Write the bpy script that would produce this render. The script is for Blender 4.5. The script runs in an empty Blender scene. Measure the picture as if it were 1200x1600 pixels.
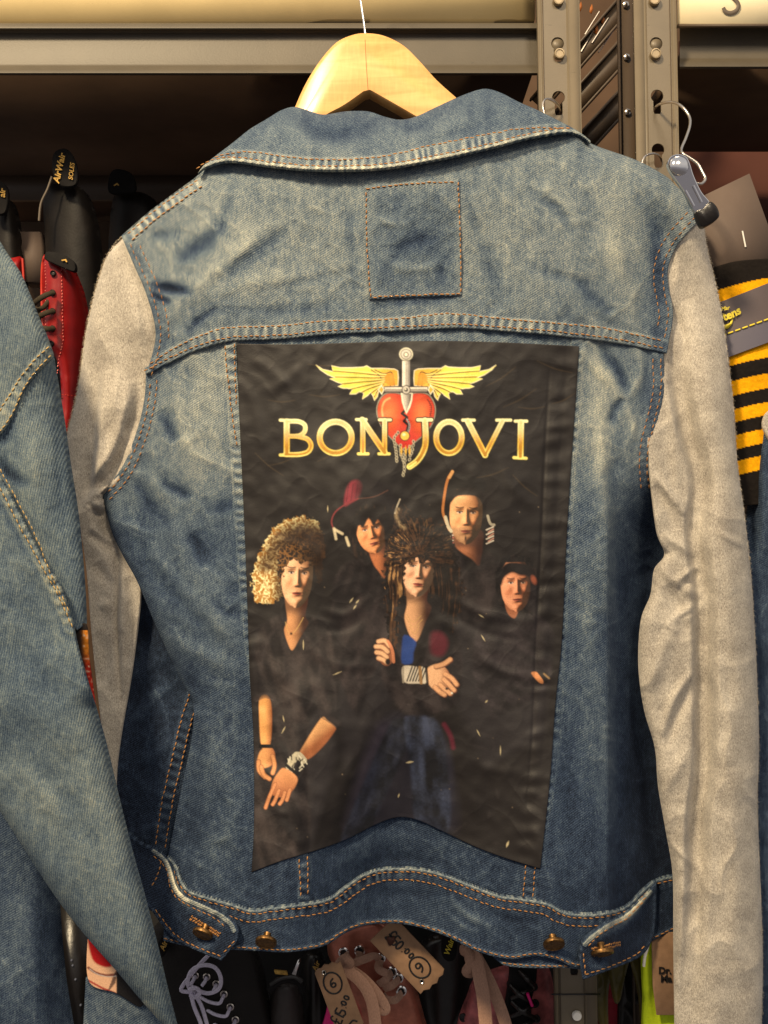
import bpy, bmesh, math, random
import numpy as np
from mathutils import Vector, Matrix
random.seed(7)
rng = np.random.RandomState(11)
scn = bpy.context.scene
COL = scn.collection

# ---------------------------------------------------------------- camera
S = 0.0005          # metres per photo pixel on the plane of the jacket
CD = 0.8            # camera distance to that plane
Z0 = 1.45
def PX(u, v, d=0.0):
    """point of the place that stands d metres behind the jacket plane"""
    k = (CD + d) / CD
    return np.stack([(np.asarray(u, float) - 600) * S * k, np.asarray(d, float) + 0 * np.asarray(u, float),
                     Z0 + (800 - np.asarray(v, float)) * S * k], -1)
def pt(u, v, d=0.0):
    return Vector(PX(float(u), float(v), float(d)).tolist())
cam_d = bpy.data.cameras.new('camera'); cam = bpy.data.objects.new('camera', cam_d); COL.objects.link(cam)
cam.location = (0, -CD, Z0); cam.rotation_euler = (math.radians(90), 0, 0)
cam_d.sensor_fit = 'VERTICAL'; cam_d.sensor_height = 24; cam_d.lens = 24 * CD / 0.8
cam_d.clip_start = 0.01; cam_d.clip_end = 60
scn.camera = cam
scn.render.resolution_x = 768; scn.render.resolution_y = 1024

# ---------------------------------------------------------------- light: warm shop spot, added fill, dim room
w = bpy.data.worlds.new('World'); scn.world = w; w.use_nodes = True
wt_ = w.node_tree; bgn = wt_.nodes['Background']; bgn.inputs[1].default_value = 0.46
wtc = wt_.nodes.new('ShaderNodeTexCoord'); wsp = wt_.nodes.new('ShaderNodeSeparateXYZ'); wrp = wt_.nodes.new('ShaderNodeValToRGB'); wmr = wt_.nodes.new('ShaderNodeMapRange')
wt_.links.new(wtc.outputs['Generated'], wsp.inputs[0]); wt_.links.new(wsp.outputs['Z'], wmr.inputs[0]); wmr.inputs[1].default_value = -1; wmr.inputs[2].default_value = 1
wt_.links.new(wmr.outputs[0], wrp.inputs[0]); wt_.links.new(wrp.outputs[0], bgn.inputs[0])      # dim shop room: dark floor, pale ceiling
for e_, p_, c_l in zip([wrp.color_ramp.elements[0], wrp.color_ramp.elements[1]] + [wrp.color_ramp.elements.new(.5) for _ in range(3)], (0.25, 1.0, 0.47, 0.56, 0.72), ((.28, .25, .24), (1.0, .95, .88), (.45, .42, .44), (.9, .86, .84), (1.25, 1.18, 1.1))):
    e_.position = p_; e_.color = (*c_l, 1)
def area(name, loc, target, size, power, col):
    l = bpy.data.lights.new(name, 'AREA'); l.shape = 'DISK'; l.size = size; l.energy = power; l.color = col
    o = bpy.data.objects.new(name, l); COL.objects.link(o); o.location = loc
    o.rotation_euler = (Vector(target) - Vector(loc)).to_track_quat('-Z', 'Y').to_euler()
    return o
area('ceiling_spot', (-0.85, -1.35, Z0 + 1.62), (0.02, 0, Z0 + 0.08), 0.30, 78, (1.0, 0.79, 0.50))
area('fill_lamp', (0.55, -1.7, Z0 + 1.5), (0.1, 0, Z0), 0.5, 20, (1.0, 0.82, 0.58))  # added fill from the right front, evens out the frontal light
scn.view_settings.view_transform = 'Standard'; scn.view_settings.look = 'None'
scn.view_settings.exposure = 0; scn.view_settings.gamma = 1
scn.render.engine = 'CYCLES'

# ---------------------------------------------------------------- object helpers
def srgb(r, g, b):
    f = lambda c: (c / 12.92 if c <= 0.04045 else ((c + 0.055) / 1.055) ** 2.4)
    return (f(r / 255), f(g / 255), f(b / 255))
def props(o, label=None, cat=None, group=None, kind=None):
    if label: o['label'] = label
    if cat: o['category'] = cat
    if group: o['group'] = group
    if kind: o['kind'] = kind
    return o
def thing(name, loc, label, cat, group=None, kind=None):
    o = bpy.data.objects.new(name, None); COL.objects.link(o); o.location = loc; o.empty_display_size = 0.02
    return props(o, label, cat, group, kind)
def world_loc(p):
    l = Vector((0, 0, 0))
    while p is not None:
        l = l + p.location; p = p.parent
    return l
def link(name, me, mat, parent=None, smooth=True):
    o = bpy.data.objects.new(name, me); COL.objects.link(o)
    if mat: me.materials.append(mat)
    if parent is not None:
        l = world_loc(parent); o.parent = parent
        n = len(me.vertices); a = np.empty(n * 3); me.vertices.foreach_get('co', a)
        a = a.reshape(-1, 3) - np.array(l); me.vertices.foreach_set('co', a.ravel())
    if smooth: me.polygons.foreach_set('use_smooth', np.ones(len(me.polygons), bool))
    me.update()
    return o
def mk(name, V, F, mat, parent=None, attrs=None, smooth=True):
    """V (n,3); F list of int arrays (m,k)"""
    V = np.asarray(V, np.float32); Fs = [np.asarray(f, np.int32) for f in (F if isinstance(F, list) else [F]) if len(f)]
    me = bpy.data.meshes.new(name)
    me.vertices.add(len(V)); me.vertices.foreach_set('co', V.ravel())
    loops = np.concatenate([f.ravel() for f in Fs]); cnt = np.concatenate([np.full(len(f), f.shape[1]) for f in Fs])
    me.loops.add(len(loops)); me.loops.foreach_set('vertex_index', loops)
    me.polygons.add(len(cnt)); me.polygons.foreach_set('loop_start', np.concatenate([[0], np.cumsum(cnt)[:-1]]).astype(np.int32))
    try: me.polygons.foreach_set('loop_total', cnt.astype(np.int32))
    except Exception: pass
    me.update(calc_edges=True)
    for k, a in (attrs or {}).items():
        a = np.asarray(a, np.float32)
        if a.ndim == 1:
            at = me.attributes.new(k, 'FLOAT', 'POINT'); at.data.foreach_set('value', a)
        else:
            at = me.attributes.new(k, 'FLOAT_COLOR', 'POINT')
            at.data.foreach_set('color', np.concatenate([a, np.ones((len(a), 1), np.float32)], 1).ravel())
    return link(name, me, mat, parent, smooth)

class MB:
    """gathers simple solids; .build links them as one mesh"""
    def __init__(s): s.v = []; s.f = {}; s.n = 0
    def add(s, V, F):
        V = np.asarray(V, float).reshape(-1, 3)
        for f in F: s.f.setdefault(len(f), []).append([i + s.n for i in f])
        s.v.append(V); s.n += len(V); return s
    def box(s, lo, hi, M=None):
        x0, y0, z0 = lo; x1, y1, z1 = hi
        V = [(x0, y0, z0), (x1, y0, z0), (x1, y1, z0), (x0, y1, z0), (x0, y0, z1), (x1, y0, z1), (x1, y1, z1), (x0, y1, z1)]
        if M is not None: V = [tuple(M @ Vector(p)) for p in V]
        return s.add(V, [(0, 3, 2, 1), (4, 5, 6, 7), (0, 1, 5, 4), (1, 2, 6, 5), (2, 3, 7, 6), (3, 0, 4, 7)])
    def tube(s, pts, r, n=8, flat=1.0, up=None, closed=False):
        pts = [Vector(p) for p in pts]; m = len(pts); rr = r if hasattr(r, '__len__') else [r] * m
        T = [(pts[(i + 1) % m if closed else min(i + 1, m - 1)] - pts[(i - 1) % m if closed else max(i - 1, 0)]).normalized() for i in range(m)]
        N = Vector(up) if up is not None else (Vector((0, -1, 0)) if abs(T[0].y) < .9 else Vector((0, 0, 1)))
        V = []
        for i in range(m):
            N = (Vector(up) if up is not None else N) ; N = N - T[i] * N.dot(T[i])
            if N.length < 1e-6: N = T[i].orthogonal()
            N.normalize(); B = T[i].cross(N)
            for k in range(n):
                a = 2 * math.pi * k / n
                V.append(tuple(pts[i] + B * (math.cos(a) * rr[i]) + N * (math.sin(a) * rr[i] * flat)))
        F = [(i * n + k, i * n + (k + 1) % n, (i + 1) * n + (k + 1) % n, (i + 1) * n + k) for i in range(m - 1) for k in range(n)]
        if closed: F += [((m - 1) * n + k, (m - 1) * n + (k + 1) % n, (k + 1) % n, k) for k in range(n)]
        else: F += [tuple(range(n - 1, -1, -1)), tuple((m - 1) * n + k for k in range(n))]
        return s.add(V, F)
    def lathe(s, prof, c, axis, n=24):
        """prof: (radius, distance along axis)"""
        ax = Vector(axis).normalized(); a = ax.orthogonal().normalized(); b = ax.cross(a); c = Vector(c); V = []
        for r, h in prof:
            for k in range(n):
                t = 2 * math.pi * k / n
                V.append(tuple(c + ax * h + (a * math.cos(t) + b * math.sin(t)) * max(r, 1e-6)))
        m = len(prof)
        F = [(i * n + k, i * n + (k + 1) % n, (i + 1) * n + (k + 1) % n, (i + 1) * n + k) for i in range(m - 1) for k in range(n)]
        F += [tuple(range(n - 1, -1, -1)), tuple((m - 1) * n + k for k in range(n))]
        return s.add(V, F)
    def plate(s, uv, d, th, bev=0.0):
        """outline in photo pixels at depth d (number or function) made a solid th thick"""
        uv = [(float(a), float(b)) for a, b in uv]
        df = d if callable(d) else (lambda u, v: d)
        n = len(uv); A = sum(uv[i][0] * uv[(i + 1) % n][1] - uv[(i + 1) % n][0] * uv[i][1] for i in range(n))
        if A < 0: uv = uv[::-1]
        cx = sum(p[0] for p in uv) / n; cy = sum(p[1] for p in uv) / n
        rings = []
        if bev > 0:
            ins = []
            for i in range(n):
                p0, p1, p2 = uv[i - 1], uv[i], uv[(i + 1) % n]
                e1 = Vector((p1[0] - p0[0], p1[1] - p0[1])); e2 = Vector((p2[0] - p1[0], p2[1] - p1[1]))
                if e1.length < 1e-6: e1 = e2
                if e2.length < 1e-6: e2 = e1
                e1.normalize(); e2.normalize(); nn = Vector((-e1.y - e2.y, e1.x + e2.x))
                nn = nn.normalized() if nn.length > 1e-3 else Vector((-e1.y, e1.x))
                ins.append((p1[0] + nn.x * bev, p1[1] + nn.y * bev))
            rings.append([pt(a, b, df(*uv[i])) for i, (a, b) in enumerate(ins)])
            rings.append([pt(a, b, df(a, b) + bev * S) for a, b in uv])
        else:
            rings.append([pt(a, b, df(a, b)) for a, b in uv])
        rings.append([Vector(p) + Vector((0, th, 0)) for p in rings[-1]])
        V = [tuple(p) for r in rings for p in r]; F = [tuple(range(n - 1, -1, -1))]
        for j in range(len(rings) - 1):
            F += [(j * n + i, j * n + (i + 1) % n, (j + 1) * n + (i + 1) % n, (j + 1) * n + i) for i in range(n)]
        F.append(tuple((len(rings) - 1) * n + i for i in range(n)))
        return s.add(V, F)
    def build(s, name, mat, parent=None, smooth=True, angle=40):
        F = [np.array(f) for f in s.f.values()]
        o = mk(name, np.concatenate(s.v), F, mat, parent, None, smooth)
        if smooth:
            bm = bmesh.new(); bm.from_mesh(o.data); bmesh.ops.recalc_face_normals(bm, faces=bm.faces)
            for e in bm.edges:
                if len(e.link_faces) == 2 and e.calc_face_angle(0) > math.radians(angle): e.smooth = False
            bm.to_mesh(o.data); bm.free()
        return o

# ---------------------------------------------------------------- curves and noise (numpy)
def spl(pts, n=8, closed=False):
    p = np.asarray(pts, float); m = len(p); out = []
    for i in range(m if closed else m - 1):
        if closed: a, b, c, d = p[i - 1], p[i], p[(i + 1) % m], p[(i + 2) % m]
        else: a, b, c, d = p[max(i - 1, 0)], p[i], p[i + 1], p[min(i + 2, m - 1)]
        t = np.linspace(0, 1, n, endpoint=False)[:, None]
        out.append(0.5 * ((2 * b) + (-a + c) * t + (2 * a - 5 * b + 4 * c - d) * t ** 2 + (-a + 3 * b - 3 * c + d) * t ** 3))
    out = np.concatenate(out)
    return out if closed else np.concatenate([out, p[-1:]])
def near(poly, U, V, maxd=40.0):
    """distance, signed offset and arc length of the nearest point of a polyline; inf beyond maxd"""
    poly = np.asarray(poly, float); shp = U.shape
    D = np.full(shp, 1e9); SG = np.zeros(shp); T = np.zeros(shp)
    lo = poly.min(0) - maxd; hi = poly.max(0) + maxd
    m = (U >= lo[0]) & (U <= hi[0]) & (V >= lo[1]) & (V <= hi[1])
    if not m.any(): return D, SG, T
    u = U[m]; v = V[m]; best = np.full(u.shape, 1e9); sg = np.zeros(u.shape); tt = np.zeros(u.shape); L = 0.0
    for i in range(len(poly) - 1):
        a, b = poly[i], poly[i + 1]; e = b - a; l2 = e @ e
        if l2 < 1e-9: continue
        l = math.sqrt(l2)
        t = np.clip(((u - a[0]) * e[0] + (v - a[1]) * e[1]) / l2, 0, 1)
        du = u - a[0] - t * e[0]; dv = v - a[1] - t * e[1]; d2 = du * du + dv * dv
        k = d2 < best
        best = np.where(k, d2, best); tt = np.where(k, L + t * l, tt)
        sg = np.where(k, np.sign(e[0] * (v - a[1]) - e[1] * (u - a[0])), sg); L += l
    dist = np.sqrt(best); D[m] = dist; SG[m] = sg * dist; T[m] = tt
    return D, SG, T
def plen(poly):
    return float(np.sqrt((np.diff(np.asarray(poly), axis=0) ** 2).sum(1)).sum())
def inside(poly, U, V):
    poly = np.asarray(poly, float); c = np.zeros(U.shape, bool); n = len(poly)
    for i in range(n):
        x0, y0 = poly[i]; x1, y1 = poly[(i + 1) % n]
        if y0 == y1: continue
        k = ((V >= min(y0, y1)) & (V < max(y0, y1)))
        if not k.any(): continue
        xx = x0 + (V[k] - y0) * (x1 - x0) / (y1 - y0)
        c[k] ^= U[k] < xx
    return c
def sst(a, b, x):
    t = np.clip((x - a) / (b - a), 0, 1); return t * t * (3 - 2 * t)
def vn(U, V, sc, seed=0, ang=0.0, st=1.0):
    """value noise, cell size sc px, stretched st times along ang"""
    r = np.random.RandomState(seed).rand(128, 128) * 2 - 1
    c, s = math.cos(ang), math.sin(ang)
    x = (U * c + V * s) / (sc * st) + 57.3; y = (-U * s + V * c) / sc + 31.7
    xi = np.floor(x).astype(int); yi = np.floor(y).astype(int); fx = x - xi; fy = y - yi
    fx = fx ** 3 * (fx * (fx * 6 - 15) + 10); fy = fy ** 3 * (fy * (fy * 6 - 15) + 10)
    g = lambda a, b: r[(xi + a) % 128, (yi + b) % 128]
    return (g(0, 0) * (1 - fx) + g(1, 0) * fx) * (1 - fy) + (g(0, 1) * (1 - fx) + g(1, 1) * fx) * fy
def crumple(U, V, sc, seed, ang=0.0, st=1.0):
    """sharp ridged folds"""
    wu = U + vn(U, V, sc * 1.3, seed + 50) * sc * 0.5; wv = V + vn(U, V, sc * 1.3, seed + 51) * sc * 0.5
    return np.clip(1 - 1.3 * np.abs(vn(wu, wv, sc, seed, ang, st)), 0, 1) ** 1.8 * 2 - 1
def box_blur(a, k):
    for ax in (0, 1):
        p = np.pad(a, [(k, k) if i == ax else (0, 0) for i in (0, 1)], mode='edge'); c = np.cumsum(p, axis=ax)
        z = np.zeros_like(np.take(c, [0], axis=ax)); c = np.concatenate([z, c], axis=ax); n = a.shape[ax]
        a = (np.take(c, np.arange(2 * k + 1, 2 * k + 1 + n), axis=ax) - np.take(c, np.arange(0, n), axis=ax)) / (2 * k + 1)
    return a

class Sheet:
    """a piece of cloth: outline in photo pixels, depth (m) per point, relief H (px towards the viewer)"""
    def __init__(s, outline, step, base):
        s.out = np.asarray(outline, float); s.step = step
        lo = s.out.min(0) - 2 * step; hi = s.out.max(0) + 2 * step
        s.u = np.arange(lo[0], hi[0] + step, step); s.v = np.arange(lo[1], hi[1] + step, step)
        s.U, s.V = np.meshgrid(s.u, s.v, indexing='ij')
        s.D = base(s.U, s.V) + np.zeros(s.U.shape); s.H = np.zeros(s.U.shape); s.W = np.zeros(s.U.shape); s.C = None
    def roll(s, line, r, R):
        d, _, _ = near(line, s.U, s.V, r); e = np.clip(1 - d / r, 0, 1)
        s.D += R * (1 - np.sqrt(np.clip(1 - e * e, 0, 1)))
    def fold(s, pts, w, h, wash=0.0, skew=0.0, n=8):
        """crease along pts: gaussian ridge (h px), skew makes ridge plus valley"""
        p = spl(pts, n) if len(pts) > 2 else np.asarray(pts, float); L = plen(p)
        d, sg, t = near(p, s.U, s.V, w * 3.2)
        k = d < w * 3.2
        if not k.any(): return
        tp = np.sin(np.clip(t[k] / L, 0, 1) * math.pi) ** 0.6
        q = sg[k] / w; g = np.exp(-q * q)
        s.H[k] += 1.35 * h * tp * (g * (1 - abs(skew)) + skew * q * g * 2.3)
        s.W[k] += 1.25 * wash * tp * g
    def seam(s, pts, hw, h=2.2, puck=0.9, per=11.0, lift=0.15, pw=0.22, seed=1, edge=0.0, dark=0.0):
        p = spl(pts, 8); d, sg, t = near(p, s.U, s.V, hw * 3); k = d < hw * 3
        q = sg[k] / hw; tt = t[k]; band = 1 - sst(0.75, 1.05, np.abs(q))
        ph = tt / per * 2 * math.pi + 2.6 * vn(tt, q * 0 + 1, per * 2.3, seed) + 0.5 * q
        am = 0.55 + 0.45 * vn(tt, tt * 0, per * 3, seed + 3)
        pk = np.sin(ph) * am
        s.H[k] += h * band + puck * pk * band * np.cos(np.clip(q, -1, 1) * 1.35)
        s.W[k] += band * (lift + pw * pk * np.cos(np.clip(q, -1, 1) * 1.2))
        s.W[k] -= dark * np.exp(-((np.abs(q) - 1.35) / 0.35) ** 2)
        if edge:
            s.W[k] += edge * np.exp(-((np.abs(q) - 0.95) / 0.13) ** 2)
    def flush(s):
        s.D -= s.H * S; s.H[:] = 0
    def sample(s, u, v):
        x = np.clip((np.asarray(u, float) - s.u[0]) / s.step, 0, len(s.u) - 1.001); y = np.clip((np.asarray(v, float) - s.v[0]) / s.step, 0, len(s.v) - 1.001)
        i = x.astype(int); j = y.astype(int); fx = x - i; fy = y - j; D = s.D
        return (D[i, j] * (1 - fx) + D[i + 1, j] * fx) * (1 - fy) + (D[i, j + 1] * (1 - fx) + D[i + 1, j + 1] * fx) * fy
    def build(s, name, mat, parent, thick=0.0025, attr='wash', lip=1.0):
        s.flush()
        ins = inside(s.out, s.U, s.V); nu, nv = ins.shape
        cell = ins[:-1, :-1] | ins[1:, :-1] | ins[:-1, 1:] | ins[1:, 1:]
        idx = np.arange(nu * nv).reshape(nu, nv)
        q = np.stack([idx[:-1, :-1][cell], idx[:-1, 1:][cell], idx[1:, 1:][cell], idx[1:, :-1][cell]], 1)
        used = np.zeros(nu * nv, bool); used[q.ravel()] = True
        U = s.U.ravel().copy(); V = s.V.ravel().copy(); I = ins.ravel()
        k = np.where(used & ~I)[0]; ring = np.concatenate([s.out, s.out[:1]])
        uu = U[k]; vv = V[k]; best = np.full(len(k), 1e9); bu = uu.copy(); bv = vv.copy()
        for i in range(len(ring) - 1):
            a, b = ring[i], ring[i + 1]; e = b - a; l2 = e @ e
            if l2 < 1e-9: continue
            t = np.clip(((uu - a[0]) * e[0] + (vv - a[1]) * e[1]) / l2, 0, 1)
            pu = a[0] + t * e[0]; pv = a[1] + t * e[1]; d2 = (uu - pu) ** 2 + (vv - pv) ** 2
            c = d2 < best; best = np.where(c, d2, best); bu = np.where(c, pu, bu); bv = np.where(c, pv, bv)
        U[k] = bu; V[k] = bv
        D = s.sample(U, V); D[k] += lip * S
        remap = -np.ones(nu * nv, int); sel = np.where(used)[0]; remap[sel] = np.arange(len(sel)); q = remap[q]
        P = PX(U[sel], V[sel], D[sel])
        e = np.concatenate([q[:, [0, 1]], q[:, [1, 2]], q[:, [2, 3]], q[:, [3, 0]]])
        key = np.minimum(e[:, 0], e[:, 1]).astype(np.int64) * len(sel) + np.maximum(e[:, 0], e[:, 1])
        uq, first, cnt = np.unique(key, return_index=True, return_counts=True); be = e[first[cnt == 1]]
        bvx = np.unique(be.ravel()); m2 = -np.ones(len(sel), int); m2[bvx] = np.arange(len(bvx)) + len(sel)
        P2 = PX(U[sel][bvx], V[sel][bvx], D[sel][bvx]) + np.array([0, thick, 0])
        q2 = np.stack([be[:, 1], be[:, 0], m2[be[:, 0]], m2[be[:, 1]]], 1)
        if s.C is not None: a = s.C.reshape(-1, 3)[sel]; at = {'paint': np.concatenate([a, a[bvx]])}
        else: a = s.W.ravel()[sel]; at = {'wash': np.concatenate([a, a[bvx]])}
        return mk(name, np.concatenate([P, P2]), [q, q2], mat, parent, at)

def stitches(sheet, lines, parent, mat, ln=6.2, gap=2.6, r=1.0, name='stitching', up=0.5, seed=3, droop=0.35, off=0.0):
    """thread stitches laid on a sheet, one stuff mesh per seam group"""
    rs = np.random.RandomState(seed); C = []; A = []
    for L in lines:
        p = spl(L, 10) if len(L) > 2 else np.asarray(L, float)
        seg = np.sqrt((np.diff(p, axis=0) ** 2).sum(1)); cum = np.concatenate([[0], np.cumsum(seg)])
        t = np.arange(0, cum[-1] - ln, ln + gap); t = t + rs.uniform(-.5, .5, len(t))
        for dst, tt in ((C, t), (A, t + ln)):
            dst.append(np.stack([np.interp(tt, cum, p[:, 0]), np.interp(tt, cum, p[:, 1])], 1))
    a = np.concatenate(C); b = np.concatenate(A)
    n = len(a); jt = rs.normal(0, .35, a.shape); a = a + jt; b = b + jt + rs.normal(0, .2, a.shape); e = b - a; e /= np.maximum(np.sqrt((e ** 2).sum(1, keepdims=True)), 1e-6); nr = np.stack([-e[:, 1], e[:, 0]], 1)
    b = b + nr * droop; a = a - nr * droop
    V = []
    for f, hh, ww in ((0, -.6, .5), (.22, .75, 1), (.78, .75, 1), (1, -.6, .5)):
        c = a + (b - a) * f; dd = sheet.sample(c[:, 0], c[:, 1]) - (hh * r + up) * S + off
        for k in range(5):
            an = 2 * math.pi * k / 5
            o = c + nr * (math.cos(an) * r * ww)
            V.append(PX(o[:, 0], o[:, 1], dd - math.sin(an) * r * 0.8 * ww * S))
    V = np.stack(V, 1).reshape(-1, 3); F = []
    base = (np.arange(n) * 20)[:, None]
    for j in range(3):
        for k in range(5):
            F.append(base + np.array([[j * 5 + k, j * 5 + (k + 1) % 5, (j + 1) * 5 + (k + 1) % 5, (j + 1) * 5 + k]]))
    o = mk(name, V, np.concatenate(F), mat, parent)
    o['kind'] = 'stuff'
    return o
# ---------------------------------------------------------------- materials
class NT:
    def __init__(s, name):
        s.m = bpy.data.materials.new(name); s.m.use_nodes = True; s.t = s.m.node_tree; s.b = s.t.nodes['Principled BSDF']
        s.tc = s.n('ShaderNodeTexCoord')
    def n(s, k, **kw):
        x = s.t.nodes.new(k)
        for a, b in kw.items(): setattr(x, a, b)
        return x
    def l(s, a, b): s.t.links.new(a, b)
    def val(s, x, v):
        if hasattr(v, 'is_linked') or hasattr(v, 'links'): s.l(v, x)
        else: x.default_value = v
    def math(s, op, a, b=0.0):
        x = s.n('ShaderNodeMath', operation=op); s.val(x.inputs[0], a); s.val(x.inputs[1], b); return x.outputs[0]
    def noise(s, scale, detail=3.0, rough=0.55, vec=(1, 1, 1), rot=(0, 0, 0), dist=0.0):
        mp = s.n('ShaderNodeMapping'); mp.inputs['Scale'].default_value = vec; mp.inputs['Rotation'].default_value = rot
        s.l(s.tc.outputs['Object'], mp.inputs[0]); x = s.n('ShaderNodeTexNoise'); s.l(mp.outputs[0], x.inputs['Vector'])
        x.inputs['Scale'].default_value = scale; x.inputs['Detail'].default_value = detail; x.inputs['Roughness'].default_value = rough
        x.inputs['Distortion'].default_value = dist
        return x.outputs['Fac']
    def lines(s, dirv, period, warp=None, wamt=0.0):
        x = s.n('ShaderNodeVectorMath', operation='DOT_PRODUCT'); s.l(s.tc.outputs['Object'], x.inputs[0]); x.inputs[1].default_value = dirv
        a = s.math('MULTIPLY', x.outputs['Value'], 2 * math.pi / period)
        if warp is not None: a = s.math('ADD', a, s.math('MULTIPLY', warp, wamt))
        return s.math('SINE', a)
    def ramp(s, fac, stops):
        r = s.n('ShaderNodeValToRGB'); e = r.color_ramp.elements
        while len(e) > 2: e.remove(e[-1])
        for i, (p, c) in enumerate(stops):
            x = e[i] if i < 2 else e.new(p)
            x.position = p; x.color = (*c, 1)
        s.l(fac, r.inputs[0]); return r.outputs[0]
    def bump(s, h, strength, dist):
        b = s.n('ShaderNodeBump'); b.inputs['Strength'].default_value = strength; b.inputs['Distance'].default_value = dist
        s.l(h, b.inputs['Height']); s.l(b.outputs[0], s.b.inputs['Normal'])
    def set(s, rough=0.6, metal=0.0, spec=None, sheen=None, coat=None):
        s.b.inputs['Roughness'].default_value = rough; s.b.inputs['Metallic'].default_value = metal
        if spec is not None: s.b.inputs['Specular IOR Level'].default_value = spec
        if sheen is not None: s.b.inputs['Sheen Weight'].default_value = sheen; s.b.inputs['Sheen Roughness'].default_value = 0.5
        if coat is not None: s.b.inputs['Coat Weight'].default_value = coat; s.b.inputs['Coat Roughness'].default_value = 0.15
def denim(name, stops, period=0.0016, twdir=(-0.52, 0.0, 0.85), fac=0.075, contrast=0.62):
    m = NT(name); at = m.n('ShaderNodeAttribute', attribute_name='wash')
    n1 = m.noise(950, 2, 0.7); n2 = m.noise(300, 3, 0.65, (3.4, 3.4, 0.45)); n3 = m.noise(28, 4, 0.6); n4 = m.noise(1500, 1, 0.5, (0.5, 0.5, 2.0))
    wv = m.lines(twdir, period, n2, 3.0)
    f = m.math('ADD', at.outputs['Fac'], m.math('MULTIPLY', wv, fac))
    f = m.math('ADD', f, m.math('MULTIPLY', m.math('SUBTRACT', n1, 0.5), contrast))
    f = m.math('ADD', f, m.math('MULTIPLY', m.math('SUBTRACT', n2, 0.5), contrast * 0.75))
    f = m.math('ADD', f, m.math('MULTIPLY', m.math('SUBTRACT', n3, 0.5), 0.05))
    f = m.math('ADD', f, m.math('MULTIPLY', m.math('SUBTRACT', n4, 0.5), contrast * 0.5))
    m.l(m.ramp(f, stops), m.b.inputs['Base Color'])
    m.bump(m.math('ADD', m.math('MULTIPLY', wv, 0.4), m.math('ADD', n1, n2)), 0.45, 0.0006)
    m.set(0.88, 0, 0.2, 0.0)
    return m.m
IND = [(0.0, srgb(18, 25, 40)), (0.28, srgb(49, 64, 87)), (0.52, srgb(96, 110, 121)), (0.78, srgb(156, 160, 152)), (1.0, srgb(220, 214, 190))]
M_denim = denim('washed_denim', IND)
M_denim2 = denim('grey_green_denim', [(0.0, srgb(26, 35, 52)), (0.3, srgb(64, 80, 98)), (0.55, srgb(104, 117, 122)), (0.8, srgb(152, 155, 142)), (1.0, srgb(202, 198, 172))], 0.0017, (-0.985, 0.0, 0.17), 0.075, 0.62)
def plain(name, c, rough=0.6, metal=0.0, spec=None, bumpsc=None, bs=0.3, bd=0.0005, var=0.25, vs=60, coat=None, vec=(1, 1, 1)):
    m = NT(name); n = m.noise(vs, 4, 0.6, vec)
    lo = tuple(x * (1 - var) for x in c); hi = tuple(min(1, x * (1 + var)) for x in c)
    m.l(m.ramp(n, [(0.3, lo), (0.7, hi)]), m.b.inputs['Base Color'])
    if bumpsc: m.bump(m.noise(bumpsc, 3, 0.6, vec), bs, bd)
    m.set(rough, metal, spec, None, coat)
    return m.m
M_thread = plain('orange_thread', srgb(168, 118, 66), 0.75, var=0.3, vs=700)
M_thread_pale = plain('pale_thread', srgb(176, 146, 92), 0.75, var=0.3, vs=700)
M_piping = plain('frayed_edge', srgb(196, 186, 156), 0.9, bumpsc=1500, var=0.35, vs=900)
def fleece():
    m = NT('heather_fleece'); n1 = m.noise(900, 3, 0.8, (1.6, 1.0, 0.7), (0, 0.5, 0), 0.8); n2 = m.noise(45, 4, 0.6); n3 = m.noise(1300, 2, 0.6)
    f = m.math('ADD', m.math('MULTIPLY', n1, 0.75), m.math('MULTIPLY', n2, 0.3)); f = m.math('ADD', f, m.math('MULTIPLY', m.math('SUBTRACT', n3, 0.5), 0.35))
    m.l(m.ramp(f, [(0.32, srgb(106, 101, 97)), (0.49, srgb(161, 153, 142)), (0.68, srgb(214, 206, 192))]), m.b.inputs['Base Color'])
    m.bump(m.math('ADD', n1, m.math('MULTIPLY', n3, 0.5)), 0.45, 0.0010); m.set(0.95, 0, 0.1, 0.25)
    return m.m
M_fleece = fleece()
def fibre():
    m = NT('fleece_fibre'); d = m.n('ShaderNodeBsdfDiffuse'); t = m.n('ShaderNodeBsdfTranslucent'); x = m.n('ShaderNodeMixShader'); x.inputs[0].default_value = .5
    for q in (d, t): q.inputs[0].default_value = (*srgb(232, 222, 204), 1)
    m.l(d.outputs[0], x.inputs[1]); m.l(t.outputs[0], x.inputs[2]); m.l(x.outputs[0], m.t.nodes['Material Output'].inputs['Surface']); return m.m
M_fuzz = fibre()
def paint_mat(name, rough=0.46, spec=0.5):
    m = NT(name); at = m.n('ShaderNodeAttribute', attribute_name='paint'); n = m.noise(1100, 2, 0.6); n2 = m.noise(60, 4, 0.65)
    mx = m.n('ShaderNodeMix', data_type='RGBA', blend_type='MULTIPLY'); mx.inputs[0].default_value = 0.35
    m.l(at.outputs['Color'], mx.inputs[6]); m.l(m.ramp(n, [(0.3, (0.6, 0.6, 0.6)), (0.7, (1.3, 1.3, 1.3))]), mx.inputs[7]); m.l(mx.outputs[2], m.b.inputs['Base Color'])
    m.bump(m.math('ADD', n, m.math('MULTIPLY', n2, 0.8)), 0.25, 0.0005); m.set(rough, 0, spec)
    r = m.n('ShaderNodeMapRange'); m.l(n2, r.inputs[0]); r.inputs[3].default_value = rough - 0.1; r.inputs[4].default_value = rough + 0.16; m.l(r.outputs[0], m.b.inputs['Roughness'])
    return m.m
M_print = paint_mat('printed_cotton', 0.56, 0.5)
M_print_plain = paint_mat('matte_print', 0.75, 0.25)
M_wood = None
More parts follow.
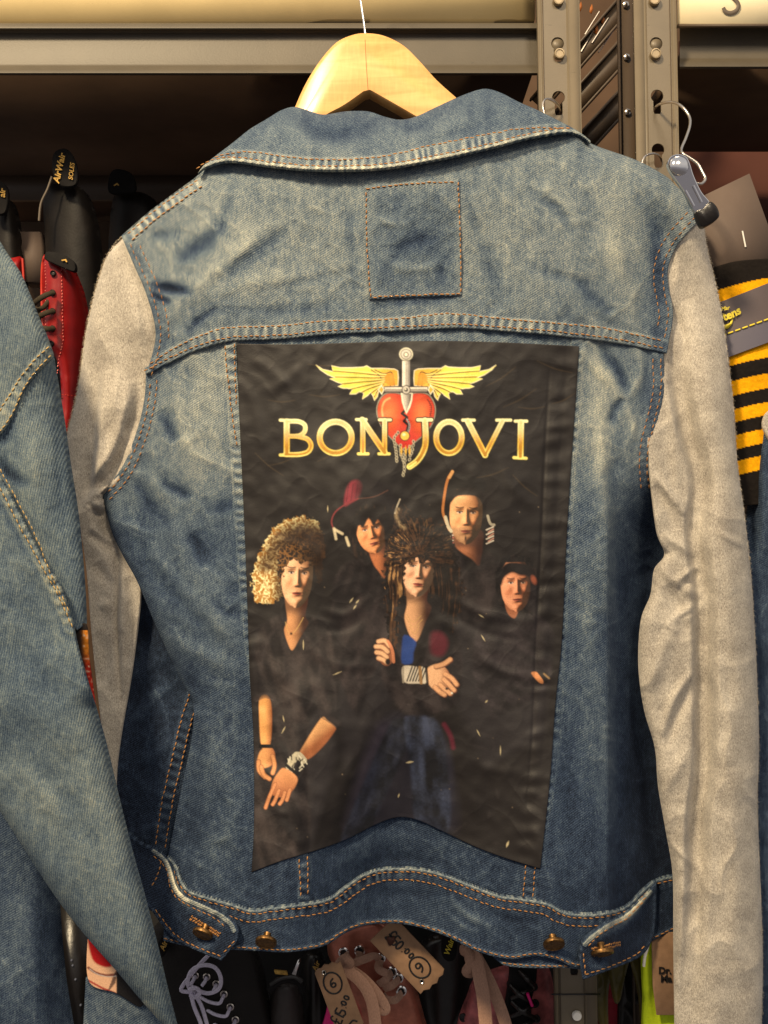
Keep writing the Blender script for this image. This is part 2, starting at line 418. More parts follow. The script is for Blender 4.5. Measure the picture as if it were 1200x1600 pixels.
def wood():
    m = NT('varnished_wood'); n = m.noise(9, 5, 0.6, (1.0, 1.0, 9.0), (0, 0.5, 0), 1.2); n2 = m.noise(420, 2, 0.6, (1, 1, 0.15), (0, 0.2, 0))
    f = m.math('ADD', m.math('MULTIPLY', n, 0.75), m.math('MULTIPLY', n2, 0.25))
    m.l(m.ramp(f, [(0.3, srgb(206, 146, 80)), (0.55, srgb(228, 176, 106)), (0.75, srgb(238, 192, 124))]), m.b.inputs['Base Color'])
    m.bump(f, 0.12, 0.0005); m.set(0.33, 0, 0.5, None, 0.3); return m.m
M_wood = wood()
def painted_steel(name, c, rough):
    m = NT(name); n = m.noise(16, 4, 0.6); s1 = m.noise(120, 4, 0.75, (0.25, 1, 2.2), (0, .2, 0), .6); s2 = m.noise(420, 3, 0.7)
    base = m.ramp(n, [(0.3, tuple(x * .86 for x in c)), (0.7, tuple(x * 1.12 for x in c))])
    mx = m.n('ShaderNodeMix', data_type='RGBA', blend_type='MULTIPLY'); mx.inputs[0].default_value = 1.0; m.l(base, mx.inputs[6])
    wear = m.math('MULTIPLY', m.math('SUBTRACT', 1.0, m.math('MULTIPLY', m.math('GREATER_THAN', s1, 0.69), 0.30)), m.math('SUBTRACT', 1.0, m.math('MULTIPLY', m.math('GREATER_THAN', s2, 0.735), 0.45)))
    r = m.n('ShaderNodeCombineColor'); [m.l(wear, r.inputs[i]) for i in range(3)]; m.l(r.outputs[0], mx.inputs[7]); m.l(mx.outputs[2], m.b.inputs['Base Color'])
    m.bump(m.noise(1000, 3), .3, .0004); m.set(rough, 0, .5); return m.m
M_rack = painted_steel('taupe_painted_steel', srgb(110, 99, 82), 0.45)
M_beam = painted_steel('taupe_steel_darkened', srgb(82, 74, 61), 0.5)  # same rack paint, darkened in colour against the strong top light
M_rack_dark = painted_steel('rack_steel_painted_shade', srgb(78, 64, 50), .5)  # rack paint with shade put into its colour, for the set-back steel
M_rivet = plain('rivet_steel', srgb(136, 120, 94), 0.35, 0.3, 0.5, var=0.1)
M_cream = plain('cream_board', srgb(206, 184, 136), 0.6, 0, 0.3, 500, 0.1, 0.0003, 0.06, 20)
M_dimboot = plain('dimmed_black_leather', srgb(22, 18, 16), 0.6, 0, 0.3, 420, 0.3, 0.0006, 0.3, 40)  # black leather with the dimness of the shelf put into its colour
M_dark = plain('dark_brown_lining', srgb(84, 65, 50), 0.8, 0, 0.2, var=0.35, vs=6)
M_black = plain('black_leather', srgb(26, 23, 22), 0.32, 0, 0.5, 420, 0.3, 0.0006, 0.3, 40)
M_blackm = plain('matte_black_cloth', srgb(24, 22, 22), 0.85, 0, 0.2, 900, 0.3, 0.0005, 0.3, 60)
M_red = plain('red_leather', srgb(138, 18, 18), 0.36, 0, 0.5, 300, 0.2, 0.0004, 0.18, 30)
M_redwelt = plain('red_piping', srgb(190, 48, 30), 0.5)
M_chrome = NT('chrome'); M_chrome.b.inputs['Base Color'].default_value = (0.82, 0.80, 0.80, 1); M_chrome.set(0.13, 1.0); M_chrome = M_chrome.m
M_wire = NT('galvanised_wire'); M_wire.b.inputs['Base Color'].default_value = (0.62, 0.56, 0.50, 1); M_wire.set(0.25, 1.0); M_wire = M_wire.m
M_brass = NT('antique_brass'); M_brass.l(M_brass.ramp(M_brass.noise(500, 3), [(0.3, srgb(70, 50, 30)), (0.7, srgb(140, 104, 60))]), M_brass.b.inputs['Base Color']); M_brass.set(0.42, 0.9); M_brass = M_brass.m
M_card = plain('grey_brown_card', srgb(96, 82, 74), 0.7, 0, 0.3, 700, 0.1, 0.0003, 0.08, 25)
M_white = plain('white_plastic', srgb(235, 232, 225), 0.5, var=0.04)
M_kraft = plain('kraft_card', srgb(150, 118, 92), 0.8, 0, 0.2, 600, 0.2, 0.0003, 0.14, 120)
M_ink = plain('black_marker', srgb(22, 18, 18), 0.5, var=0.1)
M_grey_ink = plain('grey_print', srgb(90, 78, 66), 0.6, var=0.05)
M_yel_ink = plain('yellow_print', srgb(226, 205, 60), 0.55, var=0.08)
M_gold_ink = plain('gold_weave', srgb(190, 150, 70), 0.7, var=0.35, vs=300)
M_sock_y = plain('yellow_knit', srgb(238, 166, 12), 0.95, 0, 0.1, 1300, 0.7, 0.001, 0.16, 500, vec=(1, 1, 2))
M_sock_k = plain('black_knit', srgb(34, 29, 26), 0.95, 0, 0.1, 1300, 0.7, 0.001, 0.3, 500, vec=(2, 2, 1))
M_lilac = plain('lilac_lace', srgb(206, 200, 220), 0.85, 0, 0.2, 1500, 0.5, 0.0005, 0.15, 600)
M_beige = plain('dusty_pink_lace', srgb(176, 138, 118), 0.9, 0, 0.15, 1400, 0.6, 0.0006, 0.2, 500, vec=(3, 3, 1))
M_olivel = plain('olive_black_lace', srgb(58, 50, 38), 0.85, 0, 0.2, 1500, 0.5, 0.0005, 0.2, 600)
M_rose = plain('rose_gold_leather', srgb(176, 108, 88), 0.3, 0.55, 0.5, 500, 0.5, 0.0006, 0.25, 90)
M_pinkp = plain('pink_floral_leather', srgb(170, 92, 92), 0.4, 0, 0.5, 300, 0.2, 0.0004, 0.75, 45)
M_magenta = plain('magenta_leather', srgb(205, 20, 110), 0.4)
M_neon = plain('neon_yellow_fabric', srgb(196, 218, 30), 0.7, 0, 0.3, 500, 0.4, 0.001, 0.15, 30)
M_olive = plain('olive_plastic_sleeve', srgb(92, 84, 40), 0.35, 0, 0.5, 80, 0.4, 0.002, 0.4, 25)
M_crim = plain('crimson_card', srgb(140, 14, 36), 0.5)
def clear_film():
    m = NT('clear_film'); m.b.inputs['Base Color'].default_value = (1, 1, 1, 1); m.b.inputs['Alpha'].default_value = 0.18; m.set(0.15, 0, 0.8); return m.m
M_film = clear_film()
# ================================================================ the big denim jacket on the wooden hanger
A = lambda l: np.array(l, float)
def lerpv(V, tab):
    t = A(tab); return np.interp(V, t[:, 0], t[:, 1])
def body_depth(U, V):
    d = 0.012 + 0.021 * ((U - 620) / 420.0) ** 2
    d = d + 0.014 * np.clip((330 - V) / 120, 0, 1.5) ** 2
    g = sst(1000, 1430, V)
    d = d + 0.046 * np.exp(-((U - 617) / 88.0) ** 2) * g - 0.012 * np.exp(-((U - 440) / 60.0) ** 2) * g - 0.014 * np.exp(-((U - 868) / 60.0) ** 2) * g
    d = d + 0.036 * sst(938 + 0.02 * (V - 900), 1030, U) * sst(690, 900, V)
    d = d + 0.012 * sst(948, 966, U) * sst(740, 880, V)
    d = d - 0.006 * np.exp(-((U - 930) / 30.0) ** 2) * sst(650, 900, V)
    d = d + 0.020 * sst(340, 255, U) * sst(930, 1150, V) * sst(1420, 1320, V)
    d = d + 0.004 * vn(U, V, 190, 5) + 0.0035 * vn(U, V, 110, 6, 1.4, 2.2) * sst(560, 800, V)
    return d
def crumples(s, amp, seed, wash=0.085, dirs=((64, 0.9, 2.4), (38, 2.2, 2.2), (22, 0.5, 2.0), (14, 1.9, 1.5))):
    for i, (sc, an, st) in enumerate(dirs):
        s.H += amp * (sc / 30.0) * 0.85 * crumple(s.U, s.V, sc, seed + i * 7, an, st)
    s.H += amp * .75 * (crumple(s.U, s.V, 26, seed + 60, .8, 3.0) + crumple(s.U, s.V, 18, seed + 63, 2.4, 3.2) * .6)
    s.H += amp * 0.7 * vn(s.U, s.V, 12, seed + 31) + amp * 0.35 * vn(s.U, s.V, 6, seed + 32)
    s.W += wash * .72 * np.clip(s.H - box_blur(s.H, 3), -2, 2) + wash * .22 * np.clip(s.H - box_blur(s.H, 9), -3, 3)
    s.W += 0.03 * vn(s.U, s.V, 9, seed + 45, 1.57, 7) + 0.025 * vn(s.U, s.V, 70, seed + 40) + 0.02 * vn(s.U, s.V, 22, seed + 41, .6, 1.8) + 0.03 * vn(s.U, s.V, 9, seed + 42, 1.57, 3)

jk = thing('denim_jacket', pt(600, 1500, 0.03), 'blue denim jacket with grey fleece sleeves and a black printed back', 'jacket')

# ---- yoke
yoke_bot = [(228, 586), (244, 577), (272, 563), (298, 551), (327, 541), (363, 533), (437, 530), (510, 523), (620, 517), (680, 514), (725, 513), (808, 519), (850, 522), (892, 527), (935, 532), (975, 538), (1010, 545), (1042, 552)]
yoke_up = [(235, 568), (272, 544), (300, 530), (327, 519), (356, 512), (437, 509), (510, 502), (620, 498), (700, 490), (767, 496), (850, 504), (933, 511), (996, 523), (1040, 534)]
arm_r = [(1042, 552), (1046, 530), (1052, 490), (1045, 450), (1044, 420), (1055, 389), (1074, 364), (1093, 344)]
arm_l = [(190, 370), (200, 393), (214, 425), (225, 450), (238, 490), (243, 520), (240, 545), (228, 586)]
yk_out = np.concatenate([spl(yoke_bot, 6), spl(arm_r, 6), spl([(1094, 336), (1093, 325), (1075, 306), (1056, 290), (1040, 275), (994, 250), (925, 225), (900, 205)], 6),
                         A([(800, 185), (600, 215), (420, 225), (330, 255)]), spl([(303, 279), (270, 303), (230, 333), (190, 368)], 6), spl(arm_l, 6)])
yk = Sheet(yk_out, 2.0, lambda U, V: body_depth(U, V) - 0.0012)
yk.W += lerpv(yk.V, [(200, .50), (300, .55), (380, .57), (450, .54), (520, .49), (560, .45)])
yk.W += 0.05 * np.exp(-((yk.U - 330) / 90) ** 2 - ((yk.V - 350) / 60) ** 2) + 0.05 * np.exp(-((yk.U - 980) / 60) ** 2 - ((yk.V - 330) / 80) ** 2)
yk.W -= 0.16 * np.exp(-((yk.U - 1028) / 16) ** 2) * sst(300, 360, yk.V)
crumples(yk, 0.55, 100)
for p, w_, h, ws in [([(273, 411), (312, 385), (356, 350)], 13, -3.2, -.28), ([(349, 431), (400, 394), (451, 361)], 13, -2.6, -.17), ([(235, 445), (268, 451), (305, 457)], 8, -3.6, -.42),
                     ([(236, 458), (250, 466), (268, 473)], 5, -2.0, -.35), ([(288, 520), (315, 498), (340, 480)], 6, -2.5, -.22), ([(253, 500), (330, 430), (437, 343)], 14, 3.4, .10),
                     ([(300, 470), (400, 440), (520, 432)], 12, 2.0, .06), ([(400, 465), (470, 440), (560, 425)], 8, -1.6, -.08), ([(230, 372), (262, 366), (285, 360)], 9, -1.8, -.12),
                     ([(360, 305), (350, 345), (345, 360)], 10, -1.5, -.10), ([(825, 294), (850, 315), (875, 330), (896, 373)], 8, -2.8, -.15), ([(835, 285), (865, 305), (895, 340)], 8, 2.2, .07),
                     ([(737, 332), (762, 400), (783, 486)], 11, -2.6, -.13), ([(725, 300), (750, 350), (764, 410)], 9, 1.8, .06), ([(810, 410), (850, 425), (900, 440), (940, 452)], 8, -1.8, -.08),
                     ([(900, 440), (925, 465), (958, 492)], 10, -2.6, -.18), ([(915, 300), (922, 350), (918, 400)], 12, -1.8, -.06), ([(950, 330), (962, 400), (985, 470)], 14, 2.4, .09),
                     ([(870, 350), (905, 345), (930, 350)], 8, 1.8, .08), ([(730, 285), (733, 320), (745, 360)], 7, -1.8, -.12), ([(1000, 300), (1020, 345), (1030, 410), (1033, 480)], 15, -4.0, -.12),
                     ([(1000, 430), (985, 480), (1000, 520)], 10, 1.8, .06), ([(460, 300), (470, 340), (460, 380)], 12, 1.2, .02), ([(540, 300), (548, 380), (556, 470)], 9, -1.5, -.10),
                     ([(330, 480), (420, 487), (540, 478)], 9, -1.2, -.10), ([(580, 478), (650, 470), (720, 470)], 7, -1.3, -.16)]:
    yk.fold(p, w_, h, ws)
mid = lambda a, b, t=0.5: [(x0 + (x1 - x0) * t, y0 + (y1 - y0) * t) for (x0, y0), (x1, y1) in zip(a, b)]
def resam(p, n):
    p = spl(p, 8); c = np.concatenate([[0], np.cumsum(np.sqrt((np.diff(p, axis=0) ** 2).sum(1)))]); t = np.linspace(0, c[-1], n)
    return np.stack([np.interp(t, c, p[:, 0]), np.interp(t, c, p[:, 1])], 1)
def offs(p, o):
    p = np.asarray(p, float); t = np.gradient(p, axis=0); t /= np.maximum(np.sqrt((t ** 2).sum(1, keepdims=True)), 1e-6)
    return p + np.stack([-t[:, 1], t[:, 0]], 1) * o
yb, yu = resam(yoke_bot, 40), resam(yoke_up, 40)
yk.seam((yb + yu) / 2, 11.5, 1.5, 1.1, 14.5, .06, .22, 5, .14)
sh_l = resam([(307, 279), (270, 305), (230, 335), (194, 368)], 20)
yk.seam(offs(sh_l, -8), 8, 1.4, 1.0, 13, .05, .25, 6, .10)
for l in (offs(resam(arm_l[::-1], 30), 9), offs(resam(arm_r[::-1], 30), -9)):
    yk.seam(l, 10, 0.8, 0.4, 10, -.08, .05, 8)
# puckers running up from the yoke seam
k = (yk.V > 470); yk.H += k * 1.1 * np.sin(yk.U / 9 + 2 * vn(yk.U, yk.V, 30, 9)) * np.exp(-((yk.V - np.interp(yk.U, yu[:, 0], yu[:, 1]) + 14) / 13) ** 2)
# stretched collar ripple
yk.roll(spl([(1100, 330), (1075, 306), (1040, 275), (994, 250), (925, 225)], 6), 34, 0.014)
yk.roll(sh_l, 22, 0.008)
yk.flush()
o_y = yk.build('yoke', M_denim, jk, 0.003)
st_l = [offs(yb, -6.5), yu, offs(yb, -6.5)[::1]]
stitches(yk, [offs(yb, -6.5), yu], jk, M_thread, name='yoke_stitching')
stitches(yk, [offs(sh_l, -3), offs(sh_l, -14)], jk, M_thread, name='shoulder_stitching')
al, ar = resam(arm_l, 30), resam(arm_r, 30)
stitches(yk, [offs(al, -8)[2:], offs(al, -21)[3:-7], offs(ar, -8)[3:], offs(ar, -22)[5:]], jk, M_thread, ln=6.5, gap=4, r=0.8, name='armhole_stitching')

# ---- label patch
pc = [(569, 292), (718, 281), (722, 462), (577, 468)]
pp = np.concatenate([spl([(569, 292), (640, 284), (718, 281)], 10)[:-1], spl([(718, 281), (721, 370), (722, 462)], 10)[:-1], spl([(722, 462), (650, 464), (577, 468)], 10)[:-1], spl([(577, 468), (571, 380), (569, 292)], 10)[:-1]])
ykD = yk.D; yk.D = box_blur(yk.D, 2); lpb = yk.sample(*np.meshgrid(np.arange(560, 735, 1.0), np.arange(270, 480, 1.0), indexing='ij')); yk.D = ykD
lp = Sheet(pp, 1.8, lambda U, V: lpb[np.clip((U - 560).astype(int), 0, 174), np.clip((V - 270).astype(int), 0, 209)] - 0.0016)
lp.W += 0.45 + 0.10 * sst(50, 0, np.minimum.reduce([lp.U - 569, 722 - lp.U, lp.V - 284, 466 - lp.V]) * 2) - 0.10 * np.exp(-((lp.U - 655) / 40) ** 2 - ((lp.V - 375) / 30) ** 2)
crumples(lp, 0.55, 200, 0.06)
for p, w_, h, ws in [([(575, 340), (620, 350), (650, 345)], 7, 1.5, .06), ([(600, 420), (640, 380), (690, 370)], 9, -2, -.12), ([(690, 300), (705, 320), (716, 325)], 6, 1.8, .12), ([(590, 395), (630, 420), (700, 410)], 7, 1.5, .07), ([(700, 440), (690, 420), (700, 400)], 6, -1.5, -.08)]:
    lp.fold(p, w_, h, ws)
lp.flush(); pat = lp.build('label_patch', M_denim, jk, 0.001)
stitches(lp, [[(571, 295), (640, 287), (716, 284)], [(716, 284), (719, 370), (720, 459)], [(720, 459), (650, 461), (578, 465)], [(579, 465), (573, 380), (572, 294)]], pat, M_thread, name='stitching', r=1.05)

# ---- collar
col_bot = [(301, 282), (312, 268), (325, 260), (360, 252), (425, 260), (500, 266), (600, 263), (700, 246), (775, 229), (825, 216), (880, 207), (905, 211), (923, 224)]
col_up = [(335, 245), (360, 239), (400, 238), (475, 248), (540, 249), (600, 244), (675, 227), (750, 212), (825, 200), (895, 201)]
col_out = np.concatenate([spl(col_bot, 6), spl([(923, 220), (905, 206), (880, 192), (840, 172), (810, 159), (785, 146), (763, 139), (745, 141), (715, 152), (680, 168), (650, 182), (625, 187), (600, 182), (575, 174), (540, 174), (505, 179), (480, 172), (460, 167), (440, 172), (415, 187), (390, 202), (365, 222), (340, 241), (318, 258)], 5)])
def col_depth(U, V):
    m = np.interp(U, A(col_bot)[:, 0], A(col_bot)[:, 1]); h = np.clip((m - V) / 80, 0, 1.3)
    d = body_depth(U, V) - 0.0125 + 0.012 * h ** 1.8 + 0.006 * np.clip((h - .75) / .4, 0, 1) ** 2
    e = np.clip(np.maximum((380 - U) / 90, (U - 830) / 90), 0, 1); d = d + 0.009 * e ** 2
    return d + 0.005 * np.exp(-((U - 620) / 60) ** 2) * h
cl = Sheet(col_out, 2.0, col_depth)
cl.W += lerpv(cl.V, [(140, .36), (190, .38), (230, .45), (260, .50)])
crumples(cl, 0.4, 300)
for p, w_, h, ws in [([(470, 175), (490, 205), (530, 212), (575, 200), (600, 190)], 14, -5.0, -.14), ([(455, 185), (480, 222), (540, 230)], 12, 3, .05), ([(590, 200), (650, 212), (720, 190), (765, 160)], 16, 4.0, .04),
                     ([(640, 225), (700, 212), (760, 196)], 8, -1.5, -.05), ([(400, 215), (440, 205), (460, 190)], 12, 2.5, .05), ([(620, 185), (640, 200), (680, 195)], 9, -3, -.08)]:
    cl.fold(p, w_, h, ws)
cb, cu = resam(col_bot, 40), resam(col_up, 40)
cl.seam((resam(col_bot[3:11], 30) + resam(col_up[1:], 30)) / 2, 11.5, 1.0, 1.1, 13, .07, .24, 15, .14)
cl.seam(offs(cb, -2.5), 3.5, 1.2, .5, 17, .22, .12, 16)
cl.roll(spl([(923, 220), (880, 192), (763, 139), (715, 152), (650, 182), (600, 182), (540, 174), (505, 179), (460, 167), (390, 202), (318, 258)], 5), 10, 0.003)
cl.flush(); o_c = cl.build('collar', M_denim, jk, 0.0042, lip=2.0)
stitches(cl, [offs(cb, -7)[1:-2], cu], o_c, M_thread)
# ---- lower back: one field, three panels
arm_l2 = [(228, 586), (226, 620), (219, 655), (208, 690), (195, 722), (178, 748), (158, 770)]
edge_l = [(158, 770), (166, 800), (176, 835), (192, 868), (210, 900), (222, 926), (236, 960), (250, 992), (272, 1040), (290, 1075), (302, 1100), (300, 1150), (288, 1210), (276, 1270), (262, 1340)]
arm_r2 = [(1037, 552), (1038, 606), (1032, 640), (1025, 669), (1019, 690), (1016, 729), (1020, 770), (1030, 829), (1042, 870), (1060, 930), (1065, 1100), (1062, 1375)]
bd_out = np.concatenate([spl([(1045, 535), (900, 512), (700, 500), (500, 512), (300, 535), (226, 575)], 6), spl(arm_l2, 6), spl(edge_l, 6), A([(270, 1400), (300, 1430), (400, 1440), (500, 1420), (617, 1375), (760, 1410), (880, 1440), (990, 1430), (1050, 1400)]), spl(arm_r2[::-1], 6)])
bd = Sheet(bd_out, 2.0, lambda U, V: body_depth(U, V) + 0.0009)
bd.W += lerpv(bd.V, [(540, .48), (600, .53), (720, .52), (770, .46), (830, .38), (950, .33), (1100, .29), (1250, .25), (1400, .20)])  # fading, lowered further down to carry the light's falloff in the colour
bd.W += 0.13 * np.exp(-((bd.U - 320) / 38) ** 2) * sst(790, 700, bd.V) + 0.14 * np.exp(-((bd.U - 938) / 22) ** 2) * sst(790, 700, bd.V)
bd.W += 0.06 * np.exp(-((bd.U - 345) / 30) ** 2) * sst(900, 1000, bd.V) + 0.08 * np.exp(-((bd.U - 925) / 22) ** 2) * sst(1330, 1150, bd.V) * sst(800, 900, bd.V)
bd.W -= 0.12 * sst(945, 985, bd.U) * sst(700, 830, bd.V) + 0.06 * sst(985, 1030, bd.U) * sst(560, 640, bd.V) - 0.08 * np.exp(-((bd.U - 340) / 40) ** 2 - ((bd.V - 1330) / 34) ** 2)  # right flank: shade of the side turned from the light, in the wash
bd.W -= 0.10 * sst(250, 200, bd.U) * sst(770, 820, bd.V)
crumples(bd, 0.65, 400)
for p, w_, h, ws in [([(252, 640), (262, 665), (275, 690)], 9, -3, -.26), ([(275, 690), (285, 740), (288, 790)], 10, -2.4, -.05), ([(300, 600), (296, 680), (294, 770), (300, 840)], 14, 3.5, .04),
                     ([(250, 755), (275, 765), (300, 778)], 8, -2.8, -.22), ([(205, 745), (235, 790), (275, 825)], 10, -3.6, -.20), ([(215, 735), (250, 765), (280, 800)], 10, 2.6, .06),
                     ([(322, 800), (345, 793), (372, 785)], 11, -1.4, -.16), ([(300, 830), (312, 860), (325, 885)], 12, -3.2, -.18), ([(265, 800), (285, 860), (330, 930), (352, 1000)], 18, 4.5, .05),
                     ([(188, 800), (230, 860), (280, 920), (340, 980), (380, 1020)], 16, 4.5, .07), ([(200, 830), (250, 900), (300, 955), (350, 1010)], 13, -3.8, -.08),
                     ([(260, 985), (290, 1010), (330, 1030), (370, 1060)], 14, 4.0, .06), ([(285, 1050), (310, 1080), (340, 1120)], 12, -3.4, -.10), ([(310, 1090), (330, 1160), (345, 1250)], 18, 3.5, .03),
                     ([(330, 930), (350, 955), (380, 960)], 8, -2, -.12), ([(320, 885), (345, 905), (365, 900)], 7, 1.6, .06), ([(290, 1250), (300, 1290), (296, 1330)], 12, -3.2, -.07), ([(350, 1180), (362, 1260), (355, 1330)], 12, 2.4, .03),
                     ([(905, 540), (925, 565), (950, 590), (972, 625)], 11, 3.4, .12), ([(935, 540), (965, 580), (985, 620)], 9, -4.5, -.28), ([(985, 535), (1000, 560), (1000, 590), (975, 625)], 7, 2.6, .14),
                     ([(975, 625), (960, 640), (955, 665)], 7, -3.5, -.22), ([(975, 628), (988, 660), (992, 690)], 6, 3.0, .16), ([(1000, 560), (1010, 600), (1000, 650)], 11, -2.6, -.14),
                     ([(925, 600), (938, 680), (945, 760), (950, 860), (950, 960)], 13, 4.5, .09), ([(962, 700), (955, 740), (958, 800)], 12, -3.5, -.08), ([(905, 700), (915, 760), (905, 820)], 12, -1.5, -.06),
                     ([(950, 1000), (950, 1100), (953, 1250), (960, 1340)], 13, 3.5, .08), ([(975, 820), (1000, 860), (1020, 850)], 10, 2.4, .05), ([(960, 920), (990, 900), (1025, 890)], 9, -2.4, -.04),
                     ([(965, 940), (985, 1010), (1000, 1100)], 14, 3, .03), ([(985, 1100), (1000, 1200), (1010, 1300)], 14, -3, -.04), ([(900, 900), (915, 960), (905, 1020)], 11, 1.6, .05), ([(875, 1150), (890, 1250), (880, 1330)], 12, -2.0, -.05),
                     ([(960, 1290), (990, 1330), (985, 1380)], 14, 3.0, .03), ([(500, 1370), (560, 1330), (617, 1310), (700, 1325)], 12, 2.0, .05), ([(540, 1370), (620, 1340), (720, 1360)], 8, -1.5, -.05)]:
    bd.fold(p, w_, h, ws)
bd.seam(offs(resam(arm_l2, 30), -10), 11, 0.8, 0.45, 11, -.06, .05, 18)
bd.seam(offs(resam(arm_r2[:7], 30), 10), 11, 0.8, 0.45, 11, -.08, .05, 19)
sl_up = [(360, 525), (362, 580), (366, 640), (370, 700), (376, 800), (392, 1000), (430, 1250), (473, 1340), (474, 1425)]
sr_up = [(902, 525), (898, 620), (890, 720), (882, 850), (874, 1000), (866, 1150), (848, 1280), (830, 1350), (826, 1425)]
bd.seam(sl_up, 10, 1.4, 1.4, 15, .05, .16, 20, .14); bd.seam(sr_up, 10, 1.4, 1.4, 15, .03, .14, 21, .12)
bd.roll(spl(edge_l[:11], 6), 22, 0.009)
bd.flush(); bdb = box_blur(bd.D, 3)
pr_in = A([(380, 546), (640, 543), (896, 550), (868, 1000), (836, 1346), (740, 1312), (622, 1268), (540, 1302), (402, 1350), (395, 1000)])
ppd, _, _ = near(np.concatenate([pr_in, pr_in[:1]]), bd.U, bd.V, 14); pin = inside(pr_in, bd.U, bd.V)
bd.D = bd.D + 0.0035 * pin * np.clip(ppd / 12, 0, 1); D0 = bd.D.copy()
lft = [p for p in sl_up]; rgt = [p for p in sr_up]
left_out = np.concatenate([spl([(372, 525), (300, 535), (226, 575)], 6), spl(arm_l2, 6), spl(edge_l, 6), A([(270, 1400), (300, 1430), (400, 1440), (482, 1425)]), offs(resam(lft, 50), -9)[::-1]])
right_out = np.concatenate([offs(resam(rgt, 50), 9), A([(880, 1440), (990, 1430), (1050, 1400)]), spl(arm_r2[::-1], 6), A([(1045, 535), (960, 520)])])
mid_out = np.concatenate([offs(resam(lft, 50), 5), A([(617, 1375), (760, 1410)]), offs(resam(rgt, 50), -5)[::-1], A([(700, 500)])])
bd.out = left_out; bd.build('side_panel', M_denim, jk, 0.0025)
bd.out = right_out; bd.build('side_panel', M_denim, jk, 0.0025)
bd.D = D0 + 0.0009; bd.out = mid_out; bd.build('back_panel', M_denim, jk, 0.001); bd.D = D0
stitches(bd, [offs(resam(arm_l2, 30), -7)[2:], offs(resam(arm_l2, 30), -17)[1:], offs(resam(arm_r2[:7], 30), 5)[1:], offs(resam(arm_r2[:7], 30), 17)[1:]], jk, M_thread, 6.5, 4, 0.85, name='armhole_stitching')
stitches(bd, [[(351, 541), (357, 600), (364, 660), (371, 700)], [(366, 538), (368, 600), (370, 640)], [(467, 1342), (469, 1375), (470, 1405)], [(480, 1338), (481, 1370), (481, 1402)],
              [(822, 1352), (819, 1380), (817, 1404)], [(836, 1352), (834, 1380), (832, 1406)]], jk, M_thread, name='panel_stitching')
stitches(bd, [offs(resam(lft, 50), 8)[28:45]], jk, M_thread, name='panel_stitching') if False else None

# ---- front of the jacket seen behind the left edge
ff_out = A([(205, 880), (225, 915), (250, 970), (285, 1040), (320, 1080), (330, 1200), (320, 1330), (300, 1420), (230, 1420), (190, 1340), (172, 1260), (170, 1180), (184, 1120), (200, 1050), (210, 980), (208, 920)])
ff = Sheet(spl(ff_out, 5, True), 2.0, lambda U, V: 0.058 + 0.016 * sst(260, 190, U) + 0.004 * vn(U, V, 80, 61))
ff.W += 0.12  # low wash puts the shadow behind the back's edge into the colour
crumples(ff, 0.8, 500)
for p, w_, h, ws in [([(205, 1130), (235, 1100), (270, 1060)], 9, 3.5, .12), ([(200, 1110), (225, 1070), (255, 1040)], 8, -2.5, -.05), ([(215, 1010), (235, 980), (245, 960)], 12, -3, -.1), ([(200, 1180), (240, 1180), (270, 1150)], 10, 2.5, .06), ([(220, 1300), (240, 1290), (260, 1296)], 8, 3, .12)]:
    ff.fold(p, w_, h, ws)
sd_in = [(304, 1085), (290, 1130), (276, 1190), (262, 1250), (250, 1325)]
ff.seam(sd_in, 12, 3, 1.2, 16, .06, .17, 25, .1)
ff.flush(); o_f = ff.build('front_panel', M_denim, jk, 0.002)
stitches(ff, [offs(resam(sd_in, 20), 8), offs(resam(sd_in, 20), -8)], o_f, M_thread)
# ---- waistband
wb_top = [(262, 1338), (276, 1352), (284, 1376), (299, 1393), (329, 1403), (361, 1412), (393, 1422), (420, 1418), (450, 1415), (508, 1406), (540, 1385), (571, 1365), (612, 1356), (675, 1361), (742, 1385), (780, 1399), (810, 1403), (855, 1411), (880, 1424), (905, 1428), (937, 1427), (976, 1417), (1004, 1391), (1025, 1375), (1060, 1366)]
wb_bot = [(255, 1470), (300, 1480), (360, 1484), (405, 1486), (450, 1488), (504, 1479), (540, 1458), (571, 1446), (616, 1443), (655, 1449), (697, 1463), (733, 1481), (765, 1493), (801, 1499), (837, 1494), (870, 1500), (905, 1512), (960, 1500), (1020, 1470), (1060, 1452)]
wb_out = np.concatenate([spl(wb_top, 6), spl(wb_bot[::-1], 6)])
wbd = lambda U, V: body_depth(U, V) - 0.0032
wb = Sheet(wb_out, 1.8, wbd)
wb.W += 0.19 + 0.05 * np.exp(-((wb.U - 620) / 200) ** 2) - 0.05 * sst(960, 1030, wb.U)  # low wash carries the dimmer light at the hem and right end
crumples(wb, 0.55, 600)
for p, w_, h, ws in [([(700, 1400), (730, 1430), (770, 1450)], 7, 2, .16), ([(690, 1420), (720, 1445), (750, 1460)], 5, 1.4, .12), ([(560, 1400), (600, 1395), (680, 1400)], 9, -1.5, -.04), ([(400, 1440), (450, 1435), (500, 1440)], 8, 1.5, .06), ([(760, 1420), (800, 1440), (850, 1440)], 8, -1.6, -.05)]:
    wb.fold(p, w_, h, ws)
wt = resam(wb_top, 70); wbm = resam(wb_bot, 60)
wb.seam(offs(wt, 10), 9, 1.0, 1.3, 14, .03, .20, 31); wb.seam(offs(wt, 1.5), 3.0, 2.0, .5, 16, .34, .12, 32)
wb.seam(offs(wbm, -3), 4.5, 1.8, .9, 13, .12, .14, 33)
wb.flush(); o_w = wb.build('waistband', M_denim, jk, 0.004, lip=2.0)
stitches(wb, [offs(wt, 6.5)[2:], offs(wt, 19)[6:-8], offs(wbm, -4)], o_w, M_thread, r=1.05)
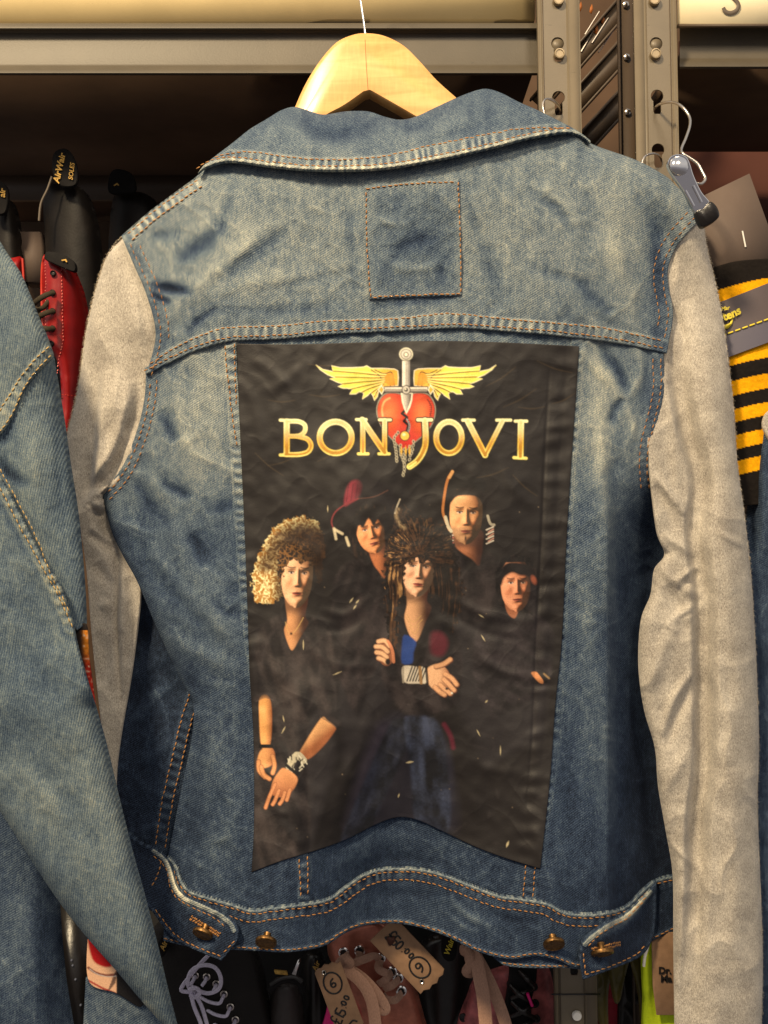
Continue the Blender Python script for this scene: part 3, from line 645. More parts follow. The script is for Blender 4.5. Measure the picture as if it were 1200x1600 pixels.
# inner lining edge that drops below the band at the right
li = Sheet(spl([(770, 1492), (800, 1494), (850, 1490), (905, 1500), (912, 1514), (880, 1512), (840, 1513), (800, 1511), (782, 1505)], 5, True), 2.0, lambda U, V: body_depth(U, V) + 0.001)
li.W += 0.2; li.seam([(785, 1507), (840, 1511), (905, 1511)], 4, 1.5, .8, 12, .2, .15, 35); li.flush(); o_l = li.build('band_lining', M_denim, jk, 0.002)
stitches(li, [[(785, 1505), (840, 1509), (905, 1509)]], o_l, M_thread)

wbS = box_blur(wb.D, 4)
def wb_at(U, V):
    t = wb.D; wb.D = wbS; d = wb.sample(np.clip(U, 262, 1050), V); wb.D = t; return d
def tab_piece(outl, top, base, seeds, bpos, bhole, pale):
    s = Sheet(outl, 1.6, base); s.W += 0.10; crumples(s, 0.5, seeds, 0.05)
    t = resam(top, 40); ring = np.concatenate([outl, outl[:1]])
    s.seam(offs(t, pale), 4, 3.0, .3, 14, .50, .06, seeds)                         # thick faded rolled edge
    for i in range(7):
        a = t[4 + i * 5]; s.fold([a, a + (np.array(bpos) - a) * 0.35 + np.array([0, 8])], 6, 2.0, .22)
    rest = outl
    s.seam(resam(ring, 120), 5, 1.2, .7, 12, .10, .14, seeds + 1)
    s.fold([(bpos[0] - 22, bpos[1] + 22), (bpos[0] - 8, bpos[1] + 30), (bpos[0] + 12, bpos[1] + 24)], 7, 2, .16)
    s.flush(); o = s.build('waist_tab', M_denim, jk, 0.004, lip=2.0)
    return s, o
def outer(poly): return np.asarray(poly, float)
lt_out = np.concatenate([spl([(200, 1300), (222, 1318), (240, 1326), (258, 1340), (268, 1356), (276, 1384), (290, 1400), (318, 1413), (345, 1426), (365, 1440), (373, 1454), (370, 1472)], 6), A([(346, 1501)]), spl([(310, 1487), (278, 1471), (258, 1452), (236, 1422), (215, 1400), (200, 1380)], 6)])
lt, o_lt = tab_piece(lt_out, [(240, 1330), (256, 1342), (264, 1358), (272, 1386), (287, 1403), (316, 1417), (343, 1430), (360, 1444), (365, 1454)], lambda U, V: wb_at(U, V) - 0.0085 + 0.004 * sst(345, 300, U) + 0.02 * sst(270, 205, U), 700, (325, 1452), None, 0)
stitches(lt, [[(240, 1338), (254, 1349), (262, 1364), (268, 1391), (283, 1409), (312, 1423), (338, 1436), (354, 1450)], [(366, 1470), (345, 1494)], [(345, 1494), (310, 1481), (280, 1465), (261, 1446), (238, 1415)], [(252, 1345), (247, 1365), (237, 1385)]], o_lt, M_thread, name='stitching')
rt_out = np.concatenate([spl([(1026, 1378), (1012, 1396), (1000, 1408), (976, 1428), (948, 1442), (923, 1460), (909, 1474), (905, 1497)], 6), A([(911, 1531)]), spl([(955, 1515), (997, 1497), (1016, 1476), (1024, 1445), (1026, 1400)], 6)])
rt, o_rt = tab_piece(rt_out, [(1014, 1392), (1000, 1408), (978, 1429), (950, 1444), (925, 1461), (912, 1474)], lambda U, V: wb_at(U, V) - 0.0085 + 0.004 * sst(920, 950, U), 720, (940, 1482), None, -3)
stitches(rt, [[(1010, 1402), (982, 1433), (955, 1449), (930, 1466), (917, 1482)], [(911, 1490), (913, 1505), (915, 1523)], [(915, 1523), (955, 1509), (993, 1492), (1010, 1474)]], o_rt, M_thread, name='stitching')

def shank_button(u, v, d, parent, r=17, tip=0.9, roll=0.0, name='button'):
    """brass tack button drooping so its face looks down and to the viewer"""
    ax = Vector((math.sin(roll) * .5, -math.cos(tip), -math.sin(tip))).normalized(); c = pt(u, v, d)
    R = r * S; o = MB().lathe([(0, .0), (R * .36, .0), (R * .30, R * .25), (R * .26, R * .55), (R * .5, R * .62), (R * .98, R * .68), (R, R * .80), (R * .97, R * .96), (R * .8, R * 1.02), (R * .74, R * .96), (R * .1, R * .93), (0, R * .93)], c, ax, 28).build(name, M_brass, parent, True, 35)
    return o
shank_button(418, 1459, float(wb.sample(418, 1459)), jk, 17, .66, -.15)
shank_button(863, 1462, float(wb.sample(863, 1462)), jk, 17, .66, .1)
def buttonhole(s, a, b, parent):
    a = A(a); b = A(b); L = np.linalg.norm(b - a); e = (b - a) / L; nrm = np.array([-e[1], e[0]]); ls = []
    for i in range(int(L / 2.2)):
        c = a + e * (i * 2.2 + 1)
        for sg in (-1, 1): ls.append([c + nrm * sg * .2, c + nrm * sg * 4.2])
    stitches(s, ls, parent, M_thread, 3.8, .3, 1.0, 'buttonhole')
buttonhole(lt, (298, 1434), (345, 1462), o_lt); buttonhole(rt, (925, 1485), (970, 1474), o_rt)
shank_button(322, 1446, float(lt.sample(322, 1446))  - 0.001, o_lt, 17, 0.75, -.6)
shank_button(938, 1473, float(rt.sample(938, 1473))  - 0.001, o_rt, 18, 0.95, .2)

# ---- sleeves
def fuzz(sheet, n, parent, seed, edge=None, ln=(2.0, 4.5)):
    r = np.random.RandomState(seed); lo = sheet.out.min(0); hi = sheet.out.max(0)
    u = r.uniform(lo[0], hi[0], n * 3); v = r.uniform(lo[1], min(hi[1], 1610), n * 3); k = inside(sheet.out, u, v); u = u[k][:n]; v = v[k][:n]
    if edge is not None:
        e = np.asarray(edge); t = r.uniform(0, len(e) - 1.001, 1600); i = t.astype(int); f = (t - i)[:, None]; p = e[i] * (1 - f) + e[i + 1] * f
        p = p + r.normal(0, .6, p.shape); u = np.concatenate([u, p[:, 0]]); v = np.concatenate([v, p[:, 1]])
    m = len(u); d = sheet.sample(u, v) + .001; an = r.uniform(0, 2 * math.pi, m); L = r.uniform(*ln, m); wd = 0.26
    du, dv = np.cos(an) * L, np.sin(an) * L * .8 + 1; nu, nv = -np.sin(an) * wd, np.cos(an) * wd
    P = np.stack([PX(u - nu, v - nv, d), PX(u + nu, v + nv, d), PX(u + du * .6, v + dv * .6, d - r.uniform(.8, 2.6, m) * S * 1.4), PX(u + du, v + dv, d - r.uniform(0, 2, m) * S)], 1).reshape(-1, 3)
    b = np.arange(m)[:, None] * 4; F = np.concatenate([b + np.array([[0, 1, 2]]), b + np.array([[1, 3, 2]])])
    o = mk('fuzz', P, F, M_fuzz, parent, None, False); o['kind'] = 'stuff'; return o
rs_in = [(1100, 335), (1070, 352), (1045, 385), (1030, 412), (1028, 444), (1036, 484), (1030, 544), (1022, 606), (1010, 660), (1014, 715), (1016, 740), (1027, 829), (1040, 866), (1024, 890), (1018, 930), (1003, 970), (999, 1040), (1008, 1110), (1025, 1170), (1030, 1230), (1042, 1300), (1053, 1370), (1054, 1480), (1056, 1620)]
rs_out = [(1100, 350), (1106, 390), (1118, 440), (1130, 500), (1138, 560), (1147, 640), (1152, 720), (1163, 800), (1172, 880), (1178, 960), (1183, 1060), (1186, 1160), (1184, 1260), (1189, 1400), (1192, 1500), (1190, 1620)]
rs_o = np.concatenate([spl(rs_in, 6)[::-1], spl(rs_out, 6)])
crease = [(1062, 545), (1072, 620), (1084, 690), (1092, 760), (1098, 850), (1104, 930), (1107, 1020), (1104, 1120), (1100, 1220), (1094, 1350), (1084, 1500), (1080, 1620)]
def rs_depth(U, V):
    c = np.interp(V, A(crease)[:, 1], A(crease)[:, 0]); g = sst(520, 640, V)
    bd_ = body_depth(np.minimum(U, 1050), np.minimum(V, 680)) + 0.001
    d = bd_ * sst(900, 640, V) + 0.030 * (1 - sst(900, 640, V))
    q = U - c
    q = q + 7 * vn(U * 0, V, 90, 75); am = .55 + .45 * vn(U * 0, V, 170, 76); d = d + g * 0.017 * am * sst(-24, -9, q) * (1 - sst(0, 22, q))
    d = d - g * 0.006 * np.exp(-((q - 38) / 28.0) ** 2)
    return d + 0.003 * vn(U, V, 120, 71)
rs = Sheet(rs_o, 2.2, rs_depth)
for sc, am, sd in ((70, 3.0, 1), (30, 1.3, 2), (13, .5, 3), (6, .25, 4)): rs.H += .8 * am * (vn(rs.U, rs.V, sc, 800 + sd) if sc < 60 else crumple(rs.U, rs.V, sc, 800 + sd, 1.2, 1.6))
for p, w_, h in [([(1020, 740), (1045, 770), (1070, 805)], 6, 5), ([(1020, 760), (1040, 790), (1055, 830)], 9, -5), ([(1035, 835), (1060, 850), (1085, 870)], 7, 4), ([(1030, 875), (1050, 905), (1080, 925), (1093, 935)], 8, 5),
                 ([(1055, 910), (1075, 895), (1088, 885)], 5, 5), ([(1060, 925), (1080, 905), (1092, 890)], 6, -5), ([(1040, 915), (1060, 950), (1075, 1000)], 12, -5), ([(1050, 970), (1070, 955), (1088, 945)], 6, 5), ([(1040, 975), (1060, 990)], 6, 3),
                 ([(1010, 1080), (1030, 1040), (1045, 985)], 12, 5), ([(1035, 1150), (1055, 1090), (1085, 1045)], 7, 6), ([(1040, 1170), (1062, 1110), (1092, 1060)], 10, -6), ([(1030, 1250), (1060, 1200), (1080, 1160)], 10, 4),
                 ([(1120, 830), (1140, 842), (1165, 855)], 6, 3.5), ([(1125, 1000), (1140, 1050), (1140, 1110)], 14, -4), ([(1070, 1200), (1065, 1300), (1070, 1420), (1075, 1540)], 14, 6), ([(1060, 1250), (1052, 1350)], 10, -4),
                 ([(1115, 1300), (1125, 1400), (1120, 1520)], 16, -4), ([(1150, 1200), (1155, 1350), (1150, 1500)], 18, 5), ([(1050, 600), (1055, 700), (1060, 790)], 10, 4), ([(1070, 470), (1085, 500), (1095, 540)], 14, 4), ([(1050, 480), (1065, 520), (1070, 570)], 8, -4)]:
    rs.fold(p, w_, h)
rs.roll(spl(rs_out, 6), 46, 0.022); rs.roll(spl(rs_in[12:], 6), 20, 0.009)
rs.flush(); o_r = rs.build('sleeve', M_fleece, jk, 0.004)
fuzz(rs, 10, o_r, 5, np.concatenate([spl(rs_out, 6)]))
ls_out = np.concatenate([spl([(196, 366), (182, 378), (168, 398), (154, 435), (142, 480), (132, 530), (124, 590), (114, 640), (104, 680), (100, 730), (118, 790), (128, 840), (136, 900), (142, 980), (150, 1060), (158, 1130), (168, 1200), (172, 1260)], 6),
                         spl([(180, 1255), (182, 1200), (190, 1140), (204, 1060), (214, 985), (220, 925), (218, 880), (200, 830), (200, 770), (225, 710), (238, 640), (245, 580), (255, 530), (245, 470), (228, 420), (205, 372)], 6)])
def ls_depth(U, V):
    d = 0.036 + 0.006 * sst(200, 110, U)
    q = U - np.interp(V, [560, 700, 790], [160, 152, 142]); d = d - 0.011 * sst(-7, 5, q) * sst(560, 640, V) * sst(800, 740, V)
    d = d + 0.010 * sst(800, 900, V) + 0.003 * vn(U, V, 90, 73)
    e, sg, _ = near(np.concatenate([resam(arm_l, 30), resam(arm_l2, 30), resam(edge_l[:9], 20)[1:]]), U, V, 70)
    k = sst(30, 5, e) * (1 - .75 * np.exp(-((U - 150) / 22) ** 2 - ((V - 782) / 26) ** 2)); k = np.where((sg < 0) & (e < 70), 1.0, k)
    return d * (1 - k) + np.maximum(d, body_depth(U, V) + 0.006 + 0.008 * sst(760, 800, V)) * k
ls = Sheet(ls_out, 2.2, ls_depth)
for sc, am, sd in ((60, 2.4, 1), (30, 1.2, 2), (13, .45, 3), (6, .25, 4)): ls.H += am * (vn(ls.U, ls.V, sc, 820 + sd) if sc < 60 else crumple(ls.U, ls.V, sc, 820 + sd, 1.2, 1.6))
for p, w_, h in [([(135, 795), (145, 775), (165, 765), (185, 745), (205, 700), (215, 660)], 7, 8), ([(140, 800), (150, 790), (158, 800)], 7, 6), ([(138, 785), (150, 800), (162, 805)], 5, -7), ([(185, 640), (170, 680), (168, 720)], 11, -4),
                 ([(140, 820), (160, 835), (178, 850)], 6, 5), ([(138, 832), (158, 850), (175, 862)], 6, -5), ([(183, 850), (184, 900), (182, 960), (185, 1040), (190, 1100)], 4, -7), ([(195, 870), (192, 930), (190, 990)], 8, 5),
                 ([(150, 880), (165, 905), (175, 900)], 9, -4), ([(155, 950), (170, 940)], 7, 4), ([(150, 990), (165, 1020), (160, 1070)], 12, -4), ([(200, 940), (205, 985), (198, 1040)], 6, -5), ([(150, 500), (170, 560), (160, 620)], 18, 3), ([(208, 450), (216, 500), (222, 560)], 8, 4)]:
    ls.fold(p, w_, h)
ls.roll(spl([(196, 366), (168, 398), (154, 435), (142, 480), (132, 530), (124, 590), (114, 640), (104, 680), (100, 730)], 6), 34, 0.014)
ls.flush(); o_s = ls.build('sleeve', M_fleece, jk, 0.004)
fuzz(ls, 10, o_s, 6, spl([(190, 370), (168, 398), (154, 435), (142, 480), (132, 530), (124, 590), (114, 640), (104, 680)], 6))
# ================================================================ printed panel (flat ink on cloth, drawn into the paint of a fine mesh)
class Canvas:
    def __init__(s, x0, y0, x1, y1, r, col):
        s.x0, s.y0, s.r = x0, y0, r; s.U, s.V = np.meshgrid(np.arange(x0, x1, r), np.arange(y0, y1, r), indexing='ij')
        s.I = np.zeros(s.U.shape + (3,)) + np.array(col)
    def win(s, lo, hi, m):
        i0 = max(int((lo[0] - m - s.x0) / s.r), 0); i1 = min(int((hi[0] + m - s.x0) / s.r) + 2, s.U.shape[0]); j0 = max(int((lo[1] - m - s.y0) / s.r), 0); j1 = min(int((hi[1] + m - s.y0) / s.r) + 2, s.U.shape[1])
        return slice(i0, i1), slice(j0, j1)
    def put(s, w, a, col):
        a = np.clip(a, 0, 1)[..., None]; c = col(s.U[w], s.V[w]) if callable(col) else np.array(col)
        s.I[w] = s.I[w] * (1 - a) + c * a
    def fill(s, pts, col, soft=0.7, alpha=1.0, smooth=0):
        p = spl(pts, smooth, True) if smooth else np.asarray(pts, float)
        w = s.win(p.min(0), p.max(0), soft * 2 + 1); U, V = s.U[w], s.V[w]
        if U.size == 0: return
        ins = inside(p, U, V); d, _, _ = near(np.concatenate([p, p[:1]]), U, V, soft * 2 + 2)
        sd = np.where(ins, np.minimum(d, 99), -np.minimum(d, 99)); s.put(w, alpha * np.clip(0.5 + sd / (2 * soft), 0, 1), col)
    def stroke(s, pts, wd, col, alpha=1.0, smooth=0, soft=0.5, taper=False):
        p = spl(pts, smooth) if smooth and len(pts) > 2 else np.asarray(pts, float)
        w = s.win(p.min(0), p.max(0), wd + 2); U, V = s.U[w], s.V[w]
        if U.size == 0: return
        d, _, t = near(p, U, V, wd + 3); hw = wd / 2
        if taper: hw = hw * np.clip(np.sin(np.clip(t / max(plen(p), 1e-6), 0.03, 0.97) * math.pi), 0.15, 1)
        s.put(w, alpha * np.clip(0.5 + (hw - d) / (2 * soft), 0, 1), col)
    def ell(s, cx, cy, rx, ry, col, soft=1.0, alpha=1.0, rot=0.0):
        w = s.win((cx - max(rx, ry), cy - max(rx, ry)), (cx + max(rx, ry), cy + max(rx, ry)), soft * 2 + 1); U, V = s.U[w] - cx, s.V[w] - cy
        c, n = math.cos(rot), math.sin(rot); x = U * c + V * n; y = -U * n + V * c; q = np.sqrt((x / rx) ** 2 + (y / ry) ** 2)
        s.put(w, alpha * np.clip(0.5 + (1 - q) * min(rx, ry) / (2 * soft), 0, 1), col)
    def glow(s, cx, cy, rx, ry, col, alpha=1.0, rot=0.0):
        w = s.win((cx - 2.2 * max(rx, ry), cy - 2.2 * max(rx, ry)), (cx + 2.2 * max(rx, ry), cy + 2.2 * max(rx, ry)), 0); U, V = s.U[w] - cx, s.V[w] - cy
        c, n = math.cos(rot), math.sin(rot); x = U * c + V * n; y = -U * n + V * c; s.put(w, alpha * np.exp(-(x / rx) ** 2 - (y / ry) ** 2), col)
    def at(s, u, v):
        x = np.clip((u - s.x0) / s.r, 0, s.U.shape[0] - 1.001); y = np.clip((v - s.y0) / s.r, 0, s.U.shape[1] - 1.001); i = x.astype(int); j = y.astype(int); fx = (x - i)[..., None]; fy = (y - j)[..., None]; I = s.I
        return (I[i, j] * (1 - fx) + I[i + 1, j] * fx) * (1 - fy) + (I[i, j + 1] * (1 - fx) + I[i + 1, j + 1] * fx) * fy
c_ = lambda r, g, b: np.array(srgb(r, g, b))
def mixc(a, b, t): return np.array(a) * (1 - t) + np.array(b) * t
INK = c_(27, 22, 21)
cv = Canvas(362, 526, 914, 1372, 0.8, INK)
SK1, SK2, SK3 = c_(240, 188, 138), c_(206, 136, 88), c_(96, 52, 34)
pr = random.Random(21)
def V2(o, ax, ay, p, flip=1): return [(o[0] + ax * flip * x, o[1] + ay * y) for x, y in p]

# -- clothes in near black tones
cv.fill([(398, 985), (440, 960), (500, 965), (530, 1000), (520, 1100), (525, 1180), (480, 1350), (398, 1360)], c_(46, 42, 44), 6, .8)
cv.fill([(530, 900), (600, 900), (640, 1000), (610, 1120), (540, 1200), (520, 1050)], c_(44, 40, 42), 8, .8)
cv.fill([(600, 1130), (640, 1118), (680, 1130), (705, 1200), (712, 1300), (640, 1290), (560, 1320), (545, 1300)], c_(36, 34, 46), 9, .75, 6)
cv.stroke([(600, 1140), (575, 1200), (550, 1290)], 26, c_(54, 48, 62), .7, 6, 8); cv.stroke([(655, 1130), (690, 1180), (694, 1260)], 22, c_(44, 44, 60), .7, 6, 8)
cv.stroke([(636, 1125), (638, 1140), (640, 1150)], 8, c_(120, 122, 165), .6, 4, 3)
cv.fill([(700, 960), (800, 950), (860, 1000), (850, 1150), (760, 1200), (715, 1100)], c_(42, 38, 40), 8, .8)
for _ in range(60):
    x, y = pr.uniform(400, 860), pr.uniform(980, 1330); a = pr.uniform(0, 3.1); L = pr.uniform(8, 30)
    cv.stroke([(x, y), (x + math.cos(a) * L, y + math.sin(a) * L)], pr.uniform(2, 6), c_(60, 54, 54) if pr.random() < .5 else c_(26, 22, 22), .35, 0, 3, True)
def cloth(pts, c1, c2, ang, seed, a=.9):
    p = spl(pts, 5, True); wn = cv.win(p.min(0), p.max(0), 16); U, V = cv.U[wn], cv.V[wn]; ins = inside(p, U, V); d, _, _ = near(np.concatenate([p, p[:1]]), U, V, 30); sd = np.where(ins, np.minimum(d, 30), -np.minimum(d, 30))
    f_ = np.clip(.5 + .5 * vn(U, V, 22, seed, ang, 2.6) + .35 * vn(U, V, 9, seed + 1, ang, 2.4) + .12 * vn(U, V, 3, seed + 2), 0, 1) ** 1.6
    cv.put(wn, a * sst(-3, 5, sd), mixc(c1, c2, f_[..., None]))
cloth([(398, 1000), (436, 962), (456, 1010), (482, 962), (520, 985), (534, 1060), (512, 1120), (496, 1110), (480, 1160), (482, 1340), (402, 1350), (400, 1100)], c_(24, 19, 20), c_(70, 61, 59), 1.3, 401)
cloth([(524, 900), (560, 872), (600, 905), (612, 1000), (585, 1050), (560, 1120), (530, 1060), (515, 980)], c_(24, 19, 20), c_(62, 53, 53), 1.9, 411)
cloth([(606, 1000), (630, 985), (632, 1040), (660, 1035), (672, 985), (705, 975), (722, 1030), (712, 1100), (640, 1120), (596, 1060)], c_(22, 17, 18), c_(58, 50, 50), 1.2, 421)
cloth([(690, 890), (712, 860), (740, 888), (764, 862), (790, 900), (786, 950), (730, 980), (712, 940)], c_(22, 17, 18), c_(58, 50, 50), 1.6, 431)
cloth([(745, 985), (782, 950), (804, 968), (832, 955), (866, 990), (860, 1060), (836, 1090), (770, 1120), (740, 1060)], c_(24, 19, 20), c_(62, 55, 58), .5, 441)
cloth([(606, 1135), (622, 1122), (640, 1126), (636, 1170), (600, 1250), (572, 1310), (530, 1320), (568, 1220)], c_(16, 16, 20), c_(52, 56, 74), 1.9, 461)
cloth([(630, 1128), (650, 1118), (684, 1128), (700, 1190), (702, 1300), (664, 1284), (646, 1276), (640, 1200)], c_(18, 18, 23), c_(62, 70, 94), 1.5, 451)
def clump(cx, cy, rx, ry, n, cols, ln=7, wd=1.2, curl=1.6, rmin=0.0, a0=0, a1=2 * math.pi, alpha=.8, out=None):
    for _ in range(n):
        a = pr.uniform(a0, a1); r = math.sqrt(pr.uniform(rmin ** 2, 1)); x = cx + math.cos(a) * rx * r; y = cy + math.sin(a) * ry * r
        t = pr.uniform(0, 6.28) if out is None else a + out + pr.uniform(-.5, .5); p = [(x, y)]
        for k in range(4): t += pr.uniform(-curl, curl) * .5; x += math.cos(t) * ln / 4; y += math.sin(t) * ln / 4; p.append((x, y))
        cv.stroke(p, pr.uniform(.6, 1.4) * wd, cols[pr.randrange(len(cols))], alpha * pr.uniform(.5, 1), 3, .5, True)
def face(cx, cy, w, h, tilt=0.0, lit=-1, base=SK1, shade=SK3, turn=0.0, beard=0, lipc=None, brow=2.2, half=0.35):
    """generic head: a small relief of a face, shaded by one hard light from the upper left and printed flat"""
    w *= 1.09; R = max(w, h) * .62; wn = cv.win((cx - R, cy - R), (cx + R, cy + R), 2); U, V = cv.U[wn], cv.V[wn]
    c, n = math.cos(tilt), math.sin(tilt); X = ((U - cx) * c + (V - cy) * n) / (w / 2); Y = (-(U - cx) * n + (V - cy) * c) / (h / 2)
    hwf = lambda y: np.interp(y, [-1.1, -1.0, -.8, -.5, -.1, .25, .5, .7, .85, .95, 1.02, 1.1], [.5, .62, .82, .95, .97, .93, .84, .70, .52, .36, .14, .0]) + 1e-3
    G = lambda a, b, sa, sb: np.exp(-(a / sa) ** 2 - (b / sb) ** 2)
    def zf(x, y):
        hw = hwf(y); q = np.clip(1 - (x / hw) ** 2, 0, 1); z = .80 * q ** .5 - .10 * np.clip(np.abs(y) - .5, 0, 1); xf = x - turn * .34 * np.sqrt(q)
        z = z + (.08 + .19 * sst(-.3, .22, y)) * np.exp(-(xf / (.09 + .07 * sst(-.3, .25, y))) ** 2) * sst(-.42, -.25, y) * (1 - sst(.24, .33, y))
        z = z + .07 * (G(xf - .13, y - .24, .07, .05) + G(xf + .13, y - .24, .07, .05))
        for s_ in (-1, 1):
            z = z + .10 * G(xf - s_ * .38, y + .33, .26, .06) - .15 * G(xf - s_ * .37, y + .17, .22, .10) + .09 * G(xf - s_ * .39, y + .155, .15, .055)
            z = z + .10 * G(xf - s_ * .56, y - .10, .2, .13) - .07 * G(xf - s_ * .55, y - .45, .16, .2)
        z = z + .07 * G(xf, y - .49, .22, .035) + .09 * G(xf, y - .565, .19, .04) - .10 * G(xf, y - .525, .27, .013) - .07 * G(xf, y - .67, .2, .05) + .10 * G(xf, y - .84, .24, .10)
        return z
    e = .02; z = zf(X, Y); k = w / h; gx = (zf(X + e, Y) - zf(X - e, Y)) / (2 * e); gy = (zf(X, Y + e) - zf(X, Y - e)) / (2 * e) * k
    L = np.array([-.70 - .25 * (.35 - half), -.34, .58]); L /= np.linalg.norm(L); nn = np.sqrt(gx ** 2 + gy ** 2 + 1)
    lam = np.clip((-gx * L[0] - gy * L[1] + L[2]) / nn, 0, 1); sh = np.zeros(z.shape)
    for t in np.linspace(.04, .7, 16): sh = np.maximum(sh, sst(0, .05, zf(X + L[0] * t, Y + L[1] * t * k) - z - L[2] * t))
    sh = box_blur(sh, 1); lam = lam * (1 - .72 * sh); spec = np.clip((-gx * L[0] * .5 - gy * L[1] * .5 + (L[2] + 1) * .5) / nn, 0, 1) ** 30 * (1 - sh)
    q = np.sqrt(np.clip(1 - (X / hwf(Y)) ** 2, 0, 1)); xf = X - turn * .34 * q; alb = np.ones(z.shape + (3,)) * base
    alb = mixc(alb, base * np.array([1.0, .72, .62]), (.5 * (G(xf - .5, Y - .22, .25, .16) + G(xf + .5, Y - .22, .25, .16)) + .5 * G(xf, Y - .24, .12, .08)).clip(0, 1)[..., None])
    lc = lipc if lipc is not None else c_(176, 92, 78)
    alb = mixc(alb, lc, np.clip((1 - sst(.22, .31, np.abs(xf))) * (1 - sst(.045, .085, np.abs(Y - .53) + .12 * np.abs(xf))), 0, 1)[..., None])
    alb = mixc(alb, c_(50, 24, 20), np.clip(G(xf, Y - .527 - .04 * xf ** 2, .25, .016) * 1.1, 0, 1)[..., None])
    if beard: alb = mixc(alb, c_(92, 70, 56), (.55 * sst(.30, .5, Y) * (1 - .6 * G(xf, Y - .53, .3, .07)))[..., None]); alb = mixc(alb, c_(36, 22, 18), np.clip(1.2 * G(xf, Y - .80, .05, .10), 0, 1)[..., None])
    for s_ in (-1, 1):
        ex = xf - s_ * .385; ey = Y + .165; lid = np.exp(-((ey + .045 - .35 * ex ** 2 * 1.2) / .020) ** 2) * (1 - sst(.16, .22, np.abs(ex)))
        op = (1 - sst(.85, 1.05, np.sqrt((ex / .165) ** 2 + (ey / .05) ** 2)))[..., None]
        alb = mixc(alb, c_(205, 188, 176), op * .85); alb = mixc(alb, c_(36, 24, 20), (1 - sst(.045, .075, np.sqrt(ex ** 2 + (ey * 1.7) ** 2)))[..., None] * op ** .5)
        alb = mixc(alb, c_(34, 20, 16), np.clip(lid * 1.1, 0, 1)[..., None]); alb = mixc(alb, base * np.array([.62, .48, .42]), (.55 * G(ex, ey + .10, .2, .03))[..., None])
        bw = np.exp(-((Y + .36 + .10 * (xf - s_ * .38) ** 2 * 4 - .02 * (1 - np.abs(ex))) / (.022 * brow / 2)) ** 2) * (1 - sst(.20, .30, np.abs(ex))); alb = mixc(alb, c_(52, 32, 24), np.clip(bw * .9, 0, 1)[..., None])
    for s_ in (-1, 1): alb = mixc(alb, c_(60, 28, 22), np.clip(G(xf - s_ * .085, Y - .30, .05, .018), 0, 1)[..., None] * .8)
    alb = alb * (1 + .05 * vn(U, V, 3, 92) + .05 * vn(U, V, 1.6, 93))[..., None]
    warm = np.stack([lam ** .85, lam ** 1.05, lam ** 1.2], -1)
    col = alb * (warm * 1.2 + .08) + np.array([.30, .25, .18]) * (spec * .45)[..., None]
    hw = hwf(Y); a = np.clip((hw - np.abs(X)) * w / 2 / 1.4, 0, 1) * np.clip((1.03 - np.abs(Y)) * h / 2 / 1.5, 0, 1)
    cv.put(wn, a, col)
    return lambda x, y: (cx + (x * w / 2) * c - (y * h / 2) * n, cy + (x * w / 2) * n + (y * h / 2) * c)
def hair(outl, colf, rough=3.0, seed=1, soft=1.4):
    """mass of hair: ragged outline, colour from a function of (U, V, distance to the outline)"""
    p = spl(outl, 6, True); wn = cv.win(p.min(0), p.max(0), 8); U, V = cv.U[wn], cv.V[wn]
    ins = inside(p, U, V); d, _, _ = near(np.concatenate([p, p[:1]]), U, V, 60); d = np.minimum(d, 60); sd = np.where(ins, d, -d)
    sd = sd + rough * vn(U, V, 4.5, seed) + rough * .6 * vn(U, V, 2.2, seed + 1)
    cv.put(wn, sst(-soft, soft, sd), colf(U, V, sd))
# 1 curly blond hair at the left
def curls(U, V, sd):
    n1 = np.abs(vn(U + 3 * vn(U, V, 6, 301), V + 3 * vn(U, V, 6, 302), 4.2, 303)); n2 = vn(U, V, 2.0, 304); cur = np.clip(1.1 - 2.2 * n1 + .5 * n2, 0, 1.2)
    side = sst(470, 405, U + .25 * (V - 860)) + .5 * sst(836, 815, V) * sst(515, 480, U); rim = np.exp(-np.clip(sd, 0, 99) / 8.0) * np.clip(side, 0, 1) + .9 * sst(436, 420, U) * sst(886, 902, V)
    rim = np.clip(rim, 0, 1); base = mixc(c_(40, 26, 18), c_(104, 70, 36), (cur * (.22 + .7 * sst(480, 415, U)))[..., None])
    return mixc(base, mixc(c_(176, 124, 54), c_(255, 238, 176), cur[..., None]), rim[..., None] ** .8)
hair([(396, 930), (395, 900), (402, 872), (414, 848), (426, 828), (446, 814), (470, 808), (492, 813), (504, 830), (508, 856), (504, 882), (496, 900), (490, 880), (440, 880), (440, 930), (424, 942), (406, 942)], curls, 3.4, 310)
cv.fill([(447, 930), (480, 930), (477, 962), (482, 974), (468, 998), (457, 1016), (450, 1006), (444, 984), (449, 968)], lambda U, V: mixc(mixc(c_(214, 152, 102), c_(60, 34, 24), sst(452, 476, U)[..., None]), c_(70, 38, 26), sst(966, 950, V)[..., None] * .7), 1, 1, 4)
face(464, 903, 48, 92, 0.05, -1, c_(238, 190, 148), SK3, .12, 0, None, 2.0, .45)
hair([(434, 905), (434, 868), (446, 852), (484, 850), (502, 868), (502, 908), (494, 905), (490, 888), (480, 876), (470, 881), (460, 874), (450, 880), (444, 890), (441, 905)], lambda U, V, sd: mixc(c_(38, 25, 17), c_(134, 92, 46), (np.clip(1.0 - 2.4 * np.abs(vn(U, V, 3.6, 321)) + .4 * vn(U, V, 1.8, 322), 0, 1) * sst(505, 440, U))[..., None]), 2.6, 320)
cv.stroke([(446, 972), (452, 990), (462, 985), (474, 965)], 1, c_(220, 180, 110), .8, 4); cv.ell(455, 990, 2, 2, c_(60, 34, 24))
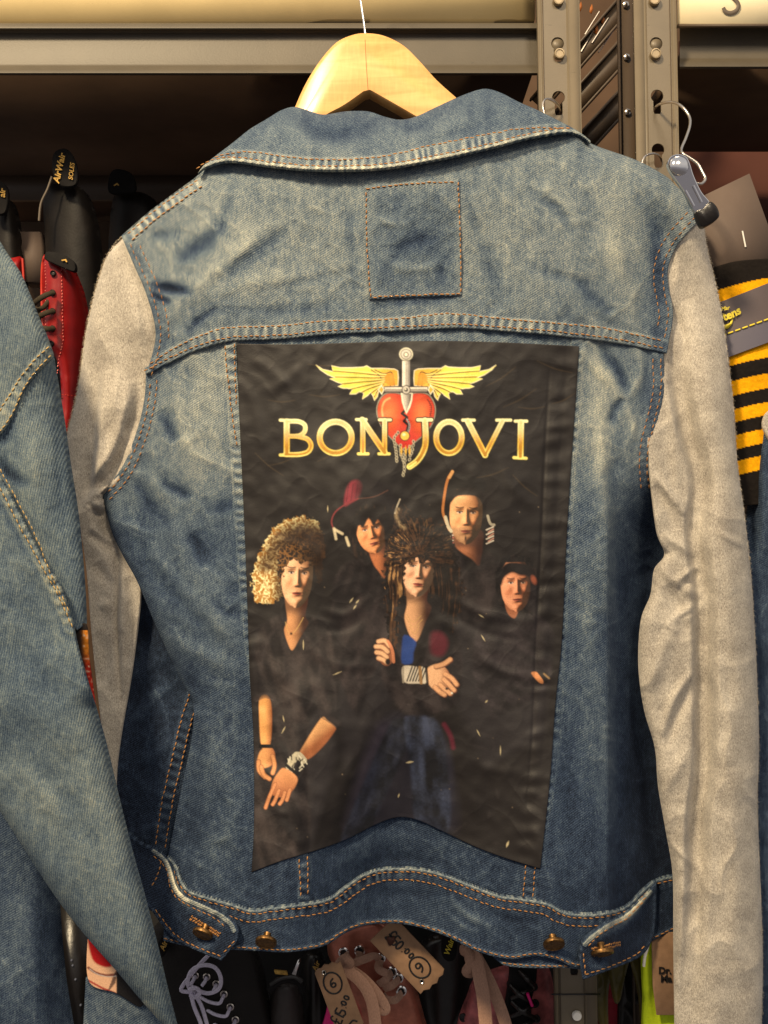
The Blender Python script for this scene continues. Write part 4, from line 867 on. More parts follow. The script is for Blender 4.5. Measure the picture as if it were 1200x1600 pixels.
cv.fill([(406, 1090), (420, 1088), (425, 1115), (422, 1165), (409, 1168), (405, 1120)], lambda U, V: mixc(c_(236, 170, 100), c_(150, 88, 48), sst(412, 426, U)[..., None]), 1, 1, 4)
cv.fill([(408, 1172), (424, 1168), (430, 1182), (424, 1196), (408, 1200), (402, 1190)], lambda U, V: mixc(c_(230, 164, 104), c_(170, 104, 64), sst(412, 430, U)[..., None]), 1, 1, 4)
for q in ([(426, 1182), (429, 1196), (426, 1208)], [(404, 1190), (405, 1204), (414, 1214)], [(408, 1198), (412, 1210), (421, 1217)]):
    cv.stroke(q, 7.6, c_(110, 62, 40), .9, 4, .8); cv.stroke(q, 5.6, c_(222, 154, 100), 1, 4, 1.1)
cv.stroke([(407, 1166), (424, 1166)], 6, c_(16, 13, 13))
cv.fill([(502, 1122), (512, 1126), (524, 1136), (522, 1144), (505, 1166), (482, 1186), (468, 1180), (474, 1165)], lambda U, V: mixc(c_(236, 176, 118), c_(160, 96, 58), sst(-12, 10, (U - 495) * .62 + (V - 1152) * .78)[..., None]), 1.2, 1, 4)
cv.stroke([(452, 1198), (464, 1180), (474, 1188)], 11, c_(196, 186, 158), .95, 4)
for _ in range(26):
    x, y = pr.uniform(450, 476), pr.uniform(1176, 1204); cv.stroke([(x, y), (x + pr.uniform(-5, 5), y + pr.uniform(2, 7))], 1.8, c_(30, 26, 24) if pr.random() < .5 else c_(230, 222, 196), .9)
cv.stroke([(448, 1196), (462, 1208)], 5, c_(18, 15, 15))
cv.fill([(444, 1200), (464, 1214), (462, 1228), (452, 1240), (440, 1246), (424, 1240), (426, 1222), (434, 1208)], lambda U, V: mixc(c_(226, 156, 104), c_(170, 104, 66), sst(1205, 1245, V)[..., None]), 1, 1, 4)
for q in ([(430, 1225), (421, 1245), (415, 1262)], [(436, 1235), (430, 1250), (426, 1257)], [(445, 1238), (441, 1250), (437, 1256)], [(453, 1234), (450, 1244), (448, 1250)]):
    cv.stroke(q, 6.2, c_(150, 90, 56), 1, 4); cv.stroke(q, 4.4, c_(216, 146, 98), 1, 4)
cv.stroke([(400, 1092), (414, 1086), (428, 1090)], 7, c_(58, 50, 50), .8, 4, 2); cv.stroke([(400, 1096), (414, 1090), (427, 1094)], 1.4, c_(88, 78, 76), .6, 4)
cv.stroke([(502, 1114), (514, 1122), (528, 1130)], 8, c_(56, 49, 49), .8, 4, 2.5); cv.stroke([(500, 1120), (512, 1127), (525, 1136)], 1.4, c_(88, 78, 76), .6, 4)
for q in ([(470, 985), (500, 1020), (522, 1070), (524, 1110)], [(440, 975), (418, 1000), (406, 1050)], [(458, 1020), (462, 1080), (458, 1150)], [(500, 1040), (494, 1080), (480, 1110)]): cv.stroke(q, 5, c_(64, 57, 57), .45, 6, 3, True)
# 2 hat, behind
cv.fill([(528, 800), (540, 760), (560, 748), (600, 755), (622, 780), (620, 815), (560, 812)], c_(26, 20, 22), 3, 1, 5)
cv.fill([(538, 790), (540, 768), (548, 753), (560, 750), (566, 760), (560, 778), (548, 786)], lambda U, V: mixc(c_(140, 50, 62), c_(70, 24, 32), sst(545, 566, U)[..., None]), 2, 1, 4)
for x in (545, 552, 559): cv.stroke([(x, 757), (x - 4, 784)], 1, c_(60, 20, 28), .8)
cv.stroke([(560, 779), (540, 788), (524, 800), (518, 815), (522, 828)], 2.2, c_(130, 50, 54), .9, 5); cv.stroke([(560, 779), (585, 776), (606, 766)], 1.4, c_(96, 62, 50), .8, 4)
hair([(548, 860), (550, 815), (566, 790), (600, 788), (616, 812), (616, 860), (606, 868), (560, 868)], lambda U, V, sd: mixc(c_(20, 14, 13), c_(60, 42, 32), np.clip(vn(U, V * .2, 2.4, 351), 0, 1)[..., None] * .7), 3, 350); cv.fill([(574, 845), (602, 845), (608, 872), (606, 888), (601, 904), (592, 893), (582, 878)], lambda U, V: mixc(mixc(c_(196, 118, 74), c_(80, 44, 30), sst(588, 606, U)[..., None]), c_(70, 36, 24), sst(872, 860, V)[..., None] * .7), 1.2, 1, 4); face(580, 832, 45, 66, -0.22, -1, c_(230, 160, 108), SK3, .1, 0, None, 3.2, .5)
cv.fill([(554, 850), (552, 815), (566, 796), (600, 796), (610, 820), (608, 858), (602, 832), (596, 818), (590, 812), (584, 822), (576, 810), (568, 824), (560, 822)], c_(20, 14, 13), 1.2, 1, 3)
for q in ([(558, 812), (554, 835), (556, 850)], [(570, 800), (566, 818)], [(580, 798), (583, 815)], [(592, 800), (598, 822)], [(600, 815), (604, 850), (600, 870)]): cv.stroke(q, 5, c_(22, 15, 14), .9, 3, 1, True)
for q in ([(522, 826), (525, 842)], [(524, 828), (535, 834)], [(541, 840), (545, 852)]): cv.stroke(q, 4, c_(222, 206, 170), .9, 0, 1)
# 3 top right with dark hat
cv.fill([(694, 770), (700, 748), (712, 745), (760, 760), (775, 800), (766, 850), (752, 860), (740, 800), (715, 768), (703, 790)], c_(28, 22, 20), 3, 1, 4)
cv.fill([(710, 828), (752, 828), (754, 856), (752, 870), (748, 884), (738, 874), (720, 862), (710, 850)], lambda U, V: mixc(mixc(c_(170, 108, 74), c_(60, 34, 26), sst(722, 750, U)[..., None]), c_(60, 34, 24), sst(860, 850, V)[..., None] * .7), 1.4, 1, 4)
T = face(728, 808, 50, 84, 0.03, -1, c_(226, 172, 122), c_(80, 46, 32), .05, 1, None, 2.4, .45)
cv.fill([(700, 775), (712, 764), (735, 762), (756, 768), (758, 752), (725, 742), (700, 752)], c_(20, 16, 15), 1.5, 1, 4); cv.fill([(700, 790), (704, 770), (716, 764), (744, 764), (756, 776), (759, 800), (752, 784), (742, 775), (716, 775), (706, 784)], c_(24, 17, 15), 1.2, 1, 3)
cv.stroke([(706, 738), (700, 748), (696, 764), (693, 785), (692, 800), (697, 815), (702, 828)], 4, c_(186, 118, 62), .95, 5); cv.stroke([(707, 737), (702, 746)], 5, c_(216, 160, 100), .9)
cv.stroke([(696, 808), (700, 822), (705, 830)], 5, c_(206, 196, 168), .85, 4)
for i in range(7): cv.stroke([(760 + (i % 2) * 3, 828 + i * 3.6), (771, 823 + i * 3.6)], 1.8, c_(206, 150, 130) if i % 2 else c_(226, 214, 196), .85)
for i in range(5): cv.stroke([(700, 840 + i * 4), (708, 836 + i * 4)], 1.8, c_(196, 110, 100) if i % 2 else c_(214, 200, 186), .8)
cv.stroke([(762, 806), (766, 818), (772, 820)], 4, c_(190, 180, 158), .7, 3)
# 4 long teased hair in the middle
def teased(U, V, sd):
    th = np.arctan2(V - 868, U - 655); r = np.hypot(V - 868, U - 655); k = sst(868, 905, V)
    s1 = .7 * vn(th * 80 + 5 * vn(U, V, 11, 336), r * .16, 2.2, 331) + .6 * vn(U + 2 * vn(U, V, 4, 337), V, 3.0, 338); s2 = vn(U * 1.1 + 3 * vn(U * .2, V, 20, 333), V * .07, 2.0, 332); s = s1 * (1 - k) + s2 * k
    lit = np.clip(.45 + .9 * s, 0, 1) * (.35 + .75 * sst(690, 605, U)) * (1 - .35 * sst(930, 1000, V)) + .25 * np.clip(vn(U, V, 7, 335), 0, 1)
    return mixc(mixc(c_(20, 14, 12), c_(72, 48, 31), sst(.1, .65, lit)[..., None]), c_(170, 128, 80), sst(.78, 1.15, lit)[..., None])
hair([(604, 935), (600, 900), (604, 866), (614, 840), (628, 822), (648, 812), (672, 812), (692, 822), (706, 842), (714, 872), (720, 905), (722, 940), (712, 975), (700, 985), (690, 950), (680, 930), (630, 930), (622, 960), (618, 1005), (606, 1010), (604, 975)], teased, 6.0, 330)
for i in range(30):
    a_ = pr.uniform(-3.0, -.15); r0 = pr.uniform(38, 50); x, y = 655 + r0 * math.cos(a_), 868 + r0 * .95 * math.sin(a_); L_ = pr.uniform(6, 15); a2 = a_ + pr.uniform(-.5, .5)
    cv.stroke([(x, y), (x + L_ * .5 * math.cos(a_), y + L_ * .5 * math.sin(a_)), (x + L_ * math.cos(a2), y + L_ * math.sin(a2))], pr.uniform(.8, 1.5), [c_(76, 52, 34), c_(40, 27, 20), c_(120, 88, 54)][pr.randrange(3)], .7, 3, .6, True)
cv.fill([(636, 910), (668, 912), (667, 938), (674, 950), (664, 974), (651, 1002), (640, 992), (632, 966), (636, 944)], lambda U, V: mixc(mixc(c_(220, 166, 122), c_(62, 36, 26), sst(642, 668, U)[..., None]), c_(70, 38, 28), sst(946, 934, V)[..., None] * .7), 1.2, 1, 4)
face(654, 892, 48, 80, 0.10, -1, c_(236, 188, 152), c_(92, 50, 38), .1, 0, c_(190, 98, 84), 2.0, .35)
hair([(622, 925), (624, 880), (632, 852), (655, 842), (676, 850), (686, 880), (688, 930), (682, 918), (677, 892), (668, 876), (660, 884), (652, 872), (644, 884), (636, 880), (632, 900), (628, 930)], teased, 2.4, 340)
for q in ([(636, 960), (645, 972), (658, 962)], [(634, 964), (646, 980), (660, 968)], [(640, 978), (648, 990), (655, 978)]): cv.stroke(q, 1, c_(200, 160, 100), .8, 4)
cv.fill([(632, 992), (650, 1002), (646, 1020), (644, 1036), (628, 1036), (628, 1010)], c_(34, 62, 128), 1.5, 1, 3)
cv.fill([(674, 990), (690, 988), (700, 1004), (692, 1024), (674, 1020)], c_(92, 24, 38), 4, .8, 4); cv.stroke([(694, 1132), (704, 1150), (708, 1168)], 7, c_(92, 26, 44), .8, 4, 2)
cv.fill([(590, 1002), (600, 998), (610, 1008), (614, 1030), (606, 1040), (596, 1036), (590, 1020)], c_(150, 94, 64), 1.1, 1, 4)
for q in ([(592, 1003), (602, 1002), (609, 1010)], [(588, 1011), (598, 1012), (606, 1019)], [(589, 1020), (598, 1022), (605, 1028)], [(592, 1029), (600, 1032), (605, 1036)]):
    cv.stroke(q, 8.4, c_(110, 62, 44), 1, 4, .8); cv.stroke([(x - .6, y - .8) for x, y in q], 6.2, c_(232, 182, 138), 1, 4, 1.1)
cv.stroke([(606, 1002), (613, 1016), (615, 1034)], 4.5, c_(206, 130, 92), .9, 4)
cv.ell(606, 1034, 4, 5, c_(34, 26, 24))
cv.fill([(667, 1046), (680, 1038), (692, 1040), (702, 1052), (704, 1066), (696, 1080), (682, 1080), (668, 1066)], lambda U, V: mixc(c_(232, 180, 136), c_(150, 92, 64), sst(682, 706, U)[..., None]), 1.1, 1, 4)
for q in ([(682, 1042), (694, 1038), (704, 1031)], [(696, 1054), (706, 1060), (714, 1070)], [(694, 1062), (702, 1070), (710, 1079)], [(688, 1070), (696, 1078), (704, 1084)], [(680, 1074), (688, 1082), (695, 1086)]):
    cv.stroke(q, 8.6, c_(104, 60, 42), .9, 4, .8); cv.stroke([(x - .7, y - .7) for x, y in q], 6.4, c_(220, 164, 120), 1, 4, 1.2)
cv.ell(698, 1076, 2.2, 2, c_(60, 50, 44), .6); cv.ell(706, 1083, 1.6, 1.4, c_(236, 226, 206), .5)
cv.fill([(628, 1046), (634, 1040), (652, 1042), (664, 1044), (667, 1066), (652, 1068), (632, 1066)], c_(212, 200, 180), 1, 1, 3)
for i in range(6): cv.stroke([(636 + i * 4.5, 1064), (644 + i * 4.5, 1042)], 2.2, c_(28, 24, 24), .95)
cv.stroke([(656, 1043), (658, 1067)], 5, c_(150, 112, 66), .9); cv.stroke([(666, 1042), (668, 1068)], 4, c_(26, 22, 22), .9); cv.stroke([(630, 1043), (630, 1066)], 3, c_(150, 140, 124), .9)
# feather sticking up
cv.stroke([(622, 796), (619, 806), (625, 820), (632, 825)], 5, c_(176, 150, 112), .6, 4, 2); cv.stroke([(625, 780), (620, 792), (617, 802)], 2, c_(204, 190, 166), .8, 3)
for _ in range(45): x, y = pr.uniform(614, 638), pr.uniform(788, 830); cv.stroke([(x, y), (x + pr.uniform(-6, 6), y + pr.uniform(2, 8))], 1.4, c_(60, 42, 30), .7)
# 5 right hand figure, half in shade
hair([(776, 930), (774, 900), (786, 876), (806, 868), (830, 876), (840, 900), (838, 950), (826, 960), (790, 950)], lambda U, V, sd: mixc(c_(18, 14, 14), c_(48, 38, 36), np.clip(vn(U, V * .3, 2.4, 361), 0, 1)[..., None] * .7), 3, 360); cv.fill([(790, 935), (812, 935), (808, 960), (802, 966), (792, 956)], c_(150, 92, 62), 1, 1, 3); face(806, 917, 46, 76, -0.02, -1, c_(228, 158, 120), c_(40, 24, 20), .25, 0, c_(170, 92, 78), 2.4, .2)
cv.fill([(775, 905), (785, 885), (800, 878), (830, 885), (838, 908), (832, 925), (826, 902), (812, 899), (800, 895), (788, 903), (783, 915)], c_(24, 18, 18), 2, 1, 4)
cv.fill([(830, 898), (838, 908), (838, 960), (822, 952), (828, 925)], c_(30, 24, 26), 2, .95); cv.ell(834, 906, 4, 7, c_(150, 80, 56), 1.6, .9, -.4)
cv.fill([(830, 1052), (838, 1050), (846, 1058), (849, 1067), (842, 1066)], c_(206, 136, 86), 1, .95, 3); cv.stroke([(843, 1051), (853, 1064)], 5, c_(30, 26, 24)); cv.stroke([(850, 1053), (858, 1060)], 3, c_(140, 112, 74), .9)
# specks, studs and scratches of the picture
for q, c in (([(546, 942), (552, 934)], 1), ([(556, 943), (561, 937)], 1), ([(552, 952), (557, 945)], 1), ([(634, 1192), (646, 1190)], 2), ([(622, 1246), (624, 1240)], 1), ([(791, 1324), (795, 1314)], 2), ([(748, 960), (756, 965)], 0), ([(752, 992), (758, 1002)], 0), ([(758, 1098), (762, 1094)], 1),
             ([(512, 790), (512, 800)], 0), ([(474, 1000), (474, 1015)], 0), ([(442, 1118), (444, 1128)], 0), ([(446, 1135), (440, 1146)], 0), ([(520, 1055), (534, 1049)], 0), ([(782, 1165), (782, 1180)], 0), ([(745, 1140), (750, 1150)], 0)):
    cv.stroke(q, (1.6, 2.0, 3.2)[c], c_(206, 190, 150), .85, 0, .6, True)
for _ in range(25):
    x, y = pr.uniform(398, 850), pr.uniform(770, 1330); cv.ell(x, y, .9, .9, c_(150, 130, 104), .6, pr.uniform(.15, .6))

# -- emblem: winged dagger through a broken heart
CR, YE, DK = c_(250, 244, 214), c_(244, 216, 70), c_(58, 36, 14)
wing = [(634.5 - 140.5, 570), (505, 577), (520, 580), (518, 571), (532, 574), (550, 574), (568, 573), (573, 571), (580, 575), (598, 575), (616, 576), (622, 579), (623, 590), (622, 603), (596, 606), (592, 612), (590, 620), (585, 626), (582, 618), (579, 614), (575, 618), (566, 624), (568, 615), (562, 612), (556, 616), (546, 616), (550, 609), (542, 607), (536, 607), (528, 604), (536, 600), (528, 598), (515, 592), (524, 591), (512, 586), (500, 578)]
mir = lambda p: [(2 * 634.5 - x, y) for x, y in p]
feat = [[(604, 588), (560, 583), (520, 580)], [(604, 591), (560, 590), (524, 589)], [(604, 594), (565, 597), (534, 600)], [(602, 597), (570, 603), (546, 609)], [(600, 600), (578, 607), (562, 615)], [(598, 603), (586, 610), (577, 617)], [(596, 604), (589, 612), (585, 620)], [(586, 578), (600, 584), (612, 582), (616, 602)], [(580, 578), (592, 586), (596, 592)], [(608, 590), (610, 603)]]
for M in (lambda p: p, mir):
    cv.fill(M(wing), CR, .9, 1, 0); inner = [(x + (560 - x) * .02 if False else x, y) for x, y in wing]
    w_ = A(wing); cen = w_.mean(0); inn = offs(np.concatenate([w_, w_[:1]]), 1.0)[:-1]
    if inside(w_, np.array([inn[5, 0]]), np.array([inn[5, 1]]))[0] == False: inn = offs(np.concatenate([w_, w_[:1]]), -1.0)[:-1]
    cv.fill(M([tuple(p) for p in inn]), lambda U, V: mixc(c_(248, 226, 92), c_(222, 150, 40), sst(70, 15, np.abs(U - 634.5))[..., None] * .8), .8, 1)
    for f in feat: cv.stroke(M(f), 1.6, DK, .9, 5, .5); 
    for f in feat[:7]: cv.stroke(M([(x, y - 2.6) for x, y in f]), 1.2, c_(252, 240, 150), .8, 5, .5)
    cv.fill(M([(604, 585), (614, 584), (616, 601), (606, 601), (601, 593)]), c_(232, 150, 44), 1, .9, 3)
heart = [(634.5, 626), (628, 618), (616, 615), (602, 617), (593, 628), (590, 642), (594, 660), (604, 676), (618, 690), (632.5, 702), (648, 690), (664, 676), (675, 660), (679, 642), (676, 628), (667, 617), (652, 615), (641, 618)]
cv.fill([(x + (x - 634.5) * .04, y + (y - 655) * .04) for x, y in heart], CR, 1, .55, 4)
cv.fill([(x + (x - 634.5) * .02, y + (y - 655) * .02) for x, y in heart], c_(40, 12, 10), 1, 1, 4)
def hcol(U, V):
    g = np.exp(-((U - 608) / 17) ** 2 - ((V - 645) / 26) ** 2) + np.exp(-((U - 658) / 15) ** 2 - ((V - 648) / 26) ** 2); return mixc(c_(196, 38, 26), c_(240, 122, 62), np.clip(g, 0, 1)[..., None])
cv.fill(heart, hcol, 1, 1, 4)
cv.stroke([(598, 650), (597, 638), (601, 627), (609, 622)], 2.6, c_(248, 190, 120), .8, 5, 1); cv.stroke([(672, 650), (674, 636), (668, 624)], 1.4, c_(90, 20, 16), .9, 4)
for i in range(9): cv.stroke([(670 + i * .2, 628 + i * 3), (675, 627 + i * 3.2)], 1, c_(90, 20, 16), .7)
crack = [(630, 625), (634, 640), (628, 646), (636, 652), (631, 658), (638, 664), (636, 672), (633, 680)]
cv.stroke(crack, 4.0, c_(30, 12, 10), 1); cv.stroke([(636, 655), (640, 664), (638, 674), (634, 680)], 2.6, c_(170, 168, 170), 1, 5)
for i, (x, y) in enumerate(spl([(636, 652), (640, 664), (638, 674), (634, 682)], 4)): cv.ell(x, y, .9, .9, c_(30, 24, 24), .4)
# dagger
ME, MD = c_(214, 206, 190), c_(110, 102, 94)
cv.fill([(626, 613), (645, 613), (644, 625), (641, 636), (635, 647), (631, 638), (628, 628)], CR, .8); cv.fill([(628, 615), (643, 615), (642, 625), (635, 644), (631, 632)], lambda U, V: mixc(ME, MD, sst(630, 642, U)[..., None]), .7)
cv.ell(634.5, 553.5, 10.5, 10, CR); cv.ell(634.5, 553.5, 9, 8.6, c_(60, 52, 48)); cv.ell(634.5, 553.5, 7.6, 7.2, ME); cv.ell(634.5, 554, 4, 4, c_(40, 34, 32)); cv.ell(634.5, 554, 2.6, 2.6, CR)
cv.fill([(627.5, 563), (641.5, 563), (641.5, 605), (627.5, 605)], c_(50, 42, 40), .7); cv.fill([(628.6, 564), (640.4, 564), (640.4, 604), (628.6, 604)], lambda U, V: mixc(c_(240, 232, 214), c_(140, 132, 124), sst(631, 640, U)[..., None]), .6); cv.stroke([(634.5, 566), (634.5, 602)], 1, c_(90, 82, 78), .8)
cv.fill([(600, 603.5), (669, 603.5), (669, 614), (600, 614)], c_(40, 32, 30), .7); cv.fill([(601, 605), (668, 605), (668, 612.5), (601, 612.5)], lambda U, V: mixc(c_(236, 226, 206), c_(122, 112, 104), sst(606, 612, V)[..., None]), .6); cv.stroke([(603, 608.5), (666, 608.5)], .9, c_(84, 74, 70), .7)
for s_ in (-1, 1):
    x = 634.5 + s_ * 44; cv.fill([(x, 609), (x - s_ * 6, 601), (x - s_ * 10, 609), (x - s_ * 6, 617)], CR, .7); cv.fill([(x - s_ * 1.5, 609), (x - s_ * 6, 603.5), (x - s_ * 8.5, 609), (x - s_ * 6, 614.5)], c_(222, 176, 66), .6)
cv.ell(634.5, 609, 7, 7.5, c_(40, 32, 30)); cv.ell(634.5, 609, 5.4, 5.8, ME); cv.ell(634.5, 609, 3.2, 3.2, c_(48, 40, 38)); cv.ell(633.6, 608, 1.3, 1.3, CR)
# chains hanging under the heart
for q in ([(622, 676), (616, 684), (617, 694), (619, 706), (620, 720)], [(626, 696), (626, 708), (630, 718), (632, 730), (630, 742)], [(640, 698), (641, 708), (640, 718)], [(646, 690), (645, 700), (643, 708)], [(632, 702), (633, 716), (632, 726)]):
    p = resam(q, int(plen(A(q)) / 4.2)); 
    for i, (x, y) in enumerate(p): cv.ell(x, y, 2.2, 2.9, c_(196, 186, 158), .6, .9, .5 * (i % 2)); cv.ell(x, y, 1.1, 1.7, c_(30, 24, 22), .5, .95)
for x in (627, 634, 640): cv.stroke([(x, 696), (x, 712)], 3.4, c_(226, 176, 60), .9, 0, .8, True)
cv.ell(632.5, 681, 8, 8, c_(50, 34, 14)); cv.ell(632.5, 681, 6.6, 6.6, c_(236, 190, 76), .8); cv.ell(631, 679, 2.6, 2.4, c_(252, 236, 180), 1)
# lettering
def gold(U, V):
    t = np.clip((V - 655) / 58, 0, 1)[..., None]; hi = mixc(c_(252, 246, 190), c_(226, 186, 70), sst(.1, .62, t)); return mixc(hi, c_(248, 232, 130), sst(.7, 1.0, t))
def gold2(U, V):
    t = np.clip((V - 655) / 58, 0, 1)[..., None]; return mixc(c_(236, 216, 150), c_(186, 132, 34), sst(.15, .75, t))
def glyph(strokes):
    for k, (ex, col) in enumerate(((4.0, c_(28, 20, 14)), (0.6, gold), (-3.4, gold2))):
        for pts, wd, sm in strokes:
            if k == 2 and wd < 6: continue
            cv.stroke(pts, max(wd + ex, 1.5), col, 1, sm, .7)
L = 8.6
glyph([([(448, 659), (448, 709)], L, 0), ([(438, 656.5), (452, 657)], 4, 0), ([(438, 711), (452, 711)], 4, 0), ([(448, 658.5), (466, 658.5), (476, 664), (476, 674), (467, 681), (450, 681.5)], 6.4, 5), ([(464, 681.5), (480, 686), (486, 696), (481, 706), (467, 710), (446, 710)], 6.8, 5)])
def ring(cx, cy, rx, ry, w_): return [([(cx + rx * math.cos(a), cy + ry * math.sin(a)) for a in np.linspace(0, 2 * math.pi, 34)], w_, 0)]
glyph(ring(524.5, 683.5, 25, 24.5, L))
glyph([([(567, 657), (567, 706)], L * .85, 0), ([(566, 656), (601, 707)], L, 0), ([(601, 657), (601, 706)], L * .8, 0), ([(557, 655.5), (572, 655.5)], 4, 0), ([(560, 709), (575, 709)], 4, 0), ([(593, 656), (610, 656)], 4, 0), ([(592, 709), (608, 709)], 4, 0)])
glyph([([(653, 656), (674, 656)], 4.6, 0), ([(664, 657), (665, 690), (661, 706), (652, 720), (640, 729)], L, 5)]); cv.stroke([(650, 722), (642, 728), (637, 730)], 3, gold, 1, 4)
glyph(ring(701.5, 683.5, 20, 24.5, L * .95))
glyph([([(731, 658), (758, 711)], L, 0), ([(785, 658), (758, 711)], L * .8, 0), ([(723, 656.5), (741, 656.5)], 4, 0), ([(776, 656.5), (798, 656.5)], 4, 0)])
glyph([([(814, 660), (813, 713)], L, 0), ([(805, 658), (823, 658)], 4, 0), ([(803, 715), (822, 716)], 4, 0)])
# faint brown streaks across the upper part of the print
for _ in range(14):
    x, y = pr.uniform(380, 890), pr.uniform(545, 760); a = pr.uniform(-.6, .9); l_ = pr.uniform(20, 60)
    cv.stroke([(x, y), (x + math.cos(a) * l_ / 2, y + math.sin(a) * l_ / 2 + 3), (x + math.cos(a) * l_, y + math.sin(a) * l_)], 1.2, c_(110, 90, 60), .3, 4, 1.2, True)

pr_t = [(370, 537), (430, 538), (500, 537), (640, 533), (760, 534), (905, 541)]
pr_r = [(905, 541), (900, 620), (893, 720), (885, 850), (878, 1000), (868, 1100), (861, 1200), (852, 1290), (844, 1357)]
pr_b = [(844, 1357), (836, 1355), (790, 1341), (740, 1322), (690, 1298), (652, 1281), (622, 1277), (590, 1287), (540, 1312), (490, 1330), (440, 1345), (393, 1363)]
pr_l = [(393, 1363), (397, 1280), (396, 1150), (390, 1050), (385, 900), (379, 760), (374, 650), (370, 537)]
p_out = np.concatenate([spl(pr_t, 6)[:-1], spl(pr_r, 6)[:-1], spl(pr_b, 6)[:-1], spl(pr_l, 6)[:-1]])
def print_depth(U, V):
    t = bd.D; bd.D = bdb; d = bd.sample(U, V); bd.D = t; return d - 0.0016
ps = Sheet(p_out, 1.05, print_depth)
ps.H += 0.5 * crumple(ps.U, ps.V, 44, 901, .5, 1.7) + 0.35 * crumple(ps.U, ps.V, 24, 902, 2.3, 1.6) + .25 * vn(ps.U, ps.V, 12, 903)
ps.H += 0.5 * sst(700, 540, ps.V) * crumple(ps.U, ps.V, 30, 905, .2, 2.0)
for p, w_, h in [([(600, 1060), (575, 1130), (540, 1220), (515, 1310)], 12, 4), ([(625, 1040), (608, 1130), (590, 1220), (560, 1290)], 14, -5), ([(640, 1100), (632, 1180), (628, 1270)], 10, 4), ([(672, 1120), (690, 1200), (700, 1290)], 13, 3.5), ([(520, 1080), (500, 1170), (480, 1260)], 12, -3),
                 ([(470, 1080), (462, 1200), (470, 1330)], 7, 3), ([(482, 1100), (480, 1220), (484, 1330)], 6, -3), ([(430, 850), (440, 950), (445, 1060), (455, 1160)], 5, 2), ([(860, 560), (852, 700), (846, 850), (838, 1000), (832, 1150), (820, 1300)], 3, -2.2),
                 ([(872, 560), (864, 700), (858, 850), (850, 1000), (842, 1150), (830, 1320)], 9, 2.0), ([(700, 930), (760, 960), (840, 970)], 8, 3), ([(690, 950), (760, 990), (830, 1000)], 7, -2.5), ([(740, 1020), (790, 1050), (840, 1055)], 7, 2.5),
                 ([(520, 790), (560, 830), (590, 900)], 10, 2), ([(500, 950), (540, 960), (580, 930)], 8, 3), ([(490, 975), (530, 985), (575, 960)], 8, -3), ([(480, 560), (440, 600), (400, 610)], 9, 2.4), ([(400, 560), (440, 590), (470, 640)], 7, 2), ([(660, 790), (700, 780), (760, 790)], 9, 2),
                 ([(620, 740), (640, 780), (600, 800)], 10, -2), ([(770, 700), (800, 760), (850, 800)], 9, 2), ([(700, 1160), (760, 1200), (830, 1210)], 9, 2), ([(600, 540), (640, 570), (660, 620)], 12, -1.5), ([(480, 1010), (530, 1040), (590, 1040)], 8, 2)]:
    ps.fold(p, w_, h)
e = ps.U - np.interp(ps.V, A(pr_r)[:, 1], A(pr_r)[:, 0])
bandr = np.exp(-((e + 26) / 16) ** 2); ps.H += bandr * 1.6 * np.sin(ps.V / 15 * 2 * math.pi / 2 + 2.5 * vn(ps.U * .3, ps.V, 40, 907))
e = ps.U - np.interp(ps.V, A(pr_l)[::-1][:, 1], A(pr_l)[::-1][:, 0])
bandl = np.exp(-((e - 12) / 11) ** 2) * sst(560, 620, ps.V); ps.H += bandl * 1.1 * np.sin(ps.V / 8 + 2.5 * vn(ps.U * .3, ps.V, 40, 909))
sl = np.interp(ps.V, A(sl_up)[:, 1], A(sl_up)[:, 0]); bandl = np.exp(-((ps.U - sl) / 10) ** 2) * sst(850, 1000, ps.V); ps.H += bandl * 1.2 * np.sin(ps.V / 8 + 2.5 * vn(ps.U * .3, ps.V, 40, 911))
ps.H *= .56; ps.C = cv.at(ps.U, ps.V)
ps.flush(); prn = ps.build('printed_panel', M_print, jk, 0.0006, lip=0.3)
# ================================================================ helpers for the rack and the goods
def curve_mesh(name, loops, d, th, mat, parent, bev=0.0):
    """flat sheet with real holes; loops in photo pixels, first the outline"""
    cu = bpy.data.curves.new(name, 'CURVE'); cu.dimensions = '2D'; cu.fill_mode = 'BOTH'; cu.extrude = th / 2; cu.bevel_depth = bev
    k = (CD + d) / CD
    for lp_ in loops:
        sp = cu.splines.new('POLY'); sp.points.add(len(lp_) - 1); sp.use_cyclic_u = True
        for p, (a, b) in zip(sp.points, lp_): p.co = ((a - 600) * S * k, (800 - b) * S * k, 0, 1)
    o = bpy.data.objects.new(name, cu); COL.objects.link(o); me = bpy.data.meshes.new_from_object(o.evaluated_get(bpy.context.evaluated_depsgraph_get()))
    bpy.data.objects.remove(o); bpy.data.curves.remove(cu)
    n = len(me.vertices); a = np.empty(n * 3); me.vertices.foreach_get('co', a); a = a.reshape(-1, 3)
    a = np.stack([a[:, 0], d + th / 2 - a[:, 2], a[:, 1] + Z0], 1); me.vertices.foreach_set('co', a.ravel().astype(np.float32)); me.name = name
    return link(name, me, mat, parent, False)
